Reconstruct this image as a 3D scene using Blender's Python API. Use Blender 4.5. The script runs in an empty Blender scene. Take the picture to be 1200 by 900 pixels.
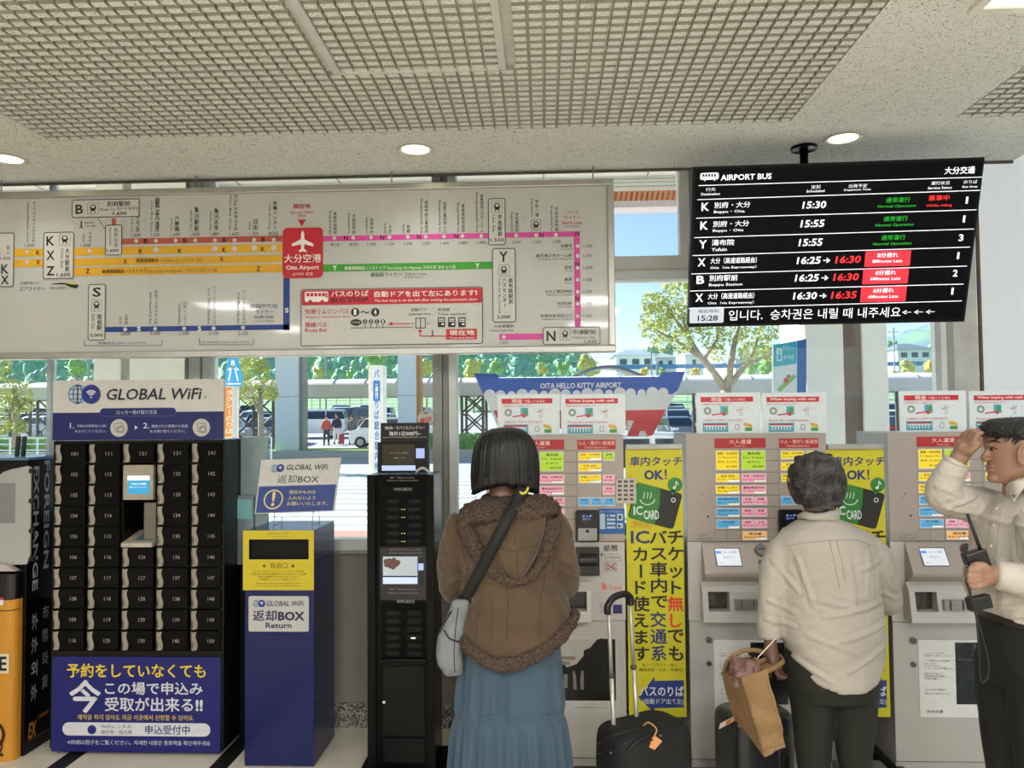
import bpy, bmesh, math, random
from mathutils import Vector, Matrix, noise as mn
random.seed(7)
S = bpy.context.scene
COL = S.collection
PI = math.pi

# ------------------------------------------------------------ camera
H = 1.58
FPX = 900.0
cam_d = bpy.data.cameras.new('camera')
cam = bpy.data.objects.new('camera', cam_d); COL.objects.link(cam); S.camera = cam
cam_d.sensor_width = 36; cam_d.lens = 36 * FPX / 1200
SHY = 8.0                                  # vertical principal point offset, pixels
YAW, PITCH, ROLL = math.atan(39/900), math.atan(33/900), 0.009
cam_R = Matrix.Rotation(YAW, 3, 'Z') @ Matrix.Rotation(PI/2 + PITCH, 3, 'X') @ Matrix.Rotation(-ROLL, 3, 'Z')
cam.matrix_world = Matrix.Translation((0, 0, H)) @ cam_R.to_4x4()
cam_d.shift_y = SHY / 1200
cam_d.clip_end = 600

def ray(px, py):
    return cam_R @ Vector(((px-600)/FPX, (450-py+SHY)/FPX, -1))
def at(px, py, Y):
    d = ray(px, py); t = Y / d.y
    return Vector((d.x*t, Y, H + d.z*t))
def atz(px, py, Z):
    d = ray(px, py); t = (Z-H) / d.z
    return Vector((d.x*t, d.y*t, Z))

# ------------------------------------------------------------ sky, sun, lights, exposure
W = bpy.data.worlds.new('sky'); S.world = W; W.use_nodes = True
nt = W.node_tree
sky = nt.nodes.new('ShaderNodeTexSky'); sky.sky_type = 'NISHITA'; sky.sun_disc = False
sky.sun_elevation = math.radians(32); sky.sun_rotation = math.radians(-62); sky.altitude = 10
sky.air_density = 1.0; sky.dust_density = 0.6; sky.ozone_density = 1.5
bg = nt.nodes['Background']; bg.inputs[1].default_value = 0.24
nt.links.new(sky.outputs[0], bg.inputs[0])
SUN_DIR = Vector((0.80, -0.38, -0.55)).normalized()       # the way the sunlight travels
sd = bpy.data.lights.new('sun', 'SUN'); sd.energy = 16.0; sd.angle = math.radians(0.6); sd.color = (1, .95, .86)
so = bpy.data.objects.new('sun', sd); COL.objects.link(so)
so.rotation_euler = SUN_DIR.to_track_quat('-Z', 'Y').to_euler()
vs = S.view_settings
vs.view_transform = 'Standard'; vs.look = 'None'; vs.gamma = 1; vs.use_curve_mapping = False; vs.exposure = 0.0
PANEL_W = 40.0; SPOT_W = 5.0
CZ = 2.775                                 # ceiling height
FILL_SPOTS = [(x, y) for y in (-.4, -2.4, -4.4) for x in (-3.2, -1.2, .55, 1.75)]  # added ceiling lamps out of view, brightening the room
for x, y in FILL_SPOTS:
    ld = bpy.data.lights.new('panel_lamp', 'AREA'); ld.shape = 'SQUARE'; ld.size = .5; ld.energy = PANEL_W; ld.color = (.97, .985, 1)
    lo = bpy.data.objects.new('panel_lamp', ld); COL.objects.link(lo); lo.location = (x, y, CZ-.03)

# ------------------------------------------------------------ materials
def lin(h):
    if isinstance(h, (tuple, list)): return tuple(h[:3])
    h = h.lstrip('#'); c = [int(h[i:i+2], 16)/255 for i in (0, 2, 4)]
    return tuple(v/12.92 if v <= .04045 else ((v+.055)/1.055)**2.4 for v in c)
MC = {}
def M(h, rough=.5, metal=0., var=.12, scale=12., bump=0., bscale=60., emit=0., stretch=None, spec=.5, col2=None, thr=None, sheen=0., coat=0.):
    key = (h, rough, metal, var, scale, bump, bscale, emit, stretch, spec, col2, thr, sheen, coat)
    if key in MC: return MC[key]
    m = bpy.data.materials.new('mat_%03d' % len(MC)); m.use_nodes = True
    n = m.node_tree.nodes; l = m.node_tree.links; b = n['Principled BSDF']
    c = lin(h)
    b.inputs['Roughness'].default_value = rough; b.inputs['Metallic'].default_value = metal
    b.inputs['Specular IOR Level'].default_value = spec
    if sheen: b.inputs['Sheen Weight'].default_value = sheen
    if coat: b.inputs['Coat Weight'].default_value = coat; b.inputs['Coat Roughness'].default_value = .05
    tc = n.new('ShaderNodeTexCoord'); vec = tc.outputs['Object']
    if stretch:
        mp = n.new('ShaderNodeMapping'); mp.inputs['Scale'].default_value = stretch
        l.new(vec, mp.inputs[0]); vec = mp.outputs[0]
    nz = n.new('ShaderNodeTexNoise'); nz.inputs['Scale'].default_value = scale; nz.inputs['Detail'].default_value = 4
    l.new(vec, nz.inputs['Vector'])
    cr = n.new('ShaderNodeValToRGB')
    lo = tuple(v*(1-var) for v in c); hi = tuple(min(1, v*(1+var)) for v in c)
    if col2: hi = lin(col2)
    a, z = thr if thr else (.3, .7)
    cr.color_ramp.elements[0].position = a; cr.color_ramp.elements[1].position = z
    cr.color_ramp.elements[0].color = (*lo, 1); cr.color_ramp.elements[1].color = (*hi, 1)
    l.new(nz.outputs[0], cr.inputs[0]); l.new(cr.outputs[0], b.inputs['Base Color'])
    if emit:
        l.new(cr.outputs[0], b.inputs['Emission Color']); b.inputs['Emission Strength'].default_value = emit
    if bump:
        nb = n.new('ShaderNodeTexNoise'); nb.inputs['Scale'].default_value = bscale; nb.inputs['Detail'].default_value = 3
        l.new(vec, nb.inputs['Vector'])
        bp = n.new('ShaderNodeBump'); bp.inputs['Strength'].default_value = bump; bp.inputs['Distance'].default_value = .01
        l.new(nb.outputs[0], bp.inputs['Height']); l.new(bp.outputs[0], b.inputs['Normal'])
    MC[key] = m; return m
def P(h, rough=.45): return M(h, rough, 0, .04, 30)
def EM(h, s): return M(h, .3, 0, .03, 20, emit=s)
def glass_mat(name, tint=(.93, .97, .97), gloss=.07):
    m = bpy.data.materials.new(name); m.use_nodes = True
    n = m.node_tree.nodes; l = m.node_tree.links; n.clear()
    o = n.new('ShaderNodeOutputMaterial'); mx = n.new('ShaderNodeMixShader'); tr = n.new('ShaderNodeBsdfTransparent')
    g = n.new('ShaderNodeBsdfGlossy'); g.inputs['Roughness'].default_value = .02
    fr = n.new('ShaderNodeFresnel'); fr.inputs['IOR'].default_value = 1.45
    nz = n.new('ShaderNodeTexNoise'); nz.inputs['Scale'].default_value = 3
    ra = n.new('ShaderNodeMixRGB'); ra.inputs[1].default_value = (*tint, 1); ra.inputs[2].default_value = (*[t*.985 for t in tint], 1)
    l.new(nz.outputs[0], ra.inputs[0]); l.new(ra.outputs[0], tr.inputs[0])
    l.new(fr.outputs[0], mx.inputs[0]); l.new(tr.outputs[0], mx.inputs[1]); l.new(g.outputs[0], mx.inputs[2])
    l.new(mx.outputs[0], o.inputs[0]); return m
GLASS = glass_mat('window_glass'); ACRYL = glass_mat('clear_acrylic', (.90, .93, .93))
FROST = glass_mat('smoked_acrylic', (.62, .66, .66))

# ------------------------------------------------------------ object helpers
WM = {}
def tag(o, label=None, cat=None, group=None, kind=None):
    if label: o['label'] = label
    if cat: o['category'] = cat
    if group: o['group'] = group
    if kind: o['kind'] = kind
    return o
def empty(name, loc, rot=None, label=None, cat=None, group=None, kind=None):
    o = bpy.data.objects.new(name, None); COL.objects.link(o); o.location = loc
    o.empty_display_size = .1
    m = Matrix.Translation(loc)
    if rot is not None:
        m = m @ rot.to_4x4(); o.matrix_world = m
    WM[o] = m
    return tag(o, label, cat, group, kind)
def link(name, me, mat, parent=None, smooth=False):
    o = bpy.data.objects.new(name, me); COL.objects.link(o)
    if mat is not None and not me.materials: me.materials.append(mat)
    if smooth: me.shade_smooth()
    if parent is not None: o.parent = parent
    WM[o] = WM.get(parent, Matrix.Identity(4))
    return o
def copy_tree(o, parent=None):
    c = o.copy(); COL.objects.link(c); c.parent = parent
    WM[c] = WM.get(parent, WM.get(o)) if parent else WM.get(o)
    for ch in list(o.children): copy_tree(ch, c)
    return c

class Fr:                                   # a flat frame on which a sign or a front lies
    def __init__(s, o, ex=(1, 0, 0), ez=(0, 0, 1)):
        s.o = Vector(o); s.ex = Vector(ex).normalized(); s.ez = Vector(ez).normalized(); s.n = s.ex.cross(s.ez)
    def uv(s, px, py):
        d = ray(px, py); c = Vector((0, 0, H)); t = (s.o-c).dot(s.n) / d.dot(s.n)
        p = c + d*t - s.o
        return p.dot(s.ex), p.dot(s.ez)
    def R(s, x0, y0, x1, y1):
        a = s.uv(x0, (y0+y1)/2)[0]; b = s.uv(x1, (y0+y1)/2)[0]
        c = s.uv((x0+x1)/2, y1)[1]; d = s.uv((x0+x1)/2, y0)[1]
        return a, c, b, d
    def pt(s, u, v, d=0): return s.o + s.ex*u + s.ez*v + s.n*d
def YF(Y): return Fr((0, Y, 0))

GL = {}
ADV = {}
def glyph(ch, bold):
    if ord(ch) > 0x2e80: bold = 0.
    bold = min(bold, .022)
    k = (ch, bold)
    if k in GL: return GL[k]
    c = bpy.data.curves.new('t', 'FONT'); c.resolution_u = 2; c.offset = bold
    o = bpy.data.objects.new('t', c)
    def ev(s):
        c.body = s; me = o.to_mesh(); v = [(q.co.x, q.co.y) for q in me.vertices]; f = [tuple(p.vertices) for p in me.polygons]; o.to_mesh_clear()
        return v, f
    v, f = ev(ch)
    a, _ = ev(ch + '|'); b, _ = ev('|')
    ax = max([q[0] for q in a] or [0]) - max(q[0] for q in b)
    bpy.data.objects.remove(o); bpy.data.curves.remove(c)
    GL[k] = (v, f, ax); return GL[k]

class MB:
    def __init__(s, F=None): s.v = []; s.f = []; s.F = F
    def add(s, vs_, fs):
        b = len(s.v); s.v.extend(Vector(p) for p in vs_); s.f.extend(tuple(i+b for i in f) for f in fs); return s
    def box(s, x0, x1, y0, y1, z0, z1):
        return s.add([(x, y, z) for x in (x0, x1) for y in (y0, y1) for z in (z0, z1)],
                     [(0, 1, 3, 2), (4, 6, 7, 5), (0, 4, 5, 1), (2, 3, 7, 6), (0, 2, 6, 4), (1, 5, 7, 3)])
    def obox(s, c, ax, ay, az, hx, hy, hz):
        c = Vector(c); ax = Vector(ax)*hx; ay = Vector(ay)*hy; az = Vector(az)*hz
        return s.add([c+ax*i+ay*j+az*k for i in (-1, 1) for j in (-1, 1) for k in (-1, 1)],
                     [(0, 1, 3, 2), (4, 6, 7, 5), (0, 4, 5, 1), (2, 3, 7, 6), (0, 2, 6, 4), (1, 5, 7, 3)])
    # prism from a (u,v) outline lying on the frame, from depth d0 (back) to d1 (front)
    def prism(s, pts, d0, d1):
        n = len(pts); F = s.F
        vs_ = [F.pt(u, v, d0) for u, v in pts] + [F.pt(u, v, d1) for u, v in pts]
        fs = [tuple(range(n))[::-1], tuple(range(n, 2*n))] + [(i, (i+1) % n, n+(i+1) % n, n+i) for i in range(n)]
        return s.add(vs_, fs)
    def flat(s, pts, d): 
        return s.add([s.F.pt(u, v, d) for u, v in pts], [tuple(range(len(pts)))])
    def rect(s, r, d0, d1=None):            # r = (u0, v0, u1, v1)
        p = [(r[0], r[1]), (r[2], r[1]), (r[2], r[3]), (r[0], r[3])]
        return s.flat(p, d0) if d1 is None else s.prism(p, d0, d1)
    def prect(s, x0, y0, x1, y1, d0, d1=None): return s.rect(s.F.R(x0, y0, x1, y1), d0, d1)
    def rr(s, r, rad, d0, d1=None, n=5):
        p = rrpts(r, rad, n)
        return s.flat(p, d0) if d1 is None else s.prism(p, d0, d1)
    def prr(s, x0, y0, x1, y1, rad, d0, d1=None, n=5): return s.rr(s.F.R(x0, y0, x1, y1), rad, d0, d1, n)
    def ring(s, r, rad, w, d, n=5):         # flat outline of a rounded rectangle
        a = rrpts(r, rad, n); b = rrpts((r[0]+w, r[1]+w, r[2]-w, r[3]-w), max(rad-w, .0005), n); k = len(a)
        return s.add([s.F.pt(u, v, d) for u, v in a+b], [(i, (i+1) % k, k+(i+1) % k, k+i) for i in range(k)])
    def pring(s, x0, y0, x1, y1, rad, w, d, n=5): return s.ring(s.F.R(x0, y0, x1, y1), rad, w, d, n)
    def disc(s, u, v, r, d0, d1=None, n=20, ry=None):
        ry = ry or r
        p = [(u+r*math.cos(2*PI*i/n), v+ry*math.sin(2*PI*i/n)) for i in range(n)]
        return s.flat(p, d0) if d1 is None else s.prism(p, d0, d1)
    def pdisc(s, px, py, rp, d0, d1=None, n=20):
        u, v = s.F.uv(px, py); u2, _ = s.F.uv(px+rp, py)
        return s.disc(u, v, abs(u2-u), d0, d1, n)
    def annulus(s, u, v, r0, r1, d, a0=0, a1=360, n=24):
        vs_ = []; fs = []
        for i in range(n+1):
            a = math.radians(a0+(a1-a0)*i/n)
            for r in (r0, r1): vs_.append(s.F.pt(u+r*math.cos(a), v+r*math.sin(a), d))
        for i in range(n): fs.append((2*i, 2*i+1, 2*i+3, 2*i+2))
        return s.add(vs_, fs)
    def line(s, u0, v0, u1, v1, w, d):
        a = Vector((u1-u0, v1-v0)); 
        if a.length < 1e-9: return s
        n = Vector((-a.y, a.x)).normalized()*w/2
        return s.flat([(u0-n.x, v0-n.y), (u1-n.x, v1-n.y), (u1+n.x, v1+n.y), (u0+n.x, v0+n.y)], d)
    def pline(s, x0, y0, x1, y1, w, d):
        return s.line(*s.F.uv(x0, y0), *s.F.uv(x1, y1), w, d)
    # text fitted to a rectangle on the frame; rot: 0, 90 (reads downwards); vertical: characters stacked
    def text(s, t, r, d, bold=.012, rot=0, vertical=False, slant=0.):
        vv = []; ff = []
        if vertical:
            for i, ch in enumerate(t):
                if ch == ' ': continue
                v, f, a = glyph(ch, bold)
                if not v: continue
                cx = (min(q[0] for q in v)+max(q[0] for q in v))/2
                if ch in 'ー―〜': v = [(q[1]-.35, .35-(q[0]-cx)) for q in v]; cx = 0
                b = len(vv); vv += [(q[0]-cx, q[1]-i*1.05) for q in v]; ff += [tuple(j+b for j in g) for g in f]
        else:
            x = 0
            for ch in t:
                v, f, a = glyph(ch, bold)
                b = len(vv); vv += [(q[0]+x+q[1]*slant, q[1]) for q in v]; ff += [tuple(j+b for j in g) for g in f]; x += a
        if not vv: return s
        if rot: vv = [(q[1], -q[0]) for q in vv] if rot == 90 else [(-q[1], q[0]) for q in vv]
        x0 = min(q[0] for q in vv); x1 = max(q[0] for q in vv); y0 = min(q[1] for q in vv); y1 = max(q[1] for q in vv)
        sx = (r[2]-r[0])/max(x1-x0, 1e-6); sy = (r[3]-r[1])/max(y1-y0, 1e-6)
        s.add([s.F.pt(r[0]+(q[0]-x0)*sx, r[1]+(q[1]-y0)*sy, d) for q in vv], ff)
        if bold > .012 and any(ord(c) > 0x2e80 for c in t):       # heavier strokes: the outline laid down again, slightly shifted
            w_ = (bold-.004)*.8; sq = min(abs(sx), abs(sy))
            for k_, (a, b) in enumerate(((w_, 0), (-w_, 0), (0, w_*.8), (0, -w_*.8))): s.add([s.F.pt(r[0]+(q[0]-x0)*sx+a*sq, r[1]+(q[1]-y0)*sy+b*sq, d+.00015*(k_+1)) for q in vv], ff)
        return s
    def ptext(s, t, x0, y0, x1, y1, d, **k): return s.text(t, s.F.R(x0, y0, x1, y1), d, **k)
    # round things
    def tube(s, pts, r, n=8, cap=True):
        pts = [Vector(p) for p in pts]; m = len(pts); rs = r if isinstance(r, (list, tuple)) else [r]*m
        up = None; base = len(s.v); rings = []
        for i, p in enumerate(pts):
            d = (pts[min(i+1, m-1)]-pts[max(i-1, 0)])
            d = d.normalized() if d.length > 1e-9 else Vector((0, 0, 1))
            if up is None:
                up = Vector((0, 0, 1)) if abs(d.z) < .9 else Vector((1, 0, 0))
            x = d.cross(up)
            if x.length < 1e-6: x = d.cross(Vector((0, 1, 0)))
            x.normalize(); y = x.cross(d); up = y
            for k in range(n):
                a = 2*PI*k/n; s.v.append(p + (x*math.cos(a)+y*math.sin(a))*rs[i])
        for i in range(m-1):
            for k in range(n):
                a = base+i*n+k; b = base+i*n+(k+1) % n; s.f.append((a, b, b+n, a+n))
        if cap:
            s.f.append(tuple(base+k for k in range(n))[::-1]); s.f.append(tuple(base+(m-1)*n+k for k in range(n)))
        return s
    def lathe(s, prof, c, axis='Z', n=24):   # prof = [(r, h)...]
        c = Vector(c); base = len(s.v)
        for r, h in prof:
            for k in range(n):
                a = 2*PI*k/n; x, y = r*math.cos(a), r*math.sin(a)
                s.v.append(c + (Vector((x, y, h)) if axis == 'Z' else Vector((x, h, y)) if axis == 'Y' else Vector((h, x, y))))
        for i in range(len(prof)-1):
            for k in range(n):
                a = base+i*n+k; b = base+i*n+(k+1) % n; s.f.append((a, b, b+n, a+n))
        s.f.append(tuple(base+k for k in range(n))); s.f.append(tuple(base+(len(prof)-1)*n+k for k in range(n)))
        return s
    # rings of an ellipse: (cx, cy, z, rx, ry[, power])
    def rings(s, rs, n=32, cap=True):
        base = len(s.v)
        for q in rs:
            e = 2/(q[5] if len(q) > 5 else 2)
            for k in range(n):
                a = 2*PI*k/n; ca, sa = math.cos(a), math.sin(a)
                s.v.append(Vector((q[0]+q[3]*math.copysign(abs(ca)**e, ca), q[1]+q[4]*math.copysign(abs(sa)**e, sa), q[2])))
        for i in range(len(rs)-1):
            for k in range(n):
                a = base+i*n+k; b = base+i*n+(k+1) % n; s.f.append((a, b, b+n, a+n))
        if cap:
            s.f.append(tuple(base+k for k in range(n))[::-1]); s.f.append(tuple(base+(len(rs)-1)*n+k for k in range(n)))
        return s
    def ball(s, c, rx, ry=None, rz=None, n=16, m=10, R=None):
        ry = ry or rx; rz = rz or rx; c = Vector(c); base = len(s.v)
        for i in range(1, m):
            t = PI*i/m
            for k in range(n):
                a = 2*PI*k/n; p = Vector((rx*math.sin(t)*math.cos(a), ry*math.sin(t)*math.sin(a), rz*math.cos(t)))
                s.v.append(c + (R @ p if R else p))
        top = len(s.v); p = Vector((0, 0, rz)); s.v.append(c+(R @ p if R else p)); s.v.append(c-(R @ p if R else p))
        for i in range(m-2):
            for k in range(n):
                a = base+i*n+k; b = base+i*n+(k+1) % n; s.f.append((a, a+n, b+n, b))
        for k in range(n):
            s.f.append((top, base+k, base+(k+1) % n)); s.f.append((top+1, base+(m-2)*n+(k+1) % n, base+(m-2)*n+k))
        return s
    def mesh(s, mw=None):
        me = bpy.data.meshes.new('m')
        vv = s.v
        if mw is not None:
            inv = mw.inverted(); vv = [inv @ p for p in s.v]
        me.from_pydata([tuple(p) for p in vv], [], s.f); me.update(); return me
    def build(s, name, mat, parent=None, smooth=False, bevel=0., label=None, loc=None):
        mw = WM.get(parent) if parent is not None else (Matrix.Translation(loc) if loc is not None else None)
        me = s.mesh(mw); me.name = name
        o = link(name, me, mat, parent, smooth)
        if parent is None and loc is not None: o.location = loc; WM[o] = mw
        if bevel:
            b = o.modifiers.new('bevel', 'BEVEL'); b.width = bevel; b.segments = 2; b.limit_method = 'ANGLE'; b.angle_limit = .6
            b.harden_normals = False
        if label: o['label'] = label
        return o
def rrpts(r, rad, n=5):
    x0, y0, x1, y1 = r; rad = min(rad, abs(x1-x0)/2-1e-6, abs(y1-y0)/2-1e-6); out = []
    for cx, cy, a0 in ((x1-rad, y1-rad, 0), (x0+rad, y1-rad, 90), (x0+rad, y0+rad, 180), (x1-rad, y0+rad, 270)):
        for i in range(n+1):
            a = math.radians(a0+90*i/n); out.append((cx+rad*math.cos(a), cy+rad*math.sin(a)))
    return out
def struct(o): o['kind'] = 'structure'; return o
def surf(mb, voxel, smooth_it=6, name='body', mat=None, parent=None, disp=None, sub=0, fac=.5):
    """fuse overlapping closed shapes into one continuous skin, then relax and wrinkle it"""
    me = mb.mesh(WM.get(parent)); bm_ = bmesh.new(); bm_.from_mesh(me); bmesh.ops.recalc_face_normals(bm_, faces=bm_.faces); bm_.to_mesh(me); bm_.free()
    o = bpy.data.objects.new('tmp', me); COL.objects.link(o)
    r = o.modifiers.new('r', 'REMESH'); r.mode = 'VOXEL'; r.voxel_size = voxel; r.use_smooth_shade = True
    if smooth_it:
        q = o.modifiers.new('s', 'SMOOTH'); q.iterations = smooth_it; q.factor = fac
    dg = bpy.context.evaluated_depsgraph_get(); dg.update()
    m2 = bpy.data.meshes.new_from_object(o.evaluated_get(dg))
    bpy.data.objects.remove(o); bpy.data.meshes.remove(me)
    m2.materials.clear(); m2.name = name
    if disp:
        no = [v.normal.copy() for v in m2.vertices]; off = WM[parent].translation
        for v, nn in zip(m2.vertices, no): v.co += nn*disp(v.co+off)
    return link(name, m2, mat, parent, True)
def N(p, s, d=3): return mn.fractal(Vector(p)*s, .6, 2., d)
# ============================================================ the building
WY = 4.0                                    # window plane
EY = 3.67                                   # where the lowered ceiling ends
RX = at(1149, 440, WY).x                    # right wall
BEIGE = M('#b9b6a8', .85, 0, .05, 8)
def ceil_mat(name, c0, c1, sc):
    m = bpy.data.materials.new(name); m.use_nodes = True
    n = m.node_tree.nodes; l = m.node_tree.links; b = n['Principled BSDF']; b.inputs['Roughness'].default_value = .9
    tc = n.new('ShaderNodeTexCoord'); a = n.new('ShaderNodeTexNoise'); a.inputs['Scale'].default_value = 40; a.inputs['Detail'].default_value = 2
    v = n.new('ShaderNodeTexNoise'); v.inputs['Scale'].default_value = sc; v.inputs['Detail'].default_value = 3; v.inputs['Distortion'].default_value = 2.5
    cr = n.new('ShaderNodeValToRGB'); cr.color_ramp.elements[0].position = .37; cr.color_ramp.elements[1].position = .41
    cr.color_ramp.elements[0].color = (*lin(c1), 1); cr.color_ramp.elements[1].color = (*lin(c0), 1)
    l.new(tc.outputs['Object'], v.inputs[0]); l.new(v.outputs[0], cr.inputs[0]); l.new(cr.outputs[0], b.inputs['Base Color'])
    bp = n.new('ShaderNodeBump'); bp.inputs['Strength'].default_value = .5; bp.inputs['Distance'].default_value = .004
    l.new(v.outputs[0], bp.inputs['Height']); l.new(bp.outputs[0], b.inputs['Normal'])
    return m
CEIL = ceil_mat('acoustic_ceiling', '#dfdfd6', '#6b6a62', 85)
PADM = ceil_mat('acoustic_pad', '#dedfd6', '#8d8b80', 85)
PSIDE = M('#a3a194', .95, 0, .1, 30)  # pad sides toned darker, standing in for shade in the grooves
GROOVE = M('#c9c7ba', .95, 0, .1, 30)

floor_m = M('#9c958a', .45, 0, .12, 3, bump=.05, bscale=200)
fl = struct(MB().box(-5, RX, -6, WY, -.06, -.012).build('floor', M('#3a3733', .6)))
tile_me = {}
x0t = -1.51 - .75*4
sw = .085
strip_mat = M('#1b1a18', .45, 0, .2, 20); tile_mat = M('#dcd4c4', .3, 0, .07, 4)
for i in range(10):
    xa = x0t + .75*i
    xe = min(xa+.75-sw/2-.001, RX)
    for k in range(3):
        ya = 1.9 + .7*k
        MB().box(xa+sw/2+.001, xe, ya+.0012, ya+.7-.0012, -.012, 0).build('floor_tile', tile_mat, fl)
    if xa + sw/2 < RX: MB().box(xa-sw/2, xa+sw/2, 1.9, WY, -.012, 0).build('floor_strip', strip_mat, fl)
MB().box(-5, RX, -6, 1.9, -.012, 0).build('floor_tile_field', tile_mat, fl)
# lowered ceiling, its slatted pad fields, trims
gx0 = atz(46, 158, CZ).x; gx1 = atz(929, 139, CZ).x; gy1 = atz(500, 154, CZ).y
g2x = atz(1122, 136, CZ).x
ce = MB()
gy0 = .9
ce.box(-5, RX, gy1, EY, CZ, CZ+.12); ce.box(-5, gx0, gy0, gy1, CZ, CZ+.12); ce.box(gx1, g2x, gy0, gy1, CZ, CZ+.12)
ce.box(-5, RX, -6, gy0, CZ, CZ+.12)
ceil = struct(ce.build('ceiling', CEIL))
MB().box(gx0, gx1, gy0, gy1, CZ+.016, CZ+.1).build('pad_backing', GROOVE, ceil)
MB().box(g2x, RX, gy0, gy1, CZ+.016, CZ+.1).build('pad_backing', GROOVE, ceil)
hx0 = atz(396, 86, CZ).x; hx1 = atz(588.7, 79, CZ).x; hy = atz(490, 83, CZ).y
pads = []
px_, py_ = .0495, .0455; gw = .007; gh = .016
def pads_in(a, b):
    n = int((b-a)/px_); st = (b-a)/n
    for j in range(int((gy1-gy0)/py_)):
        y1 = gy1 - j*py_
        for i in range(n):
            x = a + i*st + (st*.0 if j % 2 else st*0.0)
            if abs(x+st/2-hx0) < .02 and y1 < hy+.03: continue
            if abs(x+st/2-hx1) < .02 and y1 < hy+.03: continue
            pads.append((x+gw/2, x+st-gw/2, y1-py_+gh*.55, y1-gh*.45))
pads_in(gx0, gx1); pads_in(g2x, RX-.01)
def padbox(mb, q):
    a, b, c, d = q; t = .002
    mb.add([(a+t, c+t, CZ), (b-t, c+t, CZ), (b-t, d-t, CZ), (a+t, d-t, CZ), (a, c, CZ+.016), (b, c, CZ+.016), (b, d, CZ+.016), (a, d, CZ+.016)],
           [(0, 3, 2, 1), (0, 1, 5, 4), (1, 2, 6, 5), (2, 3, 7, 6), (3, 0, 4, 7)])
def vis(q):
    x, y = (q[0]+q[1])/2, (q[2]+q[3])/2
    if y < 2.22: return -1
    u = x/y + .043
    return -1 if abs(u) > .68 else 1/(x*x+y*y+1)
pads.sort(key=vis, reverse=True)
pm = None
for q in pads[:290]:
    mb = MB(); padbox(mb, (0, q[1]-q[0], 0, q[3]-q[2]))
    if pm is None:
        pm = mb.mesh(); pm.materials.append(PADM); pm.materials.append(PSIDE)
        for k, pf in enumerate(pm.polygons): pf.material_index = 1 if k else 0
        pads_w = (q[1]-q[0])
    o = link('ceiling_pad', pm, PADM, ceil); o.location = (q[0], q[2], 0); o.scale = ((q[1]-q[0])/pads_w, 1, 1)
mb = MB()
for q in pads[290:]: padbox(mb, q)
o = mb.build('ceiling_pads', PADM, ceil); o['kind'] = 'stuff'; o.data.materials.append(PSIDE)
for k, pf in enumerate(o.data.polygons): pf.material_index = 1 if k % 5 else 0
alu = M('#c6c7c2', .5, 0, .05, 20)
struct(MB().box(hx0-.014, hx0+.014, gy0, hy, CZ-.006, CZ+.016).build('trim_1', alu))
struct(MB().box(hx1-.012, hx1+.012, gy0, hy, CZ-.006, CZ+.016).build('trim_2', alu))
mb = MB().box(hx0, hx1, hy-.006, hy+.006, CZ-.004, CZ+.016)
for i in range(12): mb.box(hx0+.05+i*.062, hx0+.07+i*.062, hy-.012, hy-.006, CZ-.003, CZ+.01)
struct(mb.build('trim_3', PADM))
struct(MB().box(-5, RX, EY, EY+.012, CZ-.012, CZ+.13).build('trim_4', M('#5b574e', .6, .2)))
# raised soffit between the lowered ceiling and the glass, and its back
CT = 3.35
struct(MB().box(-5, RX, EY+.012, WY, CT, CT+.1).build('ceiling_recess', M('#b3ab9d', .85)))
struct(MB().box(-5, RX, EY-.1, EY, CZ+.12, CT+.1).build('wall_recess', M('#b3ab9d', .85)))
# right wall of sparkling textured render
m = bpy.data.materials.new('textured_wall'); m.use_nodes = True
n = m.node_tree.nodes; l = m.node_tree.links; b = n['Principled BSDF']; b.inputs['Base Color'].default_value = (.93, .91, .86, 1); b.inputs['Roughness'].default_value = .35
tc = n.new('ShaderNodeTexCoord'); vo = n.new('ShaderNodeTexVoronoi'); vo.inputs['Scale'].default_value = 55; vo.feature = 'SMOOTH_F1'
nz = n.new('ShaderNodeTexNoise'); nz.inputs['Scale'].default_value = 38; nz.inputs['Detail'].default_value = 4
mx = n.new('ShaderNodeMath'); mx.operation = 'ADD'; bp = n.new('ShaderNodeBump'); bp.inputs['Strength'].default_value = .4; bp.inputs['Distance'].default_value = .008
for q in (vo, nz): l.new(tc.outputs['Object'], q.inputs['Vector'])
l.new(vo.outputs['Distance'], mx.inputs[0]); l.new(nz.outputs[0], mx.inputs[1]); l.new(mx.outputs[0], bp.inputs['Height']); l.new(bp.outputs[0], b.inputs['Normal'])
TEXW = m
struct(MB().box(RX, RX+.2, -6, 2.0, 0, CT+.1).build('wall_right', M('#c9c5b8', .8)))
TR = m.node_tree.nodes.new('ShaderNodeBsdfTranslucent'); TR.inputs[0].default_value = (.97, .96, .92, 1); MX = m.node_tree.nodes.new('ShaderNodeMixShader'); MX.inputs[0].default_value = .62
l.new(b.outputs[0], MX.inputs[1]); l.new(TR.outputs[0], MX.inputs[2]); l.new(bp.outputs[0], TR.inputs['Normal']); l.new(MX.outputs[0], m.node_tree.nodes['Material Output'].inputs[0])
struct(MB().add([(RX, 2.0, 0), (RX, WY, 0), (RX, WY, CT+.1), (RX, 2.0, CT+.1)], [(0, 1, 2, 3)]).build('translucent_wall_right', TEXW))  # translucent stretch of right wall, its glow standing in for sunlight on it
struct(MB().box(RX-.012, RX, WY-.03, WY-.012, .6, CT).build('trim_5', M('#6b5340', .6)))
struct(MB().box(-5.2, -5, -6, WY, 0, CT).build('wall_left', M('#a8a296', .8)))
struct(MB().box(-5, RX, -6.2, -6, 0, CZ+.1).build('wall_back', M('#7d776d', .8)))
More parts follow.
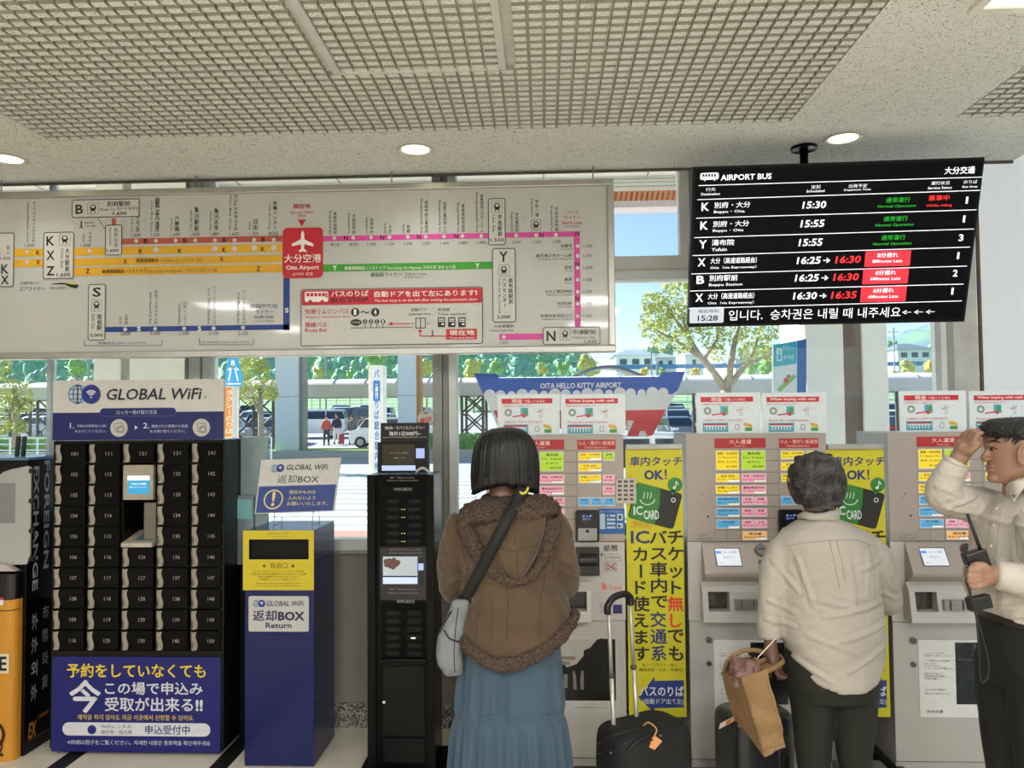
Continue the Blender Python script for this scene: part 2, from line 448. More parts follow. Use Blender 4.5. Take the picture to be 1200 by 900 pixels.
# low concrete wall, sill and base under the glass
SZ = at(400, 647, WY).z
cw = M('#8f8a7f', .8, 0, .12, 2.5, bump=.08, bscale=90)
struct(MB().box(-5, RX, WY-.02, WY+.25, 0, SZ).build('wall_front', cw))
terr = M('#55504a', .5, 0, .1, 90, col2='#b3ada2', thr=(.42, .6))
struct(MB().box(-5, RX, WY-.03, WY-.02, 0, .125).build('baseboard_front', terr))
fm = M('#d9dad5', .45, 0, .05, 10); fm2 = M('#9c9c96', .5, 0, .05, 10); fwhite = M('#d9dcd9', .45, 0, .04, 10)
win = empty('window_1', (0, WY, SZ), kind='structure')
S2 = at(400, 632, WY).z
MB().box(-5, RX, WY-.05, WY+.12, SZ, SZ+.012).build('window_sill', fm2, win)
MB().box(-5, RX, WY-.03, WY+.1, SZ+.012, S2).build('bottom_rail', fm, win, bevel=.003)
TZ0 = at(760, 330, WY).z; TZ1 = at(760, 302, WY).z
def mull(x0, x1, y, za, zb, mat=fm, d=.1, off=.05):
    a = at(x0, y, WY-off).x; b_ = at(x1, y, WY-off).x
    return MB().box(a, b_, WY-off, WY-off+d, za, zb).build('mullion', mat, win, bevel=.002)
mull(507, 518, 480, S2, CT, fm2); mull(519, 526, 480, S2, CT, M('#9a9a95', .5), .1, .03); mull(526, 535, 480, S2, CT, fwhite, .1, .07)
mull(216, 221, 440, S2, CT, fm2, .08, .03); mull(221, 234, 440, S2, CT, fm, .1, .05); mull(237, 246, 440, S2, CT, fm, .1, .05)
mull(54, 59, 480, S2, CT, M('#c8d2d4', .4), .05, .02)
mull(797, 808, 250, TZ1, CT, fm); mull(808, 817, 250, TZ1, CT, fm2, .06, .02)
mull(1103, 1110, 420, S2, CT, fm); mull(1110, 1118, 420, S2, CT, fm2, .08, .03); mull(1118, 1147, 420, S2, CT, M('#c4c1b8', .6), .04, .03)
mull(-115, -100, 440, S2, CT, fm)
a = at(535, 300, WY).x; b_ = at(1103, 300, WY).x
zz = [(TZ0, TZ0+(TZ1-TZ0)*.38, fwhite, .07), (TZ0+(TZ1-TZ0)*.38, TZ1, fm, .05)]
for za, zb, mt, off in zz: MB().box(a, b_, WY-off, WY+.05, za, zb).build('transom', mt, win, bevel=.002)
xs = [-5, at(-108, 440, WY).x, at(56, 440, WY).x, at(228, 440, WY).x, at(520, 440, WY).x, b_, RX]
for i in range(len(xs)-1): MB().box(xs[i]+.01, xs[i+1]-.01, WY, WY+.008, S2, CT).build('glass_pane', GLASS, win)

# downlights
def downlight(px, py, label):
    p = atz(px, py, CZ); r = .068
    t = empty('downlight', (p.x, p.y, CZ), label=label, cat='ceiling light', group='round recessed ceiling lights')
    MB().lathe([(r, .0), (r+.012, -.004), (r+.002, -.006), (r-.006, -.003), (r-.008, .0)], (p.x, p.y, CZ)).build('trim_ring', M('#d9d4c8', .4), t, True)
    MB().lathe([(r-.006, -.001), (r-.02, -.0035), (.002, -.0045)], (p.x, p.y, CZ)).build('lens', EM('#fff2cf', 3.2), t, True)
    ld = bpy.data.lights.new('downlight_lamp', 'SPOT'); ld.energy = SPOT_W; ld.spot_size = 2.3; ld.spot_blend = .8; ld.shadow_soft_size = .05; ld.color = (1, .97, .92)
    lo = bpy.data.objects.new('downlight_lamp', ld); COL.objects.link(lo); lo.parent = t; lo.location = (0, 0, -.03)
downlight(487, 175, 'round recessed ceiling light above the middle of the route map board')
downlight(988, 162, 'round recessed ceiling light beside the black pole of the departure screen')
downlight(9, 186, 'round recessed ceiling light at the far left, above the route map board')
def square_light(x, y, label=None):
    t = empty('ceiling_light', (x, y, CZ), label=label or 'added square ceiling light panel out of view, brightening the lobby', cat='ceiling light', group=None if label else 'added square ceiling lights out of view')
    mb = MB()
    for q in ((-.3, .3, -.3, -.27), (-.3, .3, .27, .3), (-.3, -.27, -.27, .27), (.27, .3, -.27, .27)): mb.box(x+q[0], x+q[1], y+q[2], y+q[3], CZ-.012, CZ)
    mb.build('frame', M('#dedbd0', .4), t, bevel=.002)
    MB().box(x-.27, x+.27, y-.27, y+.27, CZ-.006, CZ-.001).build('diffuser', EM('#fff3d8', 1.2), t)
    return t
for x, y in FILL_SPOTS: square_light(x, y)
c = atz(1133, 13, CZ); x, y = c.x+.3, c.y-.3
square_light(x, y, 'square recessed ceiling light at the top right corner, above the departure screen')
ld = bpy.data.lights.new('panel_lamp', 'AREA'); ld.shape = 'SQUARE'; ld.size = .5; ld.energy = 7; ld.color = (.97, .985, 1)
lo = bpy.data.objects.new('panel_lamp', ld); COL.objects.link(lo); lo.location = (x, y, CZ-.03)
# ============================================================ map board
BL = M('#0c0c0e', .35, 0, .2, 20, spec=.25); INK = '#1a1a1c'
FY = 3.60
bt = at(718.7, 210, FY); bb = at(720, 412.5, FY); bx0 = at(-190, 320, FY).x
bd = empty('route_map_board', (bx0/2+bt.x/2, FY, bb.z), label='long white bus route map board in a silver frame hung on thin chains', cat='sign board')
F = YF(FY-.001)
x1_, z0_, z1_ = bt.x, bb.z, bt.z
MB().box(bx0+.03, x1_-.03, FY, FY+.03, z0_+.03, z1_-.03).build('panel', M('#bcbdb8', .3, 0, .03, 3, coat=.4), bd)
silver = M('#b3b2ab', .35, .75, .05, 15)
fw_ = .031
for q in ((bx0, x1_, z1_-fw_, z1_), (bx0, x1_, z0_, z0_+fw_), (bx0, bx0+fw_, z0_+fw_, z1_-fw_), (x1_-fw_, x1_, z0_+fw_, z1_-fw_)):
    MB().box(q[0], q[1], FY-.018, FY+.045, q[2], q[3]).build('frame', silver, bd, bevel=.004)
for px in (2, 230, 459, 695):
    p = at(px, 205, FY+.02); mb = MB()
    for i in range(14):
        z = z1_ + (CZ - z1_)*i/14; mb.tube([(p.x, FY+.02, z), (p.x, FY+.02, z+.007)], .0035 if i % 2 else .0018, 5)
    mb.tube([(p.x, FY+.02, z1_), (p.x, FY+.02, CZ)], .0014, 5)
    mb.build('chain', M('#8d8b85', .4, .6), bd)
FS = .0040
def MBF(): return MB(F)
# coloured lines: yfun lifts with the slight tilt of the picture (frame is flat, uv handles it)
def hline(mb, x0, x1, y0, y1, y0r, y1r, d):  # band whose left edge is y0..y1 and right edge y0r..y1r
    a = F.uv(x0, y0); b = F.uv(x1, y0r); c_ = F.uv(x1, y1r); e = F.uv(x0, y1); 
    v0 = (a[1]+b[1])/2; v1 = (c_[1]+e[1])/2
    mb.rect((a[0], v1, b[0], v0), d)
mb = MBF(); hline(mb, 16, 331, 291.5, 300.5, 286.5, 295.5, .001); hline(mb, 16, 331, 303, 312, 300, 308.5, .001); hline(mb, 84, 331, 314, 323, 309.5, 319.5, .001)
yel = mb.build('yellow_lines', P('#d9a520'), bd)
mb = MBF(); hline(mb, 140, 331, 279, 286, 277, 283.5, .001); mb.prect(131, 256, 136, 264, .001); mb.build('brown_line', P('#b0543f'), bd)
mb = MBF(); hline(mb, 120, 339, 383, 389, 380.5, 386.5, .001); mb.prect(332, 325, 339.5, 387, .001); mb.build('blue_line', P('#173a86'), bd)
mb = MBF(); hline(mb, 378, 673, 276, 282, 272, 278, .001); mb.prect(673, 271, 680, 384, .001); mb.prect(585, 391, 637, 398, .001); mb.build('pink_line', P('#d4479c'), bd)
mb = MBF(); hline(mb, 378, 577, 309.5, 318, 307, 315.5, .001); mb.build('green_line', P('#3b9a2c'), bd)
blk = MBF(); wht = MBF(); gry = MBF(); red = MBF(); blu = MBF(); grn = MBF(); wtx = MBF()
# stops: (x, price, label)
def dot(px, py, r=2.3): wht.pdisc(px, py, r, .0022, n=12)
yb = lambda x: 282.5-.0095*(x-160); yk = lambda x: 295.5-.0165*(x-16)
bst = [(160, '1,600', '野々浜'), (183, '1,600', '観光港'), (206, '1,600', '六勝園'), (229, '1,600', '亀川駅前'), (252, '1,600', '亀川古市'), (275, '1,600', 'グランドメルキュール'), (298, '1,200', '日出'), (321, '800', '杵築インター')]
for i, (x, p, nm) in enumerate(bst):
    dot(x, yb(x)); hh = [22, 40, 18, 28, 26, 46, 12, 33][i]
    blk.ptext(nm, x-1, 272-hh-.02*(x-160), x+4, 272-.02*(x-160), .0015, vertical=True, bold=.015)
    gry.ptext('Oita Bus Stop', x-7, 274-hh*.95-.02*(x-160), x-3.6, 272-.02*(x-160), .0015, rot=90, bold=0)
    gry.ptext(p, x-6, 273.5-.012*(x-160), x+5, 278-.012*(x-160), .0015, bold=0)
for x in (32, 105): dot(x, yk(x)); 
for x in (183, 252, 275, 298, 321): dot(x, yk(x), 3.4)
dot(32, 307)
for x, t, y in ((45, 'K', 296), (45, 'X', 307.5), (165, 'K', 294.5), (211, 'K', 294), (263, 'K', 293), (308.5, 'K', 292), (147, 'X', 306.5), (260, 'X', 303.5), (103, 'Z', 318), (303, 'Z', 315)):
    blk.ptext(t, x-2.3, y-2.7, x+2.3, y+2.7, .002, bold=.03)
for x in (171, 217, 263, 308.5): blk.ptext('B', x-2.3, yb(x)-2.7, x+2.3, yb(x)+2.7, .002, bold=.03)
blk.ptext('高速道路経由', 160, 303, 186, 307.3, .002, bold=.02); gry.ptext('Via Highway 고속도로 경유', 188, 303, 238, 307.5, .002, bold=0)
blk.ptext('高速道路経由ノンストップ', 120, 315.5, 172, 320, .002, bold=.02); gry.ptext('Non-Stop Via Highway 고속도로 경유 논스톱', 174, 315, 255, 320, .002, bold=0)
for x, hh, nm in ((39, 48, 'ダイワロイネットホテル前'), (105, 12, '中央町')):
    gry.ptext(nm, x-1, 284-hh, x+3, 284, .0015, vertical=True, bold=0); gry.ptext('Daiwa Roynet Hotel' if hh > 20 else 'Chuo', x-8, 286-hh, x-5, 284, .0015, rot=90, bold=0)
    gry.ptext('1,600', x-10, 285.5, x+2, 290, .0015, bold=0)
def cell(x0, y0, x1, y1, w=.0042, rad=.012):
    wht.prr(x0, y0, x1, y1, rad, .003); gry.pring(x0, y0, x1, y1, rad, w, .0036)
def bus_icon(x0, y0, x1, y1, mb=None, d=.004):
    mb = mb or blk; w = x1-x0; h = y1-y0
    gry.pring(x0, y0, x1, y1, .004, .0018, d)
    mb.prr(x0+w*.28, y0+h*.16, x1-w*.28, y0+h*.72, .006, d)
    wht.prr(x0+w*.36, y0+h*.24, x1-w*.36, y0+h*.46, .002, d+.0005)
    mb.prect(x0+w*.22, y0+h*.34, x0+w*.28, y0+h*.5, d); mb.prect(x1-w*.28, y0+h*.34, x1-w*.22, y0+h*.5, d)
    mb.prect(x0+w*.26, y0+h*.76, x0+w*.4, y0+h*.84, d); mb.prect(x1-w*.4, y0+h*.76, x1-w*.26, y0+h*.84, d)
D4 = .004
cell(-60, 273.5, 17, 337); blk.ptext('K', 2, 310, 11, 321, D4, bold=.03); blk.ptext('X', 1.5, 323, 11, 333.5, D4, bold=.03)
blk.ptext('新川', 8.5, 288, 12, 299, D4, vertical=True); gry.ptext('1,600', 1, 301, 13, 305, D4)
cell(51, 272, 87, 327)
for t, y in (('K', 277), ('X', 294), ('Z', 312)): blk.ptext(t, 55, y, 64.5, y+11, D4, bold=.03)
bus_icon(70, 274, 83, 288); blk.ptext('大分駅前', 77, 291, 82, 318, D4, vertical=True, bold=.02); gry.ptext('Oita Sta.', 72, 291, 75, 315, D4, rot=90, bold=0); blk.ptext('1,600', 67, 320, 83, 325, D4)
cell(84.5, 233.5, 164, 255); blk.ptext('B', 89, 240, 98, 251, D4, bold=.03); bus_icon(103, 238, 116, 251)
blk.ptext('別府駅前', 126, 236, 153, 242, D4, bold=.02); gry.ptext('Beppu Sta. 벳푸역 별부역', 118, 243, 162, 247.5, D4, bold=0); blk.ptext('1,600', 133, 248, 149, 253, D4)
cell(123.5, 263.5, 143.5, 299.5); blk.ptext('別府北浜', 134, 267, 138.5, 290, D4, vertical=True); gry.ptext('Beppu Kitahama', 128, 267, 131, 288, D4, rot=90, bold=0); blk.ptext('1,600', 125.5, 292, 140, 296, D4)
for i in range(5): blk.pline(115+i*1.7, 256+i*2.6, 116+i*1.7, 257.6+i*2.6, .004, .002)
blk.pdisc(95.5, 260, .9, .002); blk.pline(95.5, 261, 95.5, 265, .006, .002); blk.pline(95.5, 265, 93.5, 268, .004, .002); blk.pline(95.5, 265, 97.5, 268, .004, .002)
gry.ptext('徒歩約3分', 99, 260, 110, 262.5, .002, bold=0); gry.ptext('3 min. walk', 99, 263.5, 112, 266, .002, bold=0)
gry.ptext('空港特急バス', 24, 330, 46, 333.5, .002, bold=.01); blu.ptext('エアライナー', 23, 336, 53, 341, .002, slant=.25); gry.ptext('AIR LINER', 58, 336, 77, 339, .002, bold=0)
blk.flat([F.uv(*p) for p in ((58, 333), (70, 331.5), (84, 331.5), (93, 334), (90, 338), (84, 337), (76, 333.5))], .002); yl = MBF(); yl.flat([F.uv(*p) for p in ((72, 331.2), (84, 331.4), (92, 334), (84, 333.4))], .0025)
# southern line
for i, (x, y, r) in enumerate(((147, 386, '3,000'), (182, 385.5, '3,000'), (216, 385, '2,500'), (250.5, 384.7, '2,100'), (285, 384, '2,100'))):
    dot(x, y); nm = ['大手前', '佐伯コスモタウン前', '臼杵インター', 'ジャパンエレクトロニクス入口', 'パークプレイス大分'][i]; hh = [12, 40, 27, 45, 40][i]
    blk.ptext(nm, x-1, 380-hh, x+3, 380, .0015, vertical=True, bold=0); gry.ptext('Park Place Oita Bus', x-7, 383-hh, x-4, 380, .0015, rot=90, bold=0); gry.ptext(r, x-6, 388.5, x+6, 393.5, .0015, bold=0)
for x, y in ((163, 385.5), (234, 385)): wtx.ptext('S', x-2.2, y-2.7, x+2.2, y+2.7, .002, bold=.03)
wtx.ptext('S', 334, 361, 338.5, 366.5, .002, bold=.03)
cell(103.5, 333, 124, 399); blk.ptext('S', 109, 337, 119, 348, D4, bold=.03); bus_icon(107.5, 351, 120, 365); blk.ptext('佐伯駅', 114, 368, 120, 387, D4, vertical=True, bold=.02); gry.ptext('Saiki Sta.', 108, 368, 111.5, 386, D4, rot=90, bold=0); blk.ptext('3,000', 106, 391, 121, 395.5, D4)
for x0, x1, y, t in ((99, 190, 405, '佐伯市内 (Saiki City Area)'), (234, 297, 404, '大分市内 (Oita City Area)')):
    gry.pline(x0, y-7, x0, y, .003, .002); gry.pline(x1, y-7, x1, y, .003, .002); gry.pline(x0, y, x1, y, .003, .002); blu.ptext(t, x0+16 if x1-x0 > 70 else x0+3, y-4.5, x1-18 if x1-x0 > 70 else x1-4, y-1.5, .002, bold=0)
blu.ptext('臼日(サウス)', 294, 356, 325, 362, .002, bold=.02); blu.ptext('ライナー', 300, 363, 320, 368, .002, bold=.02); blu.ptext('South Liner', 298, 369, 321, 373, .002); gry.ptext('사우스 라이너', 299, 375, 321, 378, .002, bold=0)
# airport tile
u = F.R(331.5, 267, 378.5, 326); red.rr(u, .022, .003)
wtx.ptext('大分空港', 333.5, 298, 376.5, 308, .0045, bold=.02); wtx.ptext('Oita Airport', 335.5, 311, 374, 317.5, .0045, bold=.02); wtx.ptext('오이타 공항', 343, 319.5, 367, 323, .0045)
def poly(mb, pts, d): mb.flat([F.uv(*p) for p in pts], d)
poly(wtx, [(353.3, 273), (355, 270.3), (356.7, 273), (357, 280.5), (367.5, 286), (367.5, 289), (357, 286.5), (356.5, 291.5), (359.5, 294), (359.5, 295.6), (355, 294.8), (350.5, 295.6), (350.5, 294), (353.5, 291.5), (353, 286.5), (342.5, 289), (342.5, 286), (353, 280.5)][::-1], .0045)
red.ptext('現在地', 343.5, 239, 364, 244.5, .002, bold=.02); red.ptext('You are Here', 340, 247, 367, 250.5, .002, bold=0); red.ptext('현재지', 349, 251.5, 358.5, 254.5, .002, bold=0)
poly(red, [(349, 257.5), (358.5, 257.5), (353.8, 265.5)][::-1], .002)
# northern line
yn = lambda x: 279-.0142*(x-392)
nst = [(392, '910', '安岐町役場前', 26), (414, '970', '大田支所前', 23), (435, '1,100', '田原中村', 18), (456.5, '1,150', 'ふき', 11), (478, '1,300', '佐野', 10), (499, '1,350', '高田中核工業団地', 38), (520.5, '1,400', '金屋工業団地入口', 36), (542, '1,400', '豊後高田市役所', 33), (564, '1,400', '豊後高田バスターミナル', 44), (605, '1,550', '宇佐高校前', 22), (628.5, '1,550', '宇佐八幡', 20), (651.5, '1,550', '宇佐市役所前', 28)]
for x, p, nm, hh in nst:
    y = yn(x); dot(x, y); yb_ = y-4.5 if x != 628.5 else 254
    blk.ptext(nm, x-1.3, yb_-hh, x+2.8, yb_, .0015, vertical=True, bold=.01); gry.ptext('Bungotakada Sta', x-7, yb_-hh*1.05, x-3.5, yb_, .0015, rot=90, bold=0); gry.ptext(p, x-4.5, y+6, x+5.5, y+10, .0015, bold=0)
bus_icon(622.5, 258, 634, 270)
for x in (405.5, 448, 491, 534.5, 634.5): blk.ptext('N', x-2.3, yn(x)-2.6, x+2.3, yn(x)+2.6, .002, bold=.03)
for y in (274, 309.5, 350): blk.ptext('N', 674.3, y-2.6, 679, y+2.6, .002, bold=.03)
blk.ptext('Y', 390, 311, 395, 317, .002, bold=.03) if False else wtx.ptext('Y', 390, 311, 395, 317, .002, bold=.03); wtx.ptext('Y', 557, 308.5, 562, 314.5, .002, bold=.03)
wtx.ptext('高速道路経由ノンストップ', 404, 312, 452, 316, .002, bold=.02); wtx.ptext('Non-Stop Via Highway 고속도로 경유 논스톱', 454, 311.5, 534, 316, .002, bold=.0)
grn.ptext('湯布院ライナー', 434, 319, 471, 324.5, .002, bold=.02); grn.ptext('Yufuin Liner', 474, 319, 500, 322.5, .002, bold=0); gry.ptext('유후인 라이너', 474, 323.5, 496, 326.5, .002, bold=0)
cell(572, 232.5, 592.5, 287.5); bus_icon(576, 236, 589, 250); blk.ptext('宇佐駅前', 583.5, 252, 588.5, 277, D4, vertical=True, bold=.02); gry.ptext('Usa Sta.', 577, 252, 580.5, 273, D4, rot=90, bold=0); blk.ptext('1,550', 575, 279.5, 590.5, 284, D4)
cell(577, 291, 604.5, 378); blk.ptext('Y', 585, 295, 595, 307, D4, bold=.03); bus_icon(584, 310, 597, 324); blk.ptext('由布院駅前', 596, 326, 601, 356, D4, vertical=True, bold=.02); blk.ptext('バスセンター', 589, 326, 593.5, 360, D4, vertical=True, bold=.02); gry.ptext('Yufuin Sta. Bus Terminal', 584, 326, 587, 367, D4, rot=90, bold=0); blk.ptext('2,000', 582.5, 369.5, 598, 374, D4)
red.ptext('ノース', 664, 247, 678, 251, .002, bold=0); red.ptext('ライナー', 661, 253, 681, 257.5, .002, bold=0); red.ptext('North Liner', 659, 259, 683, 263, .002, bold=0); gry.ptext('노스 라이너', 662, 264, 680, 267, .002, bold=0)
rst = [(288.5, '法鏡寺', 14), (300, '勤労青少年ホーム前', 42), (314, '笠松', 9), (328, '高家', 9), (342, '大丸工業団地前', 32), (356, 'TOTO前', 18), (370.5, '中津市民病院入口', 37)]
for y, nm, w in rst:
    dot(677, y); blk.ptext(nm, 670.5-w, y-2.5, 670.5, y+1.5, .0015, bold=.01); gry.ptext('Nakatsu City Hospital', 671-w*.95, y+2.5, 671, y+5, .0015, bold=0); gry.ptext('1,550', 683.5, y-2, 694, y+2, .0015, bold=0)
cell(636, 383, 703.5, 404); blk.ptext('N', 640.5, 388, 651, 400, D4, bold=.03); bus_icon(656, 385.5, 668.5, 399); blk.ptext('中津駅前', 671, 386.5, 698, 392, D4, bold=.02); gry.ptext('Nakatsu Sta.', 671, 393.5, 698, 397, D4, bold=0); blk.ptext('1,550', 684.5, 398.5, 699.5, 402.5, D4)
dot(590.5, 395); gry.ptext('1,550', 586, 400, 596, 403.5, .002, bold=0); blk.ptext('大貞東園前', 579, 380.5, 602, 384, .002); gry.ptext('Osada Koen Mae', 574, 386, 602, 388.5, .002, bold=0)
gry.ptext('大分交通株式会社 令和6年', 676, 407, 712, 409, .002, bold=0)
# bus-stop notice
u = F.R(352.5, 337.5, 566, 404.5); wht.rr(u, .012, .003); gry.ring(u, .012, .0045, .0036)
red.prr(354, 339, 565, 356.5, .008, .0042)
wtx.prr(357.5, 342, 385, 354, .008, .005); rd2 = MBF()
for i in range(5): rd2.prect(359.5+i*4.6, 343.5, 363+i*4.6, 347.5, .0056)
rd2.prect(382, 343.5, 384, 349, .0056); rd2.pdisc(364, 354, 2.4, .0056, n=12); rd2.pdisc(378, 354, 2.4, .0056, n=12)
wtx.ptext('バスのりば', 388.5, 341, 432, 347.5, .005, bold=.03); blk.ptext('BUS STOP', 388.5, 349, 432, 354.5, .005, bold=.035)
wtx.ptext('自動ドアを出て左にあります!', 439, 340.5, 559, 347.5, .005, bold=.03); wtx.ptext('The bus stop is on the left after exiting the automatic door', 439, 350, 559.5, 354, .005, bold=.005)
red.ptext('空港リムジンバス', 358, 362, 409, 368, .0045, bold=.02); red.ptext('Airport Limousine Bus', 358, 370, 410, 373.5, .0045, bold=.0); red.ptext('路線バス', 358, 378, 383, 383.5, .0045, bold=.02); red.ptext('Route Bus', 358, 385, 383, 389, .0045)
for x, t in ((416.5, '1'), (440, '4')): blk.pdisc(x, 366, 5, .0045); wtx.ptext(t, x-1.6, 362.6, x+1.6, 369.3, .006, bold=.03)
blk.ptext('〜', 423, 364.5, 433, 367.5, .0045, bold=.04)
u, v = F.uv(417.5, 378); blk.disc(u, v, .027, .0045, ry=.016); wtx.ptext('バスのりば', 412.5, 376.5, 422.5, 379.5, .006)
for i, x in enumerate((428, 435, 442, 449)): blk.pdisc(x, 377, 2.7, .0045, n=12); wtx.ptext('4321'[i], x-.8, 375.3, x+.8, 378.8, .006, bold=.03); blk.pline(x, 379, x, 384, .003, .0045)
blk.pline(411, 384.5, 484, 383.5, .003, .0045); red.pline(458, 379.5, 481, 379.3, .005, .0045); poly(red, [(455, 379.5), (460, 377), (460, 382)][::-1], .0046)
blk.ptext('自動ドア', 482, 361, 500, 365, .0045); blk.ptext('automatic door', 479, 366.5, 506, 369.5, .0045, bold=0); blk.ptext('券売機', 513, 361, 527, 365, .0045); blk.ptext('Ticket machines', 513, 366.5, 546, 369.5, .0045, bold=.005)
blk.pring(487, 372.5, 499, 385, .001, .004, .0045); blk.pline(493, 372.5, 493, 385, .004, .0045)
for x, s in ((484, -1), (502, 1)): blk.pline(x-2, 379, x+2, 379, .003, .0045)
for x in (517.5, 529.5, 541.5):
    blk.prr(x-4.3, 372, x+4.3, 383.5, .003, .0045)
    for i in range(3):
        for j in range(2): wtx.prect(x-3+i*2.2, 373.5+j*2.3, x-1.4+i*2.2, 375+j*2.3, .006)
    wtx.prect(x, 379, x+3, 381, .006)
red.pline(492.5, 394, 523, 394, .005, .0045); red.pline(492.5, 394, 492.5, 388, .005, .0045); poly(red, [(490, 389), (495, 389), (492.5, 385.5)][::1], .0046)
blk.pdisc(507, 388, .9, .0045); blk.pline(507, 389, 507, 392, .006, .0045); blk.pline(507, 392, 505.5, 395, .003, .0045); blk.pline(507, 392, 508.5, 395, .003, .0045)
red.prect(523, 385.5, 559, 398, .0045); wtx.ptext('現在地', 527, 387, 556, 393, .006, bold=.03); wtx.ptext('You are here', 527, 394.5, 556, 397.2, .006, bold=0)
for nm, mb_, c_ in (('white_cells', wht, '#c6c6c0'), ('grey_lettering', gry, '#5a5654'), ('red_printing', red, '#c01f30'), ('black_lettering', blk, INK), ('blue_lettering', blu, '#24417e'), ('green_lettering', grn, '#3a7f3a'), ('white_lettering', wtx, '#eceae4'), ('red_details', rd2, '#c01f30'), ('yellow_details', yl, '#d9b030')):
    mb_.build(nm, P(c_), bd)

# ============================================================ departure screen
c0 = at(942, 182, 3.28)
tl, tr_, br_, bl_ = at(815, 195, 3.225), at(1158, 184.5, 3.195), at(1127, 376.5, 3.40), at(804, 384, 3.43)
ctr = (tl+tr_+br_+bl_)/4
ex = ((tr_-tl)+(br_-bl_)).normalized(); ez = ((tl-bl_)+(tr_-br_)); ez = (ez - ex*ez.dot(ex)).normalized()
TF = Fr(ctr, ex, ez)
tv = empty('departure_screen', (c0.x, 3.30, CZ), label='black flat departure screen for airport buses hung from the ceiling on a black pole', cat='screen')
hw = ((tr_-tl).length+(br_-bl_).length)/4; hh_ = ((tl-bl_).length+(tr_-br_).length)/4
MB(TF).rr((-hw, -hh_, hw, hh_), .004, -.05, 0).build('casing', M('#08080a', .5, spec=.2), tv, bevel=.002)
MB(TF).rect((-hw+.012, -hh_+.012, hw-.012, hh_-.012), .001).build('display', M('#030408', .5, spec=.1), tv)
px0 = at(942, 176, 3.42)
MB().lathe([(.055, CZ-.014), (.055, CZ-.001)], (px0.x, 3.42, 0)).build('ceiling_plate', BL, tv, True)
MB().tube([(px0.x, 3.42, CZ-.01), (px0.x, 3.42, ctr.z+.05)], .018, 16).build('pole', BL, tv, True)
q = TF.pt(px0.x-ctr.x, -.0, -.05)
MB(TF).rect((px0.x-ctr.x-.18, -.15, px0.x-ctr.x+.18, .15), -.10, -.05).build('mount_plate', BL, tv)
w = MB(TF); g = MB(TF); r = MB(TF); rf = MB(TF); gy = MB(TF); bk = MB(TF)
A = TF.uv; D = .002
def T(mb, t, x0, yc, h, x1, bold=.01, slant=0., rotfix=0): mb.text(t, (A(x0, yc)[0], A((x0+x1)/2, yc+h/2)[1], A(x1, yc)[0], A((x0+x1)/2, yc-h/2)[1]), D+.001, bold=bold, slant=slant)
def L(x0, y0, x1, y1, wd=.003): w.line(*A(x0, y0), *A(x1, y1), wd, D)
T(w, 'AIRPORT BUS', 844.5, 207.3, 6.8, 904, .03); T(w, '大分交通', 1107, 199.5, 8.5, 1142, .03)
# little bus
w.rr((A(820.5, 208)[0], A(831, 210.5)[1], A(842, 208)[0], A(831, 202.5)[1]), .008, D); 
for i in range(5): bk.prect(823+i*3.4, 204, 825.4+i*3.4, 207.2, D+.001)
bk.pdisc(826, 211.3, 1.7, D+.001, n=10); bk.pdisc(837, 210.8, 1.7, D+.001, n=10); w.pdisc(826, 211.3, .9, D+.0015, n=8); w.pdisc(837, 210.8, .9, D+.0015, n=8)
T(w, '行先', 827, 222, 4, 838.5); T(w, 'Destination', 821.5, 227.3, 3, 843.5); T(w, '定刻', 950.5, 219, 4.2, 961); T(w, 'Scheduled', 945, 223.8, 3, 966)
T(w, '出発予定', 994.5, 217.7, 4.2, 1016); T(w, 'Departure Time', 989, 222.5, 3, 1020); T(w, '運行状況', 1091, 214.5, 4.2, 1112.5); T(w, 'Service Status', 1087, 220, 3, 1115); T(w, 'のりば', 1129, 213, 4.2, 1145); T(w, 'Bus Stop', 1127.5, 219, 3, 1145)
for (xa, ya, xb, yb2) in ((818.5, 217.5, 1150.5, 207.5), (817, 234, 1148, 223), (815.5, 255.7, 1144, 245.8), (813.5, 278.5, 1141, 268.3), (811.5, 299.5, 1136.5, 289.5), (810, 321, 1133, 311.7), (808.5, 341, 1129, 332.8), (807, 361.5, 1127, 352.5)): L(xa, ya, xb, yb2)
rows = [('K', '別府・大分', 'Beppu・Oita', '15:30', None, 242, '1'), ('K', '別府・大分', 'Beppu・Oita', '15:55', None, 264, '1'), ('Y', '湯布院', 'Yufuin', '15:55', None, 286, '3'), ('X', '大分（高速道路経由）', 'Oita（via Expressway）', '16:25', '16:30', 307, '1'), ('B', '別府駅前', 'Beppu Station', '16:25', '16:30', 327.5, '2'), ('X', '大分（高速道路経由）', 'Oita（via Expressway）', '16:30', '16:35', 348.5, '1')]
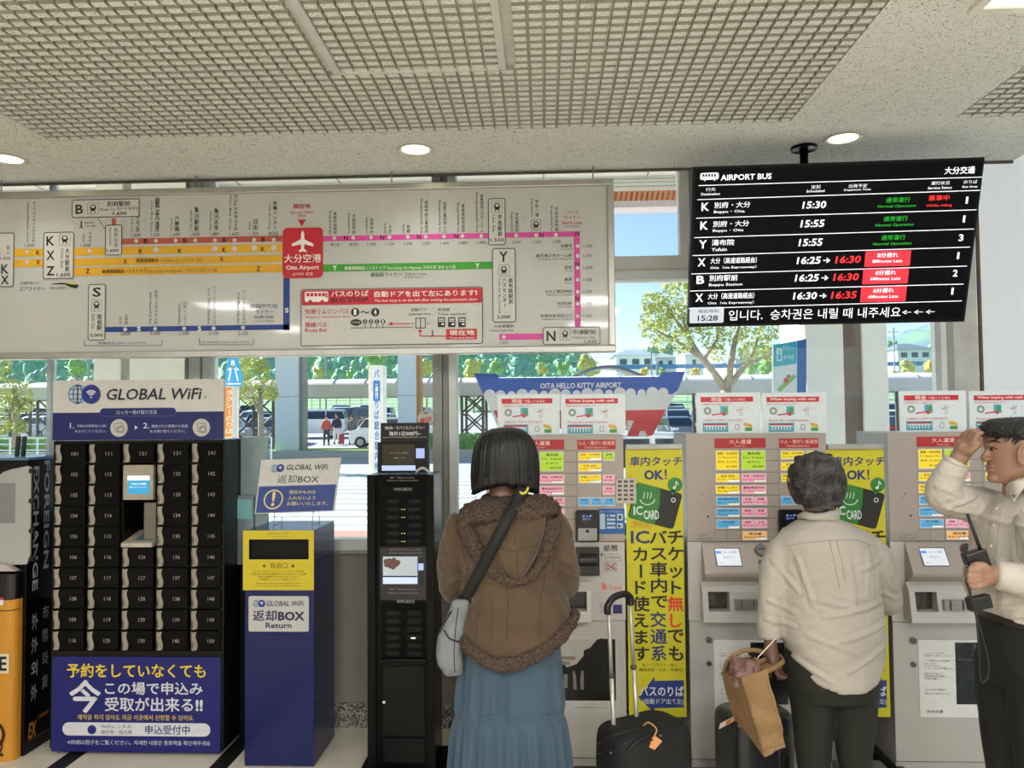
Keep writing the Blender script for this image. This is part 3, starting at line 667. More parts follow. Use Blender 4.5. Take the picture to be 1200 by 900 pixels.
for i, (k, jp, en, t1, t2, y, n_) in enumerate(rows):
    dx = -1.45*i
    T(w, k, 822+dx, y+.3, 9.5, 831+dx, .03)
    wj = {0: 42, 1: 42, 2: 26, 3: 54, 4: 33, 5: 54}[i]; we = {0: 36, 1: 36, 2: 18, 3: 54, 4: 39, 5: 54}[i]
    T(w, jp, 837+dx, y-2, 7, 837+dx+wj, .015); T(w, en, 836.5+dx, y+6.2, 4, 836.5+dx+we, .008)
    T(w, t1, 940+dx*1.5, y-2, 8.5, 968+dx*1.5, .02, .1)
    if t2:
        T(w, '→', 971+dx*1.5, y-2, 6, 979+dx*1.5, .04); T(r, t2, 986+dx*1.7, y-3, 8.5, 1016+dx*1.7, .02, .1)
        x0 = 1020.5+dx*1.7; rf.rr((A(x0, y)[0], A(x0+25, y+5)[1], A(x0+53, y)[0], A(x0+25, y-13)[1]), .002, D)
        T(w, ('8分遅れ' if i == 3 else '6分遅れ'), x0+15, y-8.2, 5.5, x0+39, .02); T(w, ('8Minutes Late' if i == 3 else '6Minutes Late'), x0+9, y-1.3, 3.8, x0+44, .01)
    else:
        T(g, '通常運行', 1038-2.7*i, y-7.8, 6, 1066-2.7*i, .012); T(g, 'Normal Operation', 1028-2.7*i, y-.2, 4, 1073-2.7*i, .008, .15)
    T(w, n_, (1131.5 if n_ == '1' else 1130)-3.4*i, y-7.5, 8, (1134 if n_ == '1' else 1135.5)-3.4*i, .02)
T(r, '乗車中', 1088, 231.8, 6.5, 1112, .015); T(r, 'While riding', 1085, 241, 3.8, 1115, .008)
gy.rr((A(808, 370)[0], A(826, 378.5)[1], A(848, 369)[0], A(826, 360)[1]), .006, D)
T(bk, '現在時刻', 818, 364.5, 4, 842, .01); T(bk, '15:28', 817.5, 372.7, 6.5, 841, .02)
T(w, '입니다.  승차권은 내릴 때 내주세요', 854, 367.5, 12, 1055, .012); T(w, '←←←', 1057, 365.5, 5, 1095, .0)
scr = tv
for nm, mb_, c_, e in (('delay_boxes', rf, '#ff2a3a', .75), ('white_lettering', w, '#f2f5ff', .75), ('green_lettering', g, '#16b428', .5), ('red_lettering', r, '#ff2a30', .7), ('clock_box', gy, '#b9c0cc', .6)): mb_.build(nm, EM(c_, e), tv)
bk.build('dark_lettering', P('#0a0a10'), tv)
# ============================================================ wifi locker
LY = 3.62
F = YF(LY)
xa, za, xb, zb = F.R(60.5, 516, 262.5, 888); za = 0.0
lk = empty('rental_locker', ((xa+xb)/2, LY, 0), label='tall black parcel locker with fifty small numbered doors and a white and blue header sign', cat='locker')
LB = M('#0e0b08', .3, 0, .15, 10, spec=.25)
YB = WY-.06
dx_ = (xb-xa)/5; 
gz1 = F.uv(160, 519)[1]; gz0 = F.uv(160, 763)[1]; ph = (gz1-gz0)/10
fb = MB(); yi = LY+.022
cyc = (xa+dx_*2, xa+dx_*3, gz1-ph*5, gz1-ph)
# carcass behind the doors, with a deep niche for the terminal
fb.box(xa, cyc[0], yi, YB, za+.03, zb); fb.box(cyc[1], xb, yi, YB, za+.03, zb); fb.box(cyc[0], cyc[1], yi, YB, cyc[3], zb); fb.box(cyc[0], cyc[1], yi, YB, za+.03, cyc[2]); fb.box(cyc[0], cyc[1], LY+.2, YB, cyc[2], cyc[3])
fb.box(xa, xb, LY, yi, gz1, zb); fb.box(xa, xb, LY, yi, za+.03, gz0); fb.box(xa, xa+.006, LY, yi, gz0, gz1); fb.box(xb-.02, xb, LY, yi, gz0, gz1)
fb.box(xa+.03, xb-.03, LY+.04, YB, 0, za+.03)
fb.build('carcass', LB, lk, bevel=.001)
dw = dx_-.0165*1.0; hnd = M('#8f8878', .4, .1, .12, 8); doorm = M('#050505', .2, 0, .3, 6, bump=.04, bscale=12, spec=.12); fnt = P('#9b958a')
def door_mesh():
    return MB(Fr((0, 0, 0))).rr((.006, .004, dw, ph-.004), .003, -.018, 0).mesh()
dme = door_mesh(); dme.materials.append(doorm)
def handle_mesh():
    mb = MB(); n = 10; hw_ = .027
    for i in range(n+1):
        t = i/n; z = .006+(ph-.012)*t; off = .004*math.sin(t*2*PI)
        mb.v += [Vector((.004+off*.4, -.004, z)), Vector((.004+hw_*(.55)+off*.4, -.014-.004*math.sin(PI*t), z)), Vector((.004+hw_+off*1.2, -.003, z))]
    for i in range(n):
        for k in range(2): a = i*3+k; mb.f.append((a, a+1, a+4, a+3))
    mb.v += [Vector((.006, .001, .006)), Vector((.03, .001, .006)), Vector((.006, .001, ph-.006)), Vector((.03, .001, ph-.006))]
    return mb.mesh()
hme = handle_mesh(); hme.materials.append(hnd); hme.shade_smooth()
sm = MB(Fr((0, -.0165, 0))).rect((.0135, ph*.16, .0195, ph*.52), 0).mesh(); sm.materials.append(P('#4b453c'))
for c_ in range(5):
    for r_ in range(10):
        if c_ == 2 and 1 <= r_ <= 4: continue
        x = xa+.008+dx_*c_; z = gz1-ph*(r_+1)
        d = link('locker_door', dme, None, lk); d.location = (x-(xa+xb)/2, 0, z)
        h_ = link('handle', hme, None, d); s_ = link('handle_lettering', sm, None, d)
        WM[d] = Matrix.Translation((x, LY, z))
        fr = Fr((x, LY, z))
        num = 101+c_*10+r_
        MB(fr).text(str(num), (.082, ph*.40, .114, ph*.58), .001, bold=0.).build('number', fnt, d)
# terminal in the third column
MB(F).prr(143.5, 545, 179, 586, .006, -.03, -.004).build('terminal', M('#a39a8a', .4), lk, bevel=.002)
tm = MB(F).prect(149, 557.5, 175, 579, -.0035).build('screen', EM('#2f93c4', .55), lk)
MB(F).prect(149, 557.5, 175, 563, -.003).build('screen_top', EM('#dfe6e8', .6), tm)
wq = MB(F); wq.ptext('WELCOME', 153, 566, 171, 568.2, -.0025); wq.ptext('画面にタッチしてください', 151.5, 570, 172, 572, -.0025, bold=0); wq.ptext('GLOBAL WiFi', 155, 559, 170, 561, -.002, bold=0); wq.build('screen_lettering', EM('#f0f6f6', .5), tm)
x0_, z0_, x1_, z1_ = F.R(165, 590, 179, 633)
MB().box(x0_, x1_, LY+.03, LY+.19, z0_, z1_).build('inner_panel', M('#6d685c', .5), lk)
x0_, z0_, x1_, z1_ = F.R(143, 634, 179, 641)
sh = MB(); sh.add([(x0_, LY-.01, z0_), (x1_, LY-.01, z0_), (x1_, LY+.16, z0_), (x0_, LY+.16, z0_), (x0_, LY-.01, z0_+.02), (x1_, LY-.01, z0_+.02), (x1_, LY+.16, z0_+.06), (x0_, LY+.16, z0_+.06)], [(0, 3, 2, 1), (4, 5, 6, 7), (0, 1, 5, 4), (1, 2, 6, 5), (2, 3, 7, 6), (3, 0, 4, 7)]); sh.build('reader_shelf', M('#b5ad9c', .4), lk, bevel=.002)
sh = MB(); sh.add([(x0_+.05, LY+.02, z0_+.030), (x1_-.01, LY+.02, z0_+.030), (x1_-.01, LY+.13, z0_+.0555), (x0_+.05, LY+.13, z0_+.0555)], [(0, 1, 2, 3)]); sh.build('reader_label', P('#55808a'), lk)
# header
NAVY = '#14207c'
hd = empty('header_sign', ((xa+xb)/2, LY, zb), label='white and blue header sign standing on top of the black rental locker', cat='sign'); 
MB(F).prect(61.5, 445, 262, 515.5, -.02, -.002).build('board', P('#c9c6c0', .35), hd, bevel=.001)
MB(F).prect(61.5, 483, 262, 515.5, -.001).build('blue_field', P('#0b135c'), hd)
u = F.R(117, 478, 206.5, 488)
MB(F).rr(u, .02, 0.).build('blue_pill', P('#0b135c'), hd); MB(F).ring(u, .02, .0016, .001).build('pill_outline', P('#5a66b0'), hd)
def wifi_logo(F, cx, cy, r, d, par, gx=None):
    """latticed globe and a round badge with three arcs"""
    gx = gx if gx is not None else cx-r*1.5
    u, v = F.uv(gx, cy); R_ = abs(F.uv(gx+r, cy)[0]-u); g = MB(F); lw = R_*.11
    g.annulus(u, v, R_*.9, R_, d)
    for k in (-.5, 0, .5): 
        h = math.sqrt(1-k*k)*R_; g.line(u-h, v+k*R_, u+h, v+k*R_, lw, d); g.line(u, v-R_*.95, u, v+R_*.95, lw, d)
    for s_ in (-1, 1):
        p0 = None
        for i in range(13):
            a = -PI/2+PI*i/12; p = (u+s_*R_*.5*math.cos(a), v+R_*.95*math.sin(a))
            if p0: g.line(*p0, *p, lw, d)
            p0 = p
    g.build('globe_mark', P('#2f86b8'), par)
    u2, v2 = F.uv(cx, cy); MB(F).disc(u2, v2, R_*1.0, d+.0006, n=28).build('badge', P('#1a2a80'), par)
    wv = MB(F)
    for k in (.22, .42, .62): wv.annulus(u2, v2-R_*.3, R_*k, R_*(k+.11), d+.0012, 45, 135, 10)
    wv.disc(u2, v2-R_*.32, R_*.09, d+.0012, n=10); wv.build('signal_mark', P('#e4e4e6'), par)
wifi_logo(F, 107, 462, 11, .001, hd, 91)
dk = MB(F); dk.ptext('GLOBAL WiFi', 125, 455, 237, 468.5, .001, bold=.018, slant=.18); dk.ptext('®', 239, 464, 242, 467, .001, bold=0); dk.build('dark_lettering', P('#1d2430'), hd)
wl = MB(F); wl.ptext('ロッカー受け取り方法', 137, 480.5, 184, 485.5, .002, bold=.0); wl.ptext('1.', 82, 495.5, 87, 502, .001); wl.ptext('2.', 168, 495.5, 175, 502, .001)
wl.ptext('予約の控即前にQR', 90, 497.5, 124.5, 501, .001, bold=0); wl.ptext('をかざしてください。', 88, 503.5, 124.5, 507, .001, bold=0); wl.ptext('開錠された部屋から商品', 178, 497.5, 220, 501, .001, bold=0); wl.ptext('をお受け取りください。', 176, 503.5, 217, 507, .001, bold=0)
wl.flat([F.uv(*p) for p in ((158, 498.5), (161.5, 501), (158, 503.5))], .001); wl.build('white_lettering', P('#c9cce0'), hd)
mb = MB(F); mb.pdisc(139.5, 501.5, 10.2, .0005, n=28); mb.pdisc(236, 501, 10.2, .0005, n=28); mb.build('picture_discs', P('#b9b6ae'), hd)
mb = MB(F)
for cx in (139.5, 236): mb.pring(cx-5, 496, cx+5, 506, .006, .003, .001); mb.pline(cx-3, 503, cx+3, 499, .006, .001); mb.pring(cx-2, 500, cx+6, 507, .004, .003, .0012)
mb.build('picture_drawings', P('#6e6c66'), hd)
# lower poster on the locker
ps = MB(F).prect(61.5, 769.5, 259, 881, .003, .005).build('lower_poster', P('#0c1166'), lk)
yl_ = MB(F); yl_.ptext('予約をしていなくても', 79.5, 777.5, 241.5, 793.5, .006, bold=.03); yl_.ptext('예약을 하지 않아도 지금 이곳에서 신청할 수 있어요.', 92, 837, 228, 843.5, .006, bold=.005); yl_.build('yellow_lettering', P('#e0c42c'), ps)
wl = MB(F); wl.ptext('今', 83, 797, 118, 834, .006, bold=.045); wl.ptext('この場で申込み', 124, 799, 238, 813.5, .006, bold=.03); wl.ptext('受取が出来る!!', 124, 817, 238, 833, .006, bold=.03)
u = F.R(74, 846.5, 247, 862); wl.rr(u, .03, .0055); wl.ptext('※詳細は冊子をご覧ください。자세한 내용은 동화책을 확인해주세요', 80, 867, 247, 872.5, .006, bold=0); wl.build('white_lettering', P('#cfcfd4'), ps)
dk = MB(F); dk.pdisc(108.5, 854.5, 5.2, .0062); dk.ptext('WiFiレンタル', 119, 848.5, 155, 853, .0062, bold=0); dk.ptext('海外用・国内用', 119, 855, 155, 860, .0062, bold=.01); dk.ptext('申込受付中', 171, 849.5, 223, 860, .0062, bold=.02); dk.build('navy_lettering', P('#1a2470'), ps)

# leaflet holder beside the locker (behind it, facing the room)
F2 = YF(3.78)
x0_, z0_, x1_, z1_ = F2.R(269, 580, 297, 664)
lh = empty('pay_terminal', ((x0_+x1_)/2, 3.78, z0_), label='slim grey payment terminal with a pale green screen on the right of the locker', cat='terminal')
pts = [(x0_, z0_), (x1_, z0_+.02), (x1_, z1_)] + [(x0_+(x1_-x0_)*(.5-.5*math.sin(a)), z1_-.07*(1-math.cos(a))*.9) for a in [PI/2*k/6 for k in range(0, 7)]]
MB(F2).prism(pts, -.14, 0).build('body', M('#8b98a4', .25, .4), lh, bevel=.003)
MB(F2).prect(276, 585, 296, 608, .001, .006).build('screen', M('#7fb6bb', .2), lh); 
MB(F2).prism([F2.uv(*p) for p in ((268, 596), (276, 586), (276, 610), (270, 600))][::-1], .001, .008).build('bezel', BL, lh)
x0_, z0_, x1_, z1_ = F2.R(268, 616, 273, 648); mb = MB(F2).rect((x0_, z0_, x1_, z1_), .001, .002); mb.build('price_label', P('#c9c4b4'), lh)
mb = MB(F2); mb.ptext('LOCKER No. 101-150', 269.5, 618, 272, 646, .003, rot=90, bold=0); mb.build('label_lettering', P('#333330'), lh)
x0_, z0_, x1_, z1_ = YF(3.86).R(263, 512, 293, 590)  # plate in the tone of the sky's reflection on the locker side
sc_ = MB().box(xb+.005, xb+.14, 3.8, 3.83, z0_-.15, z1_).build('reflection_plate', M('#90a4a8', .2, .3), None, bevel=.002, loc=(xb+.07, 3.8, 0)); tag(sc_, 'bluish grey plate imitating the sky reflected in the right side of the locker', 'panel')
MB().box(xb+.005, xb+.10, 3.80, 3.83, 0, z0_-.15).build('plate_foot', BL, sc_)

# ============================================================ blue return box
BY = 3.52
F = YF(BY)
xa, _, xb, zb = F.R(287, 621.5, 368, 897); BYb = 3.86
NB = M('#091250', .25, 0, .06, 3, spec=.35, coat=.08)
rb = empty('return_box', ((xa+xb)/2, BY, 0), label='blue metal return box with a yellow slot panel, right of the black locker', cat='return box')
zs = [F.uv(330, y)[1] for y in (692, 655.5, 632)]
mb = MB(); mb.box(xa, xb, BY, BYb, 0.004, zs[1]); mb.box(xa, xb, BY, BYb, zs[2], zb); mb.box(xa, F.uv(292, 640)[0], BY, BYb, zs[1], zs[2]); mb.box(F.uv(362, 640)[0], xb, BY, BYb, zs[1], zs[2]); mb.box(xa+.03, xb-.03, BY+.2, BYb, zs[1], zs[2])
mb.build('cabinet', NB, rb, bevel=.0015)
yp = MB(F)
for q in ((285, 621.5, 368, 632), (285, 655.5, 368, 691.5), (285, 632, 292, 655.5), (362, 632, 368, 655.5)): yp.prect(*q, .0005, .003)
yp = yp.build('slot_panel', P('#c8b41c', .4), rb)
MB().box(F.uv(292, 640)[0], F.uv(362, 640)[0], BY+.02, BY+.022, zs[1], zs[2]).build('slot_curtain', P('#020202', .9), rb)
dk = MB(F); dk.ptext('投函口', 317, 659, 337, 666, .0035, bold=.01)
for x in (310, 343.5): dk.flat([F.uv(*p) for p in ((x-2, 664.5), (x+2, 664.5), (x, 660.5))], .0035)
for i, (t, a, b_) in enumerate((('こちらのポストにルーター返却', 298, 356), ('お返却の際は付属品の入れ忘れにご注意', 294, 359), ('他社の機器は入れないでください', 303, 351), ('確認後すべてこちらへ返却ください', 305, 348))): dk.ptext(t, a, 668+i*3.2, b_, 670.4+i*3.2, .0035, bold=0)
dk.ptext('Please return the router and accessories here.', 301, 682.3, 353, 684.3, .0035, bold=0); dk.ptext('Do not put in other companys devices.', 300, 685.5, 353, 687.5, .0035, bold=0); dk.ptext('ご返却ありがとうございます', 313, 624, 340, 626.2, .0035, bold=0); dk.ptext('Thank you for using', 316, 627.5, 336, 629.3, .0035, bold=0)
dk.build('panel_lettering', P('#3a3408'), yp)
lp = MB(F).prr(291.5, 698.5, 362, 740, .008, .0005, .002).build('label_plate', P('#b8b6b2', .4), rb)
wifi_logo(F, 307, 707, 4.2, .003, lp, 300.5)
dk = MB(F); dk.ptext('GLOBAL WiFi.', 312.5, 704, 357, 710, .003, bold=.018, slant=.18); dk.ptext('返却BOX', 296.5, 715, 357, 727.5, .003, bold=.03); dk.ptext('Return', 311.5, 729.5, 342, 736, .003, bold=.03); dk.build('plate_lettering', P('#1a2048'), lp)
# tilted sign on the box, on a wire easel
zt = zb
o_ = Vector(((xa+xb)/2, 3.72, zt+.02)); tilt = math.radians(12)
EF = Fr((at(347, 600, 3.70).x, 3.70, at(347, 600, 3.70).z), (1, 0, .0), (.045, math.sin(tilt), math.cos(tilt)))
ss = empty('return_sign', (EF.o.x, EF.o.y, zt), label='white and blue sign on a wire easel, on top of the blue return box', cat='sign')
def skew(px, py): return EF.uv(px, py)
quad = [skew(298.5, 600), skew(392, 601), skew(397, 538), skew(303.5, 536.5)]
MB(EF).prism(quad, -.006, 0).build('board', P('#c8c6c0', .4), ss, bevel=.001)
MB(EF).flat([skew(300, 599), skew(390, 600), skew(392.5, 569.5), skew(302.5, 568)], .001).build('blue_field', P('#1c3a84'), ss)
wifi_logo(EF, 326.5, 547.5, 4.6, .001, ss, 320)
dk = MB(EF); dk.ptext('GLOBAL WiFi.', 333.5, 544.5, 383, 551, .001, bold=.018, slant=.18); dk.ptext('返却BOX', 323.5, 556.5, 372, 566, .001, bold=.01); dk.build('dark_lettering', P('#26282e'), ss)
yq = MB(EF); u, v = EF.uv(320, 584); R_ = .048; yq.annulus(u, v, R_*.86, R_, .002, n=30); yq.ptext('!', 318, 574.5, 322, 592, .002, bold=.03)
yq.ptext('他社のものは', 338, 574.5, 369, 579, .002, bold=.015); yq.ptext('入れないよう', 337, 581.5, 369, 586, .002, bold=.015); yq.ptext('お願いいたします。', 336, 588.5, 384, 593, .002, bold=.015); yq.build('yellow_lettering', P('#dccb86'), ss)
wr = MB()
for px in (322, 367):
    p = EF.uv(px, 601); a = EF.pt(p[0], p[1], .006); wr.tube([a+Vector((0, 0, .012)), a, a+Vector((0, .004, -.004)), Vector((a.x, a.y-.01, zt+.002))], .0018, 6)
    wr.tube([a, Vector((a.x+.012, a.y-.02, a.z-.012))], .0018, 6); wr.tube([Vector((a.x, a.y-.01, zt+.003)), Vector((a.x, a.y+.11, zt+.003)), EF.pt(p[0], .16, -.01)], .0018, 6)
wr.build('wire_easel', M('#7d7f7e', .3, .9), ss)

# ============================================================ black battery stand
TY = 3.40
F = YF(TY)
xa, _, xb, zb = F.R(431, 556.5, 509.5, 890); TYb = 3.62
BK = M('#040404', .25, 0, .2, 8, spec=.12); BK2 = M('#020202', .45, 0, .2, 8, spec=.1); BK3 = M('#070707', .25, 0, .2, 8, spec=.15)
st = empty('battery_stand', ((xa+xb)/2, TY, 0), label='tall black battery rental stand with two slot panels and screens, left of the woman', cat='rental stand')
MB().box(xa, xb, TY, TYb, .012, zb).build('cabinet', BK, st, bevel=.002)
MB().box(xa-.055, xb+.12, TY-.14, TYb+.12, 0, .012).build('floor_plate', BK2, st, bevel=.002)
# raised frame rails at both sides of the front
for q in ((431, 441), (500, 509.5)):
    a = F.R(q[0], 556.5, q[1], 890); MB().box(a[0], a[2], TY-.012, TY, .012, zb).build('side_rail', BK3, st, bevel=.002)
def slots(y0, n, pitch, h, par, lights):
    sl = F
    for r_ in range(n):
        for c_, (a, b_) in enumerate(((452, 470), (476.5, 495))):
            y = y0+pitch*r_
            m_ = MB(F).prr(a, y-h/2, b_, y+h/2, .012, .0005, .004).build('battery_slot', BK3, par)
            MB(F).prr(a+2.4, y-h/2+1.4, b_-2.4, y+h/2-1.4, .008, .0042).build('slot_mouth', P('#010101', .8), m_)
    if lights:
        mb = MB(F)
        for r_ in range(n):
            for x in (471.3, 474.3):
                if (r_*7+int(x)) % 3: mb.pdisc(x, y0+pitch*r_, .55, .005, n=8)
        mb.build('status_lights', EM('#9fe36a', 2.0), par)
p1_ = MB(F).prect(446, 571, 499.5, 638, .0005, .0015).build('upper_slot_panel', BK2, st); slots(587.5, 6, 9.35, 6.6, p1_, True)
p2_ = MB(F).prect(447.5, 706, 500, 770, .0005, .0015).build('lower_slot_panel', BK2, st); slots(718.5, 6, 9.4, 7, p2_, False)
x0_, z0_, x1_, z1_ = F.R(447.5, 771.5, 500, 778.5); MB().box(x0_, x1_, TY-.02, TY, z0_, z1_).build('ledge', BK3, st, bevel=.002)
dd = MB(F).prect(449.5, 781, 498, 862, .001, .006).build('cabinet_door', M('#0f0f0d', .3, 0, .1, 8, spec=.2), st, bevel=.001)
mb = MB(F); mb.pdisc(450.5, 822, 1.7, .006, .011, n=14); mb.build('lock', M('#e5e5df', .2, .6), dd)
MB(F).prect(449.5, 865.5, 498, 893, .001, .005).build('kick_panel', M('#0e0e0d', .3, 0, .1, 8, spec=.2), st, bevel=.001)
s2 = MB(F).prect(445.5, 641, 501, 703, .0005, .004).build('screen_bezel', M('#0f0f10', .25), st)
MB(F).prect(449, 652, 497.5, 684, .0045).build('display', EM('#9fb4cc', .5), s2)
MB(F).prect(450, 652.5, 489, 674, .005).build('display_photo', EM('#a8b2b8', .45), s2)
mb = MB(F); 
for i in range(14):
    a = i*2.4; mb.pdisc(459+8*math.cos(a)*(.3+.05*i), 660+5*math.sin(a)*(.3+.05*i), 3.2, .0055+i*.00002, n=9)
mb.build('display_hair', EM('#5b3c33', .3), s2)
mb = MB(F); mb.prect(489.5, 652, 497.5, 684, .0052); mb.prect(449, 674.5, 489, 676, .0052); mb.build('display_dark', P('#15171c'), s2)
MB(F).prect(449, 676.5, 489, 684, .0056).build('display_bar', EM('#b9cbe8', .6), s2)
MB(F).prect(490.5, 660, 496.5, 668, .0058).build('display_field', EM('#a8b8e8', .5), s2)
wl = MB(F); wl.ptext('モバイルバッテリーレンタル', 457, 642.5, 494, 645.5, .005, bold=.01); wl.ptext('Mobile battery rental here', 456, 647, 495, 649, .005, bold=0); wl.ptext('返却・予約はこちらから', 457, 689, 487, 691.5, .005, bold=.01); wl.ptext('Return or reserve from here', 455, 693.5, 491, 695.5, .005, bold=0)
wl.ptext('WiFi-BOX', 465, 702.5, 486.5, 706.5, .005, bold=.02, slant=.1); wl.ptext('WiFi-BOX', 461.5, 571.5, 483.5, 575, .005, bold=.01, slant=.1); wl.ptext('返却・予約はこちらから', 457, 558.5, 486, 561, .004, bold=0); wl.ptext('Return or reserve from here', 454, 562, 490, 563.8, .004, bold=0); wl.build('white_lettering', P('#8d8d8b'), st)
MB(F).prect(482, 746.5, 487, 748, .0062).build('slot_light', EM('#dfe8ea', 1.2), p2_)
# head screen on top
F3 = YF(3.50)
hs = MB(F3).prect(446, 495.5, 502.5, 553, -.03, 0).build('head_sign', M('#0c0c0d', .25), st, bevel=.002)
MB(F3).prect(443.5, 518, 502, 554, .001, .022).build('head_screen', M('#0b0b0c', .2), st, bevel=.003)
F4 = YF(3.477)
MB(F4).prect(448, 520.5, 486, 545, .0005).build('head_display', M('#3a352c', .12, emit=.15), hs)
MB(F4).prect(447.5, 545.5, 487, 551.5, .0006).build('head_display_bar', EM('#a9bbe6', .7), hs)
MB(F4).prect(487.5, 525.5, 497.5, 537, .0006).build('head_display_field', EM('#8fa2e6', .7), hs)
wl = MB(F3); wl.ptext('Wi-Fi・モバイルバッテリー', 451, 499, 498, 503.5, .001, bold=.02); wl.ptext('海外1日300円~', 456, 505.5, 493, 510.5, .001, bold=.04); wl.ptext('Overseas Wi-Fi & Mobile Battery Rental for Your Trip', 448.5, 511.5, 500, 513.5, .001, bold=0); wl.build('head_lettering', P('#c3c3bf'), hs)
wl = MB(F4); wl.ptext('スマートフォンでお申込み', 457, 530, 479, 531.5, .001, bold=0); wl.ptext('簡単レンタル', 462, 536, 475, 537.3, .001, bold=0); wl.build('display_lettering', EM('#b9b5a8', .3), hs)
# coil of clear tape left on the top at the right of the screen
mb = MB(); p = at(495, 551, 3.46)
for i in range(3): mb.tube([(p.x-.03+.06*t/10, p.y, zb+.004+.018*math.sin(PI*t/10)+.004*i) for t in range(11)], .0022, 6)
cl = mb.build('cable_coil', M('#b9bcbc', .15), None, loc=(p.x, p.y, zb)); tag(cl, 'small coil of clear cable lying on top of the black battery stand', 'cable')

# ============================================================ currency exchange kiosk
KX = at(28.5, 800, 3.6).x; KY = 3.6
F = YF(KY)
ke = empty('exchange_kiosk', (KX-.3, KY, 0), label='orange and black currency exchange machine at the left edge with white lettering down its side', cat='exchange machine')
kt = at(28, 670, KY).z; top_ = at(45, 538, 3.7).z
MB().box(KX-.62, KX, KY+.002, 3.97, .0, top_).build('cabinet', M('#080708', .3, 0, .15, 6, spec=.3), ke, bevel=.002)
z1 = at(10, 700, KY).z; z0 = at(10, 888, KY).z
OR = M('#c98a2a', .35, 0, .05, 5)
pr = [(KX-.6, z0)] ; mb = MB()
ro = .04
pts = [(KX-.6, KY-.001), (KX-.6, KY-.06)] + [(KX-.012-ro+ro*math.sin(a), KY-.06+ro*(1-math.cos(a))) for a in [PI/2*k/5 for k in range(6)]] + [(KX-.012, KY-.001)]
def vprism(mb, pts, za, zb):
    n = len(pts); return mb.add([(x, y, za) for x, y in pts]+[(x, y, zb) for x, y in pts], [tuple(range(n)), tuple(range(n, 2*n))[::-1]]+[(i, n+i, n+(i+1) % n, (i+1) % n) for i in range(n)])
vprism(MB(), pts, 0, 0)
fp = vprism(MB(), pts, z0, z1).build('front_door', OR, ke, bevel=.001)
z2 = at(10, 712, KY).z
vprism(MB(), [(x, y-.002) for x, y in pts], z2-.002, z2+.002).build('door_seam', P('#4b3210'), fp)
vprism(MB(), pts, z1, kt+.0).build('control_band', M('#121113', .2), ke, bevel=.003)
F5 = YF(KY-.062)
mb = MB(F5); mb.ptext('EXCHANGE', -95, 769, 8, 786, .001, bold=.05); mb.annulus(*F5.uv(-10, 861), .052, .066, .001); mb.ptext('2', -3, 868, 4, 886, .0015, bold=.02); mb.build('front_lettering', P('#17120c'), fp)
mb = MB(F5); mb.prect(-97, 766, 10.5, 789, .0004); mb.build('lettering_outline', P('#d9cfb5'), fp)
MB(F5).prect(-20, 700, 4.5, 709, .001).build('sticker', P('#d8d5d0'), fp); MB(F5).prect(-20, 700, 4.5, 703, .0015).build('sticker_band', P('#b03038'), fp)
SF = Fr((KX+.001, 0, 0), (0, 1, 0), (0, 0, 1))
wl = MB(SF)
def sid(mb, t, py0, py1, ya, yb_, d=.001, **k):
    zb_, za_ = at(45, py0, 3.7).z, at(45, py1, 3.7).z; mb.text(t, (ya, za_, yb_, zb_), d, **k)
sid(wl, 'EXCHANGE', 546, 690, 3.645, 3.685, rot=90, bold=.02); sid(wl, 'FOREIGN', 520 + 20, 668, 3.725, 3.765, rot=90, bold=.02)
for i, (a, b_) in enumerate((('外', '市'), ('外', '幣'), ('外', '화'), ('外', '貨'))):
    y = 713+i*27.5; aa = '외' if i == 2 else a; sid(wl, aa, y+4, y+22, 3.645, 3.69); sid(wl, b_, y-1, y+15, 3.725, 3.77)
wl.build('side_lettering', P('#a9aab0'), ke)
mb = MB(SF); sid(mb, 'EX', 842, 860, 3.63, 3.69, bold=.05, slant=.2); sid(mb, 'CHANGE', 838, 843, 3.7, 3.78); zz_ = at(45, 861, 3.7).z; mb.rect((3.63, zz_-.004, 3.79, zz_-.002), .001); mb.build('side_logo', P('#b5742e'), ke)
MB().box(KX-.6, KX+.004, KY-.005, 3.97, top_, top_+.012).build('top_plate', M('#5d86a8', .3, .3), ke, bevel=.002)
mb = MB()
for px in (21, 28): mb.obox(at(px, 523, 3.75), (1, 0, 0), (0, 1, 0), (.08, 0, 1), .006, .01, .05)
mb.build('top_prongs', P('#2a2c30'), ke)
x0_ = KX-.005
wing = [(3.55, at(30, 664, 3.4).z), (3.13, at(30, 664, 3.4).z+.02), (3.13, at(30, 575, 3.3).z)]
for a in range(7): wing.append((3.13+.08*(1-math.cos(PI/2*a/6)), at(30, 575, 3.3).z+.10*math.sin(PI/2*a/6)))
WF = Fr((0, KY-.02, 0))
fr_pts = [WF.uv(*p) for p in ((-40, 664), (32, 661), (36, 650), (37, 548), (33, 546), (14, 550), (5, 553), (-3, 560), (-8, 572), (-40, 580))]
wg = MB(WF).prism(fr_pts, -.004, .006).build('privacy_shield', M('#a5a5a2', .3, 0, .05, 3), ke)
MB(WF).prect(-30, 566, 19, 613, .0065).build('grey_film', P('#7c7e7f'), wg)
mb = MB()
for py in (552, 587, 622, 655): p = at(36.5, py, KY-.03); mb.tube([(p.x-.006, p.y, p.z), (p.x+.016, p.y, p.z)], .011, 10)
mb.build('shield_clamp', P('#1c1c1e'), ke)
MB(WF).prism([WF.uv(*p) for p in ((-40, 657), (10, 660), (24, 668), (-40, 669))][::-1], -.003, .03).build('card_tray', M('#b8a9a2', .4), ke)
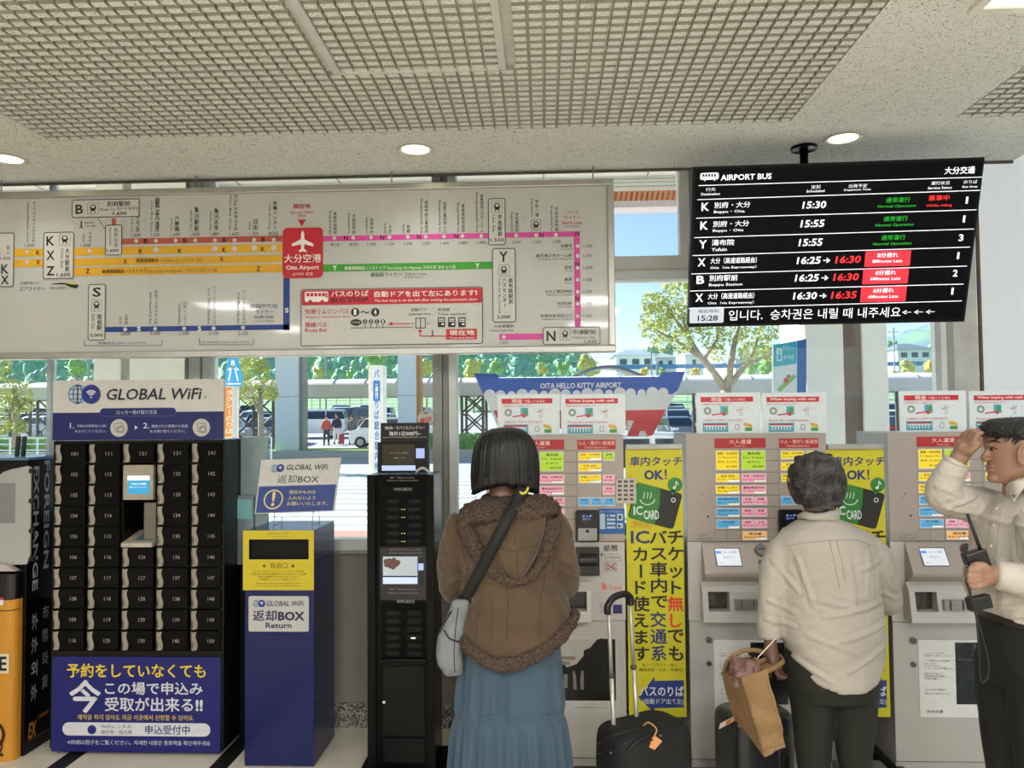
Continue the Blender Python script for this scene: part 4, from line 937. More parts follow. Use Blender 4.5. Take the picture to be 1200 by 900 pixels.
# small pale blue leaflet box on the side, by the locker
x0_, z0_, x1_, z1_ = YF(3.86).R(45, 598, 62, 700)
lb = MB(); lb.box(KX+.008, KX+.10, 3.85, 3.95, z0_, z1_)
o = lb.build('leaflet_box', M('#8fb2cf', .2, .1, .1, 5), None, bevel=.006, loc=(KX+.05, 3.9, z0_)); tag(o, 'pale blue leaflet box squeezed between the exchange machine and the locker', 'leaflet box')
MB().box(KX+.012, KX+.02, 3.845, 3.85, z0_, z1_-.02).build('metal_edge', M('#8d8378', .3, .6), o)
# ============================================================ ticket machines
MY = 3.51
F = YF(MY)
MG = M('#a3988f', .42, .1, .03, 4); MGL = M('#bab5b0', .45, .1, .03, 4); MD = M('#5d5752', .5, .1, .04, 6); SEAM = P('#5f5750')
x0m, _, x1m, ztop = F.R(806.5, 508, 972, 890)
mw_ = x1m-x0m; MYB = 3.86
BC = [('#e6c92c', '#3a3206'), ('#a6c83c', '#2c3a08'), ('#e59ab0', '#4a1220'), ('#58a2d0', '#0c2440'), ('#e8b070', '#402408')]
# (x0, x1, y0, y1, colour, words)
buttons = [(838.5, 865, 528, 550.5, 0, ('別府・大分市内', 'For Beppu Oita', '벳푸 오이타', '¥1,600')), (868.5, 896, 528, 550.5, 1, ('湯布院', 'For Yufuin', '유후인', '¥2,000')),
 (838.5, 866, 555, 565, 0, ('日出', 'For Hiji')), (868.5, 897, 555, 565, 2, ('宇佐・中津市内', 'For Usa Nakatsu')), (838.5, 866, 568.5, 578.5, 0, ('杵築インター', 'For Kitsuki IC')), (868.5, 897, 568.5, 578.5, 2, ('豊後高田市内', 'For Bungotakada')),
 (839, 866, 582, 592, 3, ('佐伯市内', 'For Saiki')), (869, 882.5, 582, 591.5, 2, ('大田', '¥970')), (884, 898, 582, 591.5, 2, ('田原', '¥1,100')),
 (839, 866, 595.5, 605.5, 3, ('臼杵市内', 'For Usuki')), (869, 882.5, 595.5, 605, 2, ('高田', '¥1,400')), (884, 898, 595.5, 605, 2, ('佐野', '¥1,300')),
 (839.5, 866, 609, 619, 3, ('大分南', 'For Pasupure')), (869, 882.5, 609, 618.5, 2, ('安岐町', '¥910')), (884, 898, 609, 618.5, 2, ('ふき', '¥1,150')),
 (870, 898, 622.5, 632.5, 4, ('領収書', 'RECEIPT')),
 (914.5, 941.5, 528.5, 538, 0, ('別府・大分市内', 'For Beppu Oita')), (944, 957, 528.5, 538, 1, ('湯布院', '¥1,000')), (914.5, 941.5, 541.5, 551, 0, ('日出', 'For Hiji')), (915, 941.5, 555, 564.5, 0, ('杵築インター', 'For Kitsuki IC')),
 (944, 957.5, 555, 564.5, 2, ('中津', '¥780')), (944, 957.5, 568.5, 578, 2, ('高田', '¥700')), (915, 928, 582, 591.5, 3, ('佐伯', '¥1,500')), (930, 943, 582, 591.5, 3, ('臼杵', '¥1,250')), (945, 958, 582, 591.5, 3, ('大分南', '¥1,050'))]
def px(v): return v
def machine():
    t = empty('ticket_machine', ((x0m+x1m)/2, MY, 0)); t['category'] = 'ticket machine'; t['group'] = 'bus ticket machines in a row'
    zc = F.uv(890, 634)[1]; zk = F.uv(890, 727)[1]; zd = F.uv(890, 890)[1]
    MB().box(x0m+.004, x1m-.004, MY+.004, MYB, .02, ztop).build('cabinet', M('#b3b2ae', .35, .15, .03, 4), t, bevel=.004)
    MB().box(x0m+.02, x1m-.02, MY+.03, MYB-.02, 0, .02).build('plinth', SEAM, t)
    up = MB(F).rect((x0m, zc, x1m, ztop), -.004, .004).build('button_panel', MG, t, bevel=.002)
    # rows of seams
    sm = MB(F)
    for y in (526, 539.5, 553, 566.5, 580, 593.5, 607, 620.5): sm.prect(898.5 if y < 620 else 838, y, 913 if y < 620 else 868, y+.5, .0045); sm.prect(838, y, 912, y+.35, .0045)
    for x in (867.2, 912.8, 943): sm.prect(x-.2, 526, x+.2, 633, .0045)
    for x in (838, 852): sm.prect(x-.2, 620.5, x+.2, 634, .0045)
    sm.prect(807, 634, 972, 634.8, .0045); sm.build('panel_seams', SEAM, up)
    rd = MB(F); rd.prect(837, 513.5, 897, 525, .004, .0055); rd.build('fare_header', P('#a82426'), up)
    rd = MB(F); rd.prect(912.5, 513.5, 958.5, 525, .004, .0055); rd.build('fare_header', P('#a82426'), up)
    hl = MB(F); hl.ptext('大人運賃', 854, 515, 880, 520.2, .006, bold=.03); hl.ptext('Adult fare', 860, 521.5, 874, 523.5, .006, bold=0); hl.ptext('小人・障がい者運賃', 913.5, 515, 957.5, 519.8, .006, bold=.015); hl.ptext('Child/Disabled fare', 921, 521.3, 948, 523.6, .006, bold=0)
    hl.build('header_lettering', P('#e8b9b0'), up)
    words = MB(F)
    for (a, b_, c_, d_, k, wd) in buttons:
        bt_ = MB(F).prr(a-.5, c_-.5, b_+.5, d_+.5, .002, .004, .009).build('button', P('#d4d2cc', .25), t)
        MB(F).prect(a+.2, c_+.3, b_-.2, d_-.6, .0095).build('button_face', M(BC[k][0], .25, 0, .03, 10, emit=.32), bt_)
        w_ = b_-a
        if w_ > 20 and d_-c_ < 15:   # small lit window at the lower right
            MB(F).prect(a+w_*.52, d_-2.8, b_-.3, d_-.7, .0098).build('price_window', M('#e9e6df', .3, emit=.3), bt_)
        for i, tx in enumerate(wd):
            n_ = len(wd); hgt = (d_-c_)/(n_+.35); ww = w_*(.86 if len(tx) > 3 else .55)
            if i == n_-1 and n_ == 4: words.ptext(tx, b_-w_*.55, c_+hgt*i+hgt*.35, b_-2, c_+hgt*i+hgt*.85, .0104, bold=.01); continue
            words.ptext(tx, a+(w_-ww)/2, c_+hgt*i+hgt*.3, b_-(w_-ww)/2, c_+hgt*i+hgt*(.95 if i == 0 else .8), .0104, bold=.02 if i == 0 else 0)
    words.build('button_lettering', P('#2b2118'), t)
    mb = MB(F); mb.pdisc(823, 582, 4.2, .004, .0065, n=20); mb.build('key_boss', M('#a59c94', .3, .3), t); mb = MB(F); mb.pdisc(823, 579.5, .8, .0068, n=8); mb.pdisc(829.5, 605, 1.3, .005, n=10); mb.build('keyhole', P('#2a2420'), t)
    MB(F).pring(815, 625.5, 836, 632.5, .001, .001, .005).build('sticker_outline', SEAM, t); mb = MB(F); mb.ptext('お釣り', 820, 626.2, 830, 628.6, .005, bold=0.01); mb.ptext('取忘れ注意', 817, 629.5, 834, 631.8, .005, bold=0); mb.build('sticker_lettering', SEAM, t)
    # console with slanting screen, then the delivery bay
    a = F.uv(822, 660)[0]; b_ = F.uv(908, 660)[0]; bR = F.uv(930, 700)[0]; z = lambda y: F.uv(890, y)[1]
    prof = [(MY, z(634)), (MY-.012, z(637)), (MY-.075, z(665)), (MY-.080, z(668)), (MY-.076, z(672)), (MY-.03, z(680)), (MY-.006, z(690)), (MY, z(690))]
    def xprism(mb, prof, xa_, xb_):
        n = len(prof); return mb.add([(xa_, y, zz) for y, zz in prof]+[(xb_, y, zz) for y, zz in prof], [tuple(range(n)), tuple(range(n, 2*n))[::-1]]+[(i, n+i, n+(i+1) % n, (i+1) % n) for i in range(n)])
    MB().box(x0m, x1m, MY-.004, MY+.004, z(727), z(634)-.002).build('middle_panel', MGL, t, bevel=.001)
    xprism(MB(), prof, a, b_).build('console', MG, t, bevel=.006)
    p2 = [(MY, z(690)), (MY-.06, z(690)+.002), (MY-.082, z(722)), (MY-.080, z(727)), (MY, z(729))]
    bay = MB(); c1, c2 = F.uv(826.5, 705)[0], F.uv(851, 705)[0]; c3, c4 = F.uv(885, 705)[0], F.uv(925, 705)[0]
    zt_, zb__ = z(692), z(712)
    def seg(xa_, xb_, lo, hi): 
        f = lambda zz: MY-.06-(.022)*(z(690)-zz)/(z(690)-z(722)); xprism(bay, [(MY, hi), (f(hi), hi), (f(lo), lo), (MY, lo)], xa_, xb_)
    seg(a-.01, c1, zb__, z(690)); seg(c2, c3, zb__, z(690)); seg(c4, bR, zb__, z(690)); seg(a-.01, bR, z(724), zb__)
    xprism(bay, [(MY, z(690)), (MY-.03, z(680)), (MY-.06, z(690))], a-.01, bR)
    bay.build('delivery_bay', MGL, t)
    MB().box(c1, c2, MY-.02, MY-.015, zb__, z(690)).build('coin_tray', M('#4a443e', .2, .3, .5, 60), t)
    MB().box(c3, c4, MY-.02, MY-.015, zb__, z(690)).build('ticket_tray', M('#0c0b0b', .2), t)
    mb = MB()
    for i, q in enumerate(((856, 862), (864, 876), (878, 883))):
        xx0, xx1 = F.uv(q[0], 705)[0], F.uv(q[1], 705)[0]; mb.box(xx0, xx1, MY-.088, MY-.06, z(710), z(698))
    mb.build('release_lever', M('#8f8b86', .3, .4), t, bevel=.002)
    # screen on the slanting face
    sz = (z(637)-z(665)); n_ = Vector((0, -.063, 0))+Vector((0, 0, z(665)-z(637)))
    SF_ = Fr((0, MY-.0125, z(637)), (1, 0, 0), (0, .063, z(637)-z(665)))
    MB(SF_).flat([SF_.uv(*p) for p in ((836.5, 642), (866.5, 642), (870.5, 664), (839.5, 664))][::-1], .001).build('screen_bezel', P('#4e4a48'), t)
    s_ = MB(SF_).flat([SF_.uv(*p) for p in ((837.5, 643), (865.5, 643), (869.5, 663), (841, 663))][::-1], .0016).build('screen', EM('#c6cbd4', .55), t)
    mb = MB(SF_); mb.prect(838.5, 646, 845, 649, .002); mb.build('screen_button', EM('#3f86d8', .6), s_)
    mb = MB(SF_); mb.ptext('大人 小人 往復', 847, 646, 863, 648.5, .002, bold=0); mb.ptext('乗車券を選んでください', 848, 652, 861, 654, .002, bold=0); mb.ptext('お金を入れる', 843, 659, 849, 660.3, .002, bold=0); mb.build('screen_lettering', EM('#556080', .3), s_)
    mb = MB(SF_); u, v = SF_.uv(892, 645); mb.disc(u, v, .030, 0, .006, n=26); mb.build('coin_ring', M('#7a4a38', .4, .2), t, bevel=.001)
    mb = MB(SF_); mb.disc(u, v, .026, .006, .011, n=26); mb.build('coin_inlet', M('#3c3a39', .3, .4), t); mb = MB(SF_); mb.prect(888.5, 643.5, 895.5, 645.2, .0115); mb.build('coin_slot', P('#0a0a0a'), t)
    mb = MB(SF_); mb.ptext('硬貨', 888.5, 656, 900.5, 661.5, .002, bold=.02); mb.ptext('¥10 ¥50 ¥100 ¥500', 888.5, 663, 903.5, 665, .002, bold=0); mb.build('coin_lettering', P('#3c3633'), t)
    # card reader, note inlet at the right
    rd = MB(F).prr(911.5, 596.5, 939.5, 634, .01, .004, .022).build('card_reader', M('#0c0c0f', .2), t, bevel=.002)
    mb = MB(F); mb.prr(917.5, 600, 932.5, 612.5, .003, .0225); mb.build('reader_window', M('#151a2a', .1), rd); mb = MB(F); mb.ptext('タッチ', 919, 602, 931, 604.5, .023, bold=.03); mb.ptext('ICカード', 920, 605.5, 929, 607.8, .023); mb.build('reader_display', EM('#7fa0e8', .8), rd)
    MB(F).prr(914.5, 617.5, 937, 632, .003, .0225).build('touch_pad', M('#9c9a96', .3), rd); mb = MB(F); mb.pdisc(925.5, 621, 2.1, .0232); mb.build('touch_mark', P('#101010'), rd)
    F6 = YF(MY-.004)
    mb = MB().box(F.uv(912, 650)[0], F.uv(940, 650)[0], MY-.035, MY, z(673), z(640)); nt_ = mb.build('note_inlet', M('#141212', .25), t, bevel=.004)
    mb = MB(); xx = (F.uv(913, 650)[0]+F.uv(940, 650)[0])/2; mb.tube([(xx-.04, MY-.032, z(654)), (xx+.04, MY-.032, z(654))], .028, 18); mb.build('note_roller', M('#2b2a29', .15, .2), nt_)
    # lower door
    ld_ = MB(F).rr((x0m+.002, zd, x1m-.002, z(729)), .006, -.004, .004).build('lower_door', M('#b6b2ac', .42, .1, .03, 4), t, bevel=.0015)
    mb = MB(F).rect((x0m+.002, zd-.0035, x1m-.002, zd), -.003, .0).build('bottom_seam', P('#1d1b1a'), t)
    for y, rr_ in ((749.5, 4), (777, 3)):
        l_ = MB(F); l_.pdisc(830.5, y, rr_, .004, .012, n=18); l_ = l_.build('lock', M('#6d665f', .3, .6), t); mb = MB(F); mb.prect(829.9, y-1.4, 831.1, y+1.4, .0125); mb.build('keyhole', P('#111010'), l_)
    return t
mach = machine()
def children_by(o, nm): return [c for c in o.children if c.name.split('.')[0] == nm]
mx2 = mach.location.x
mA = copy_tree(mach); mA.location.x = at((568+733)/2, 600, MY).x; WM[mA] = Matrix.Translation(mA.location)
mC = copy_tree(mach); mC.location.x = at(1041.5, 600, MY).x + mw_/2; WM[mC] = Matrix.Translation(mC.location)
mach['label'] = 'grey bus ticket machine in front of the person with curly grey hair'
mA['label'] = 'grey bus ticket machine behind the woman, with a photo poster on its door'
mC['label'] = 'grey bus ticket machine at the right edge, beside the man in the white shirt'
dA = mA.location.x-mx2; dC = mC.location.x-mx2
def FX(dx, Y=MY): 
    class G(Fr):
        def uv(s, px, py): a = Fr.uv(s, px, py); return a
    return G((0, Y, 0))
# machine at the left: blue notice, laminated sheet, stickers, photo poster
FL = YF(MY-.004)
nb = MB(FL).prect(700.5, 596, 732, 625.5, .001, .002).build('blue_notice', P('#1f5aa0'), mA)
mb = MB(FL); mb.prect(703, 602, 709, 620, .0025)
for i in range(4): mb.prect(711, 603+i*4.6, 721, 605.5+i*4.6, .0025)
mb.prect(723, 602, 730, 610, .0025); mb.prect(723, 613, 730, 619, .0025); mb.ptext('ICカードでお支払い', 703, 598, 729, 600.5, .0025); mb.build('notice_fields', P('#aebfc8'), nb)
mb = MB(FL); mb.prect(712, 603.5, 715, 605, .003); mb.prect(725, 604, 728, 608, .003); mb.prect(724, 615, 727, 618, .003); mb.build('notice_marks', P('#3a2c28'), nb)
lam = MB(YF(MY-.012)).prect(721.5, 560.5, 745.5, 590, 0, .0015).build('payment_sheet', P('#b9b1a5'), mA)
mb = MB(YF(MY-.0136)); cols = 0
random.seed(3)
for j in range(5):
    for i in range(3): mb.prect(724+i*7, 563+j*5.2, 728.5+i*7, 565.6+j*5.2, .0004)
mb.build('payment_marks', P('#4c4440'), lam)
mb = MB(FL); mb.ptext('紙幣', 707.5, 638.5, 724, 646, .001, bold=.025); 
for i in range(2):
    for j in range(2): mb.pring(708+i*9+j*2, 649+j*4.4, 716+i*9+j*2, 653+j*4.4, .002, .0012, .001)
mb.flat([FL.uv(*p) for p in ((703, 650), (706, 647.5), (706, 652.5))][::-1], .001)
for i in range(3):
    for j in range(2): u, v = FL.uv(710.5+i*5, 661.5+j*5.5); mb.annulus(u, v, .008, .0095, .001, n=14)
mb.build('note_lettering', P('#3b3532'), mA)
mb = MB(FL); mb.pline(710, 660, 722, 668, .004, .0015); mb.pline(722, 660, 710, 668, .004, .0015); mb.build('cross_mark', P('#b84038'), mA)
mb = MB(FL); mb.ptext('Ticket', 713.5, 686, 729, 691, .001, bold=.01); mb.flat([FL.uv(*p) for p in ((704.5, 682), (709, 684), (712, 690), (707, 692), (705, 688))][::-1], .001); mb.build('orange_logo', P('#d8785a'), mA)
MB(FL).prect(718.5, 708.5, 729, 719, .001).build('blue_sticker', P('#1e2560'), mA)
mb = MB(FL); mb.ptext('IC OK', 703, 707, 714, 712, .001, bold=0); mb.ptext('交通系', 703, 714, 714, 718, .001, bold=0); mb.build('pink_lettering', P('#9d5a6a'), mA)
FP = YF(MY-.005)
po = MB(FP).prect(640, 745.5, 724.5, 835.5, 0, .0015).build('photo_poster', P('#bdbab4', .3), mA)
F7 = YF(MY-.0066)
MB(F7).prect(640, 749, 721.5, 821, .0004).build('poster_photo', M('#15130f', .3, 0, .5, 30), po)
mb = MB(F7); mb.flat([F7.uv(*p) for p in ((657, 749), (700, 749), (684, 768), (676, 778), (664, 782), (657, 772))][::-1], .001); mb.build('photo_sky', P('#b0aba2'), po)
mb = MB(F7); mb.prect(657, 769, 674, 773, .0014); mb.prect(659, 775, 668, 779, .0014); mb.flat([F7.uv(*p) for p in ((671, 786), (684, 786), (690, 808), (672, 808))][::-1], .0012); mb.prect(661, 790, 665, 806, .0013); mb.build('photo_pavement', P('#84796c'), po)
mb = MB(F7); mb.flat([F7.uv(*p) for p in ((684, 812), (684, 762), (694, 758), (703, 748), (721, 749), (721, 812))][::-1], .0016); mb.flat([F7.uv(*p) for p in ((676, 812), (675, 792), (673, 786), (678, 780), (681, 786), (680, 798), (681, 812))][::-1], .0016); mb.build('photo_bus', P('#0d0c0b'), po)
mb = MB(F7); mb.ptext('バスのりばへようこそ', 690, 824, 711, 826, .0008, bold=0); mb.ptext('おおいたの旅 大分空港から各地へ バスでお出かけください', 674, 828, 714, 830, .0008, bold=0); mb.build('poster_caption', P('#6a2c2c'), po)
# white notice on the doors of the other two
def notice(par, x0, dxp, photo):
    q = lambda a, b_, c_, d_: (a+dxp, b_, c_+dxp, d_)
    no = MB(FP).prect(*q(1077, 750, 1166, 840.5), 0, .0015).build('door_notice', P('#dddcd7', .35), par)
    mb = MB(F7)
    for i, (t, w_) in enumerate((('ICカードご利用の', 24), ('お客様へご案内いたします', 34), ('', 0), ('バス車内でも交通系', 30), ('ICカードが', 14), ('使えますので', 20), ('チケットは不要です', 34), ('', 0), ('現金でお支払いの', 22), ('お客様は券売機で', 26), ('切符を購入', 18))):
        if t: mb.ptext(t, 1083+dxp, 764.5+i*3, 1083+dxp+w_, 766.4+i*3, .0005, bold=0)
    mb.ptext('おつり切れの場合は', 1084.5+dxp, 807, 1109+dxp, 809.6, .0005, bold=.01); mb.ptext('窓口までお知らせください', 1084.5+dxp, 811.5, 1115+dxp, 814, .0005, bold=.01); mb.ptext('大分交通', 1086+dxp, 832, 1105+dxp, 835.5, .0005, bold=.015)
    mb.build('notice_lettering', P('#2c2826'), no)
    if photo:
        MB(F7).prect(*q(1120, 753, 1163, 825.5), .0005).build('notice_photo', M('#1e2022', .15, 0, .4, 20), no)
        mb = MB(F7); mb.prect(*q(1122, 772, 1162, 774), .001); mb.prect(*q(1141, 754, 1144, 795), .001); mb.prect(*q(1150, 792, 1162, 797), .0012); mb.build('photo_lines', P('#3d3a38'), no)
notice(mC, 0, 0, True); notice(mach, 0, -240, True)
# paper signs standing on the machines
def topper(x0, x1, y0, y1, label, en):
    Ft = YF(MY+.05)
    a = Ft.R(x0, y0, x1, y1)
    t = empty('instruction_sign', ((a[0]+a[2])/2, MY+.05, ztop), label=label, cat='paper sign', group='white instruction signs standing on the ticket machines')
    MB(Ft).rect((a[0], ztop+.001, a[2], a[3]), -.006, 0).build('sheet', P('#d8e0e3', .35), t)
    sx = (x1-x0)/75.
    X = lambda v: x0+v*sx
    mb = MB(Ft); mb.prect(X(5), y0+5, X(66), y0+11, .0006); mb.build('red_band', P('#c4282e'), t)
    mb = MB(Ft)
    if en: mb.ptext('When buying with cash', X(9), y0+6, X(62), y0+10, .001, bold=.03)
    else: mb.ptext('現金', X(17), y0+5.6, X(30), y0+10.4, .001, bold=.03); mb.ptext('で購入する場合', X(32), y0+6.6, X(57), y0+9.8, .001, bold=.01)
    mb.build('band_lettering', P('#f0dcd6'), t)
    mb = MB(Ft); mb.ptext('Please push the button first' if en else '①現金投入口に現金を入れる', X(6), y0+12.5, X(40), y0+15.2, .001, bold=0); mb.ptext('Press the ticket button' if en else '②金額ボタンを押すと切符が出ます', X(8), y0+31, X(54), y0+34, .001, bold=0); mb.ptext('1,600円', X(47), y0+19, X(54), y0+22, .001)
    mb.pline(X(18), y0+26.5, X(30), y0+24.5, .006, .001); mb.pdisc(X(32), y0+25, 2.5, .0012, n=12); mb.prect(X(9), y0+36.5, X(36), y0+38.5, .001); mb.build('red_drawing', P('#c8404a'), t)
    mb = MB(Ft); mb.prect(X(28), y0+16, X(37), y0+26, .0008); mb.pring(X(7.5), y0+35.5, X(37), y0+46, .001, .006, .001)
    for i in range(8): mb.prect(X(9.5+i*3.4), y0+40, X(11.5+i*3.4), y0+45, .001)
    mb.build('blue_drawing', P('#4aa5b8'), t)
    mb = MB(Ft); u, v = Ft.uv(X(13), y0+21.5); mb.annulus(u, v, .008, .018, .0008, n=12); mb.prect(X(56), y0+35.5, X(64), y0+40, .001) if False else None
    mb.pring(X(45), y0+37, X(50), y0+44, .004, .003, .001); mb.pring(X(50.5), y0+23, X(54), y0+27, .004, .002, .001); mb.ptext('ー 円 ー', X(43), y0+17, X(62), y0+19, .0008, bold=0); mb.build('grey_drawing', P('#8c9a92'), t)
    mb = MB(Ft); mb.flat([Ft.uv(*p) for p in ((X(55), y0+35), (X(64), y0+37), (X(65), y0+41), (X(56), y0+39))][::-1], .001); mb.build('ticket_drawing', P('#d8a820'), t)
    mb = MB(Ft); mb.prect(X(56.5), y0+41, X(65), y0+45, .0011); mb.prect(X(32), y0+18, X(36), y0+23, .0012); mb.build('green_drawing', P('#4a9a3a'), t)
topper(583, 656, 462, 508, 'white Japanese cash instruction sign on the leftmost ticket machine, above the woman', False)
topper(657.5, 733, 462, 508, 'white English cash instruction sign on the leftmost ticket machine', True)
topper(816, 891.5, 460, 508, 'white Japanese cash instruction sign on the middle ticket machine', False)
topper(893, 969, 460, 508, 'white English cash instruction sign on the middle ticket machine', True)
topper(1054, 1132.5, 458, 507, 'white Japanese cash instruction sign on the rightmost ticket machine', False)
topper(1136, 1212, 458, 507, 'white English cash instruction sign on the rightmost ticket machine', True)

# ============================================================ yellow banners between the machines
def banner(dxp, label, parts):
    Y = 3.508; Fb = YF(Y); Q = lambda a: a+dxp
    a = Fb.R(Q(735), 526, Q(802), 840)
    t = empty('card_banner', ((a[0]+a[2])/2, Y, 0), label=label, cat='banner', group='yellow IC card banners')
    MB(Fb).rect(a, -.004, 0).build('cloth', P('#c6bd16', .5), t)
    mb = MB(); mb.box(a[0]+.001, a[2]-.001, Y-.012, Y+.014, a[3]-.002, a[3]+.022); mb.build('top_rail', M('#a7a8a4', .3, .6), t, bevel=.003)
    xm = (a[0]+a[2])/2
    MB().tube([(xm, Y+.02, .03), (xm, Y+.02, a[3])], .008, 8).build('pole', M('#a7a8a4', .3, .6), t)
    MB().box(a[0]+.01, a[2]-.02, Y-.05, Y+.07, 0.001, .035).build('base', M('#a7a8a4', .3, .6), t, bevel=.006)
    f = lambda mb, tx, x0, y0, x1, y1, d=.001, **k: mb.ptext(tx, Q(x0), y0, Q(x1), y1, d, **k)
    nv = MB(Fb); f(nv, '車内タッチ', 738, 535, 799, 546, bold=.03, slant=.1); f(nv, 'OK！', 755, 550.5, 781, 562, bold=.03); f(nv, 'IC', 739, 622, 761, 637, bold=.03); f(nv, '交通系', 762.5, 717, 781, 774, vertical=True, bold=.035)
    nv.build('navy_lettering', P('#1d2a66'), t)
    bk_ = MB(Fb); f(bk_, 'カード使えます', 741, 642, 761, 774, vertical=True, bold=.04); f(bk_, 'バス車内で', 762, 622, 782, 712, vertical=True, bold=.04); f(bk_, 'チケット', 783, 622, 801, 696, vertical=True, bold=.04); f(bk_, 'でも', 783, 738, 801, 774, vertical=True, bold=.04)
    f(bk_, '※ノースライナー除く', 753, 777, 793, 781.5, bold=.01); f(bk_, '(豊後高田・宇佐・中津行)', 748, 783, 800, 787.5, bold=.01); bk_.build('black_lettering', P('#15130e'), t)
    rd = MB(Fb); f(rd, '無し', 783, 699, 801, 735, vertical=True, bold=.04); rd.build('red_lettering', P('#d23c22'), t)
    ar = MB(Fb); ar.flat([Fb.uv(Q(x), y) for x, y in ((748, 817), (767, 793), (767, 798), (803 - 1.5, 797), (801.5, 829), (767, 830), (767, 836))][::-1], .001); ar.build('blue_arrow', P('#1c2f78'), t)
    wl = MB(Fb); f(wl, 'バスのりば', 750, 804, 801, 815.5, .002, bold=.03); f(wl, '(自動ドア出て左)', 753, 818.5, 801, 826, .002, bold=.01)
    # IC card
    def rot(x, y, cx=767, cy=594, a_=math.radians(15)): x -= cx; y -= cy; return Q(cx+x*math.cos(a_)-y*math.sin(a_)), cy+x*math.sin(a_)+y*math.cos(a_)
    pts = []
    for cx, cy, a0 in ((791, 575, -90), (791, 610, 0), (743.5, 610, 90), (743.5, 575, 180)):
        for i in range(5): aa = math.radians(a0+90*i/4); pts.append(rot(cx+4*math.cos(aa), cy+4*math.sin(aa)))
    MB(Fb).flat([Fb.uv(*p) for p in pts][::-1], .0012).build('card_picture', P('#17170f'), t)
    gp = [rot(*p) for p in ((741, 571), (768, 571.5), (772, 590), (772.5, 613.5), (741, 614))]
    gn = MB(Fb); gn.flat([Fb.uv(*p) for p in gp][::-1], .0018); gn.pdisc(Q(791), 568, 8.6, .0018, n=24); gn.flat([Fb.uv(Q(x), y) for x, y in ((786, 574), (792, 575), (788, 580))][::-1], .0018); gn.build('green_picture', P('#2a7a2c'), t)
    u, v = Fb.uv(Q(758.5), 582); wl.annulus(u, v, .034, .038, .0026, 200, 340, 14)
    for i in (-1, 0, 1):
        p = [Fb.uv(Q(758.5+i*4+.8*math.sin(k*1.6)), 577+k*2.4) for k in range(4)]
        for k in range(3): wl.line(*p[k], *p[k+1], .003, .0026)
    ICc = rot(757, 605)
    f(wl, 'IC', 742.5, 593, 753, 603.5, .0026, bold=.03); f(wl, 'CARD', 754.5, 598, 772, 608.5, .0026, bold=.02, slant=-.1)
    wl.pdisc(Q(790), 571.5, 1.8, .0026, n=10); wl.pline(Q(791.6), 571, Q(792.4), 563.5, .004, .0026); wl.pline(Q(792.4), 563.5, Q(795), 568, .004, .0026)
    u, v = Fb.uv(Q(789), 586); wl.annulus(u, v, .007, .0105, .0026, n=12); wl.build('white_lettering', P('#d9e0dc'), t)
    gd = MB(Fb); gd.prect(Q(739), 609.5, Q(764), 619, .0009); gd.build('gold_patch', P('#c9a818'), t); g2 = MB(Fb); f(g2, 'すべての', 743, 611.5, 760, 617, .0014, bold=0); g2.build('patch_lettering', P('#7a6a10'), t)
banner(0, 'yellow IC card banner between the leftmost and the middle ticket machine', None)
banner(237.5, 'yellow IC card banner partly hidden behind the person with curly grey hair', None)

# cables and a power strip on the floor by the window
def cable(pts, label, r=.006):
    o = MB().tube(pts, r, 7).build('cable', M('#0e0e0e', .5), None, True, loc=tuple(pts[0])); tag(o, label, 'cable'); return o
def curve(p, n=24):
    out = []
    P_ = [Vector(q) for q in p]; P_ = [P_[0]]+P_+[P_[-1]]
    for i in range(1, len(P_)-2):
        for k in range(n//4):
            t = k/(n//4); a, b_, c_, d_ = P_[i-1:i+3]
            out.append(.5*((2*b_)+(-a+c_)*t+(2*a-5*b_+4*c_-d_)*t*t+(-a+3*b_-3*c_+d_)*t**3))
    out.append(P_[-2]); return out
f0 = lambda x, y: tuple(atz(x, y, .008))
cable(curve([f0(392, 849), f0(405, 848), f0(420, 846), f0(440, 847)]), 'black cable on the floor between the blue return box and the battery stand')
cable(curve([f0(745, 853), f0(765, 850), f0(790, 853), f0(812, 855)]), 'black cable on the floor below the left yellow banner')
cable(curve([f0(1015, 856), f0(1022, 858), f0(1020, 864), f0(1012, 866), f0(1000, 864)]), 'short loop of black cable on the floor beside the olive trousers')
a, b_ = Vector(f0(1020, 879)), Vector(f0(1046, 901)); dv = (b_-a).normalized(); sd_ = Vector((-dv.y, dv.x, 0))
ps = MB().obox((a+b_)/2+Vector((0, 0, .012)), dv, sd_, (0, 0, 1), (b_-a).length/2+.06, .03, .016).build('power_strip', M('#121413', .3), None, bevel=.005, loc=tuple((a+b_)/2)); tag(ps, 'black power strip lying on the floor in front of the rightmost ticket machine', 'power strip')
for i in range(3):
    c_ = a+dv*(.02+.06*i)+Vector((0, 0, .028)); MB().obox(c_, dv, sd_, (0, 0, 1), .018, .018, .003).build('socket', M('#2a2c2b', .4), ps)
# ============================================================ outside
def gz(Y):
    if Y < 15: return 0
    if Y < 45: return (Y-15)/30*.12
    return .12+(Y-45)/55*2.4 if Y < 100 else 2.52
asph = M('#9aa0a5', .85, 0, .1, 1.5, bump=.1, bscale=40); walk = M('#ece7dc', .8, 0, .08, 2)
MB().box(-14, 14, WY+.25, 9.2, -.2, 0).box(RX+.01, 14, -6, WY+.25, -.2, 0).build('pavement', walk)['kind'] = 'structure'
gm = MB(); ys = [9.2, 15, 45, 100.5]
for i in range(3):
    a, b_ = ys[i], ys[i+1]; gm.add([(-110, a, gz(a)-.06), (110, a, gz(a)-.06), (110, b_, gz(b_)-.06), (-110, b_, gz(b_)-.06)], [(0, 1, 2, 3)])
gm.build('road', asph)['kind'] = 'structure'
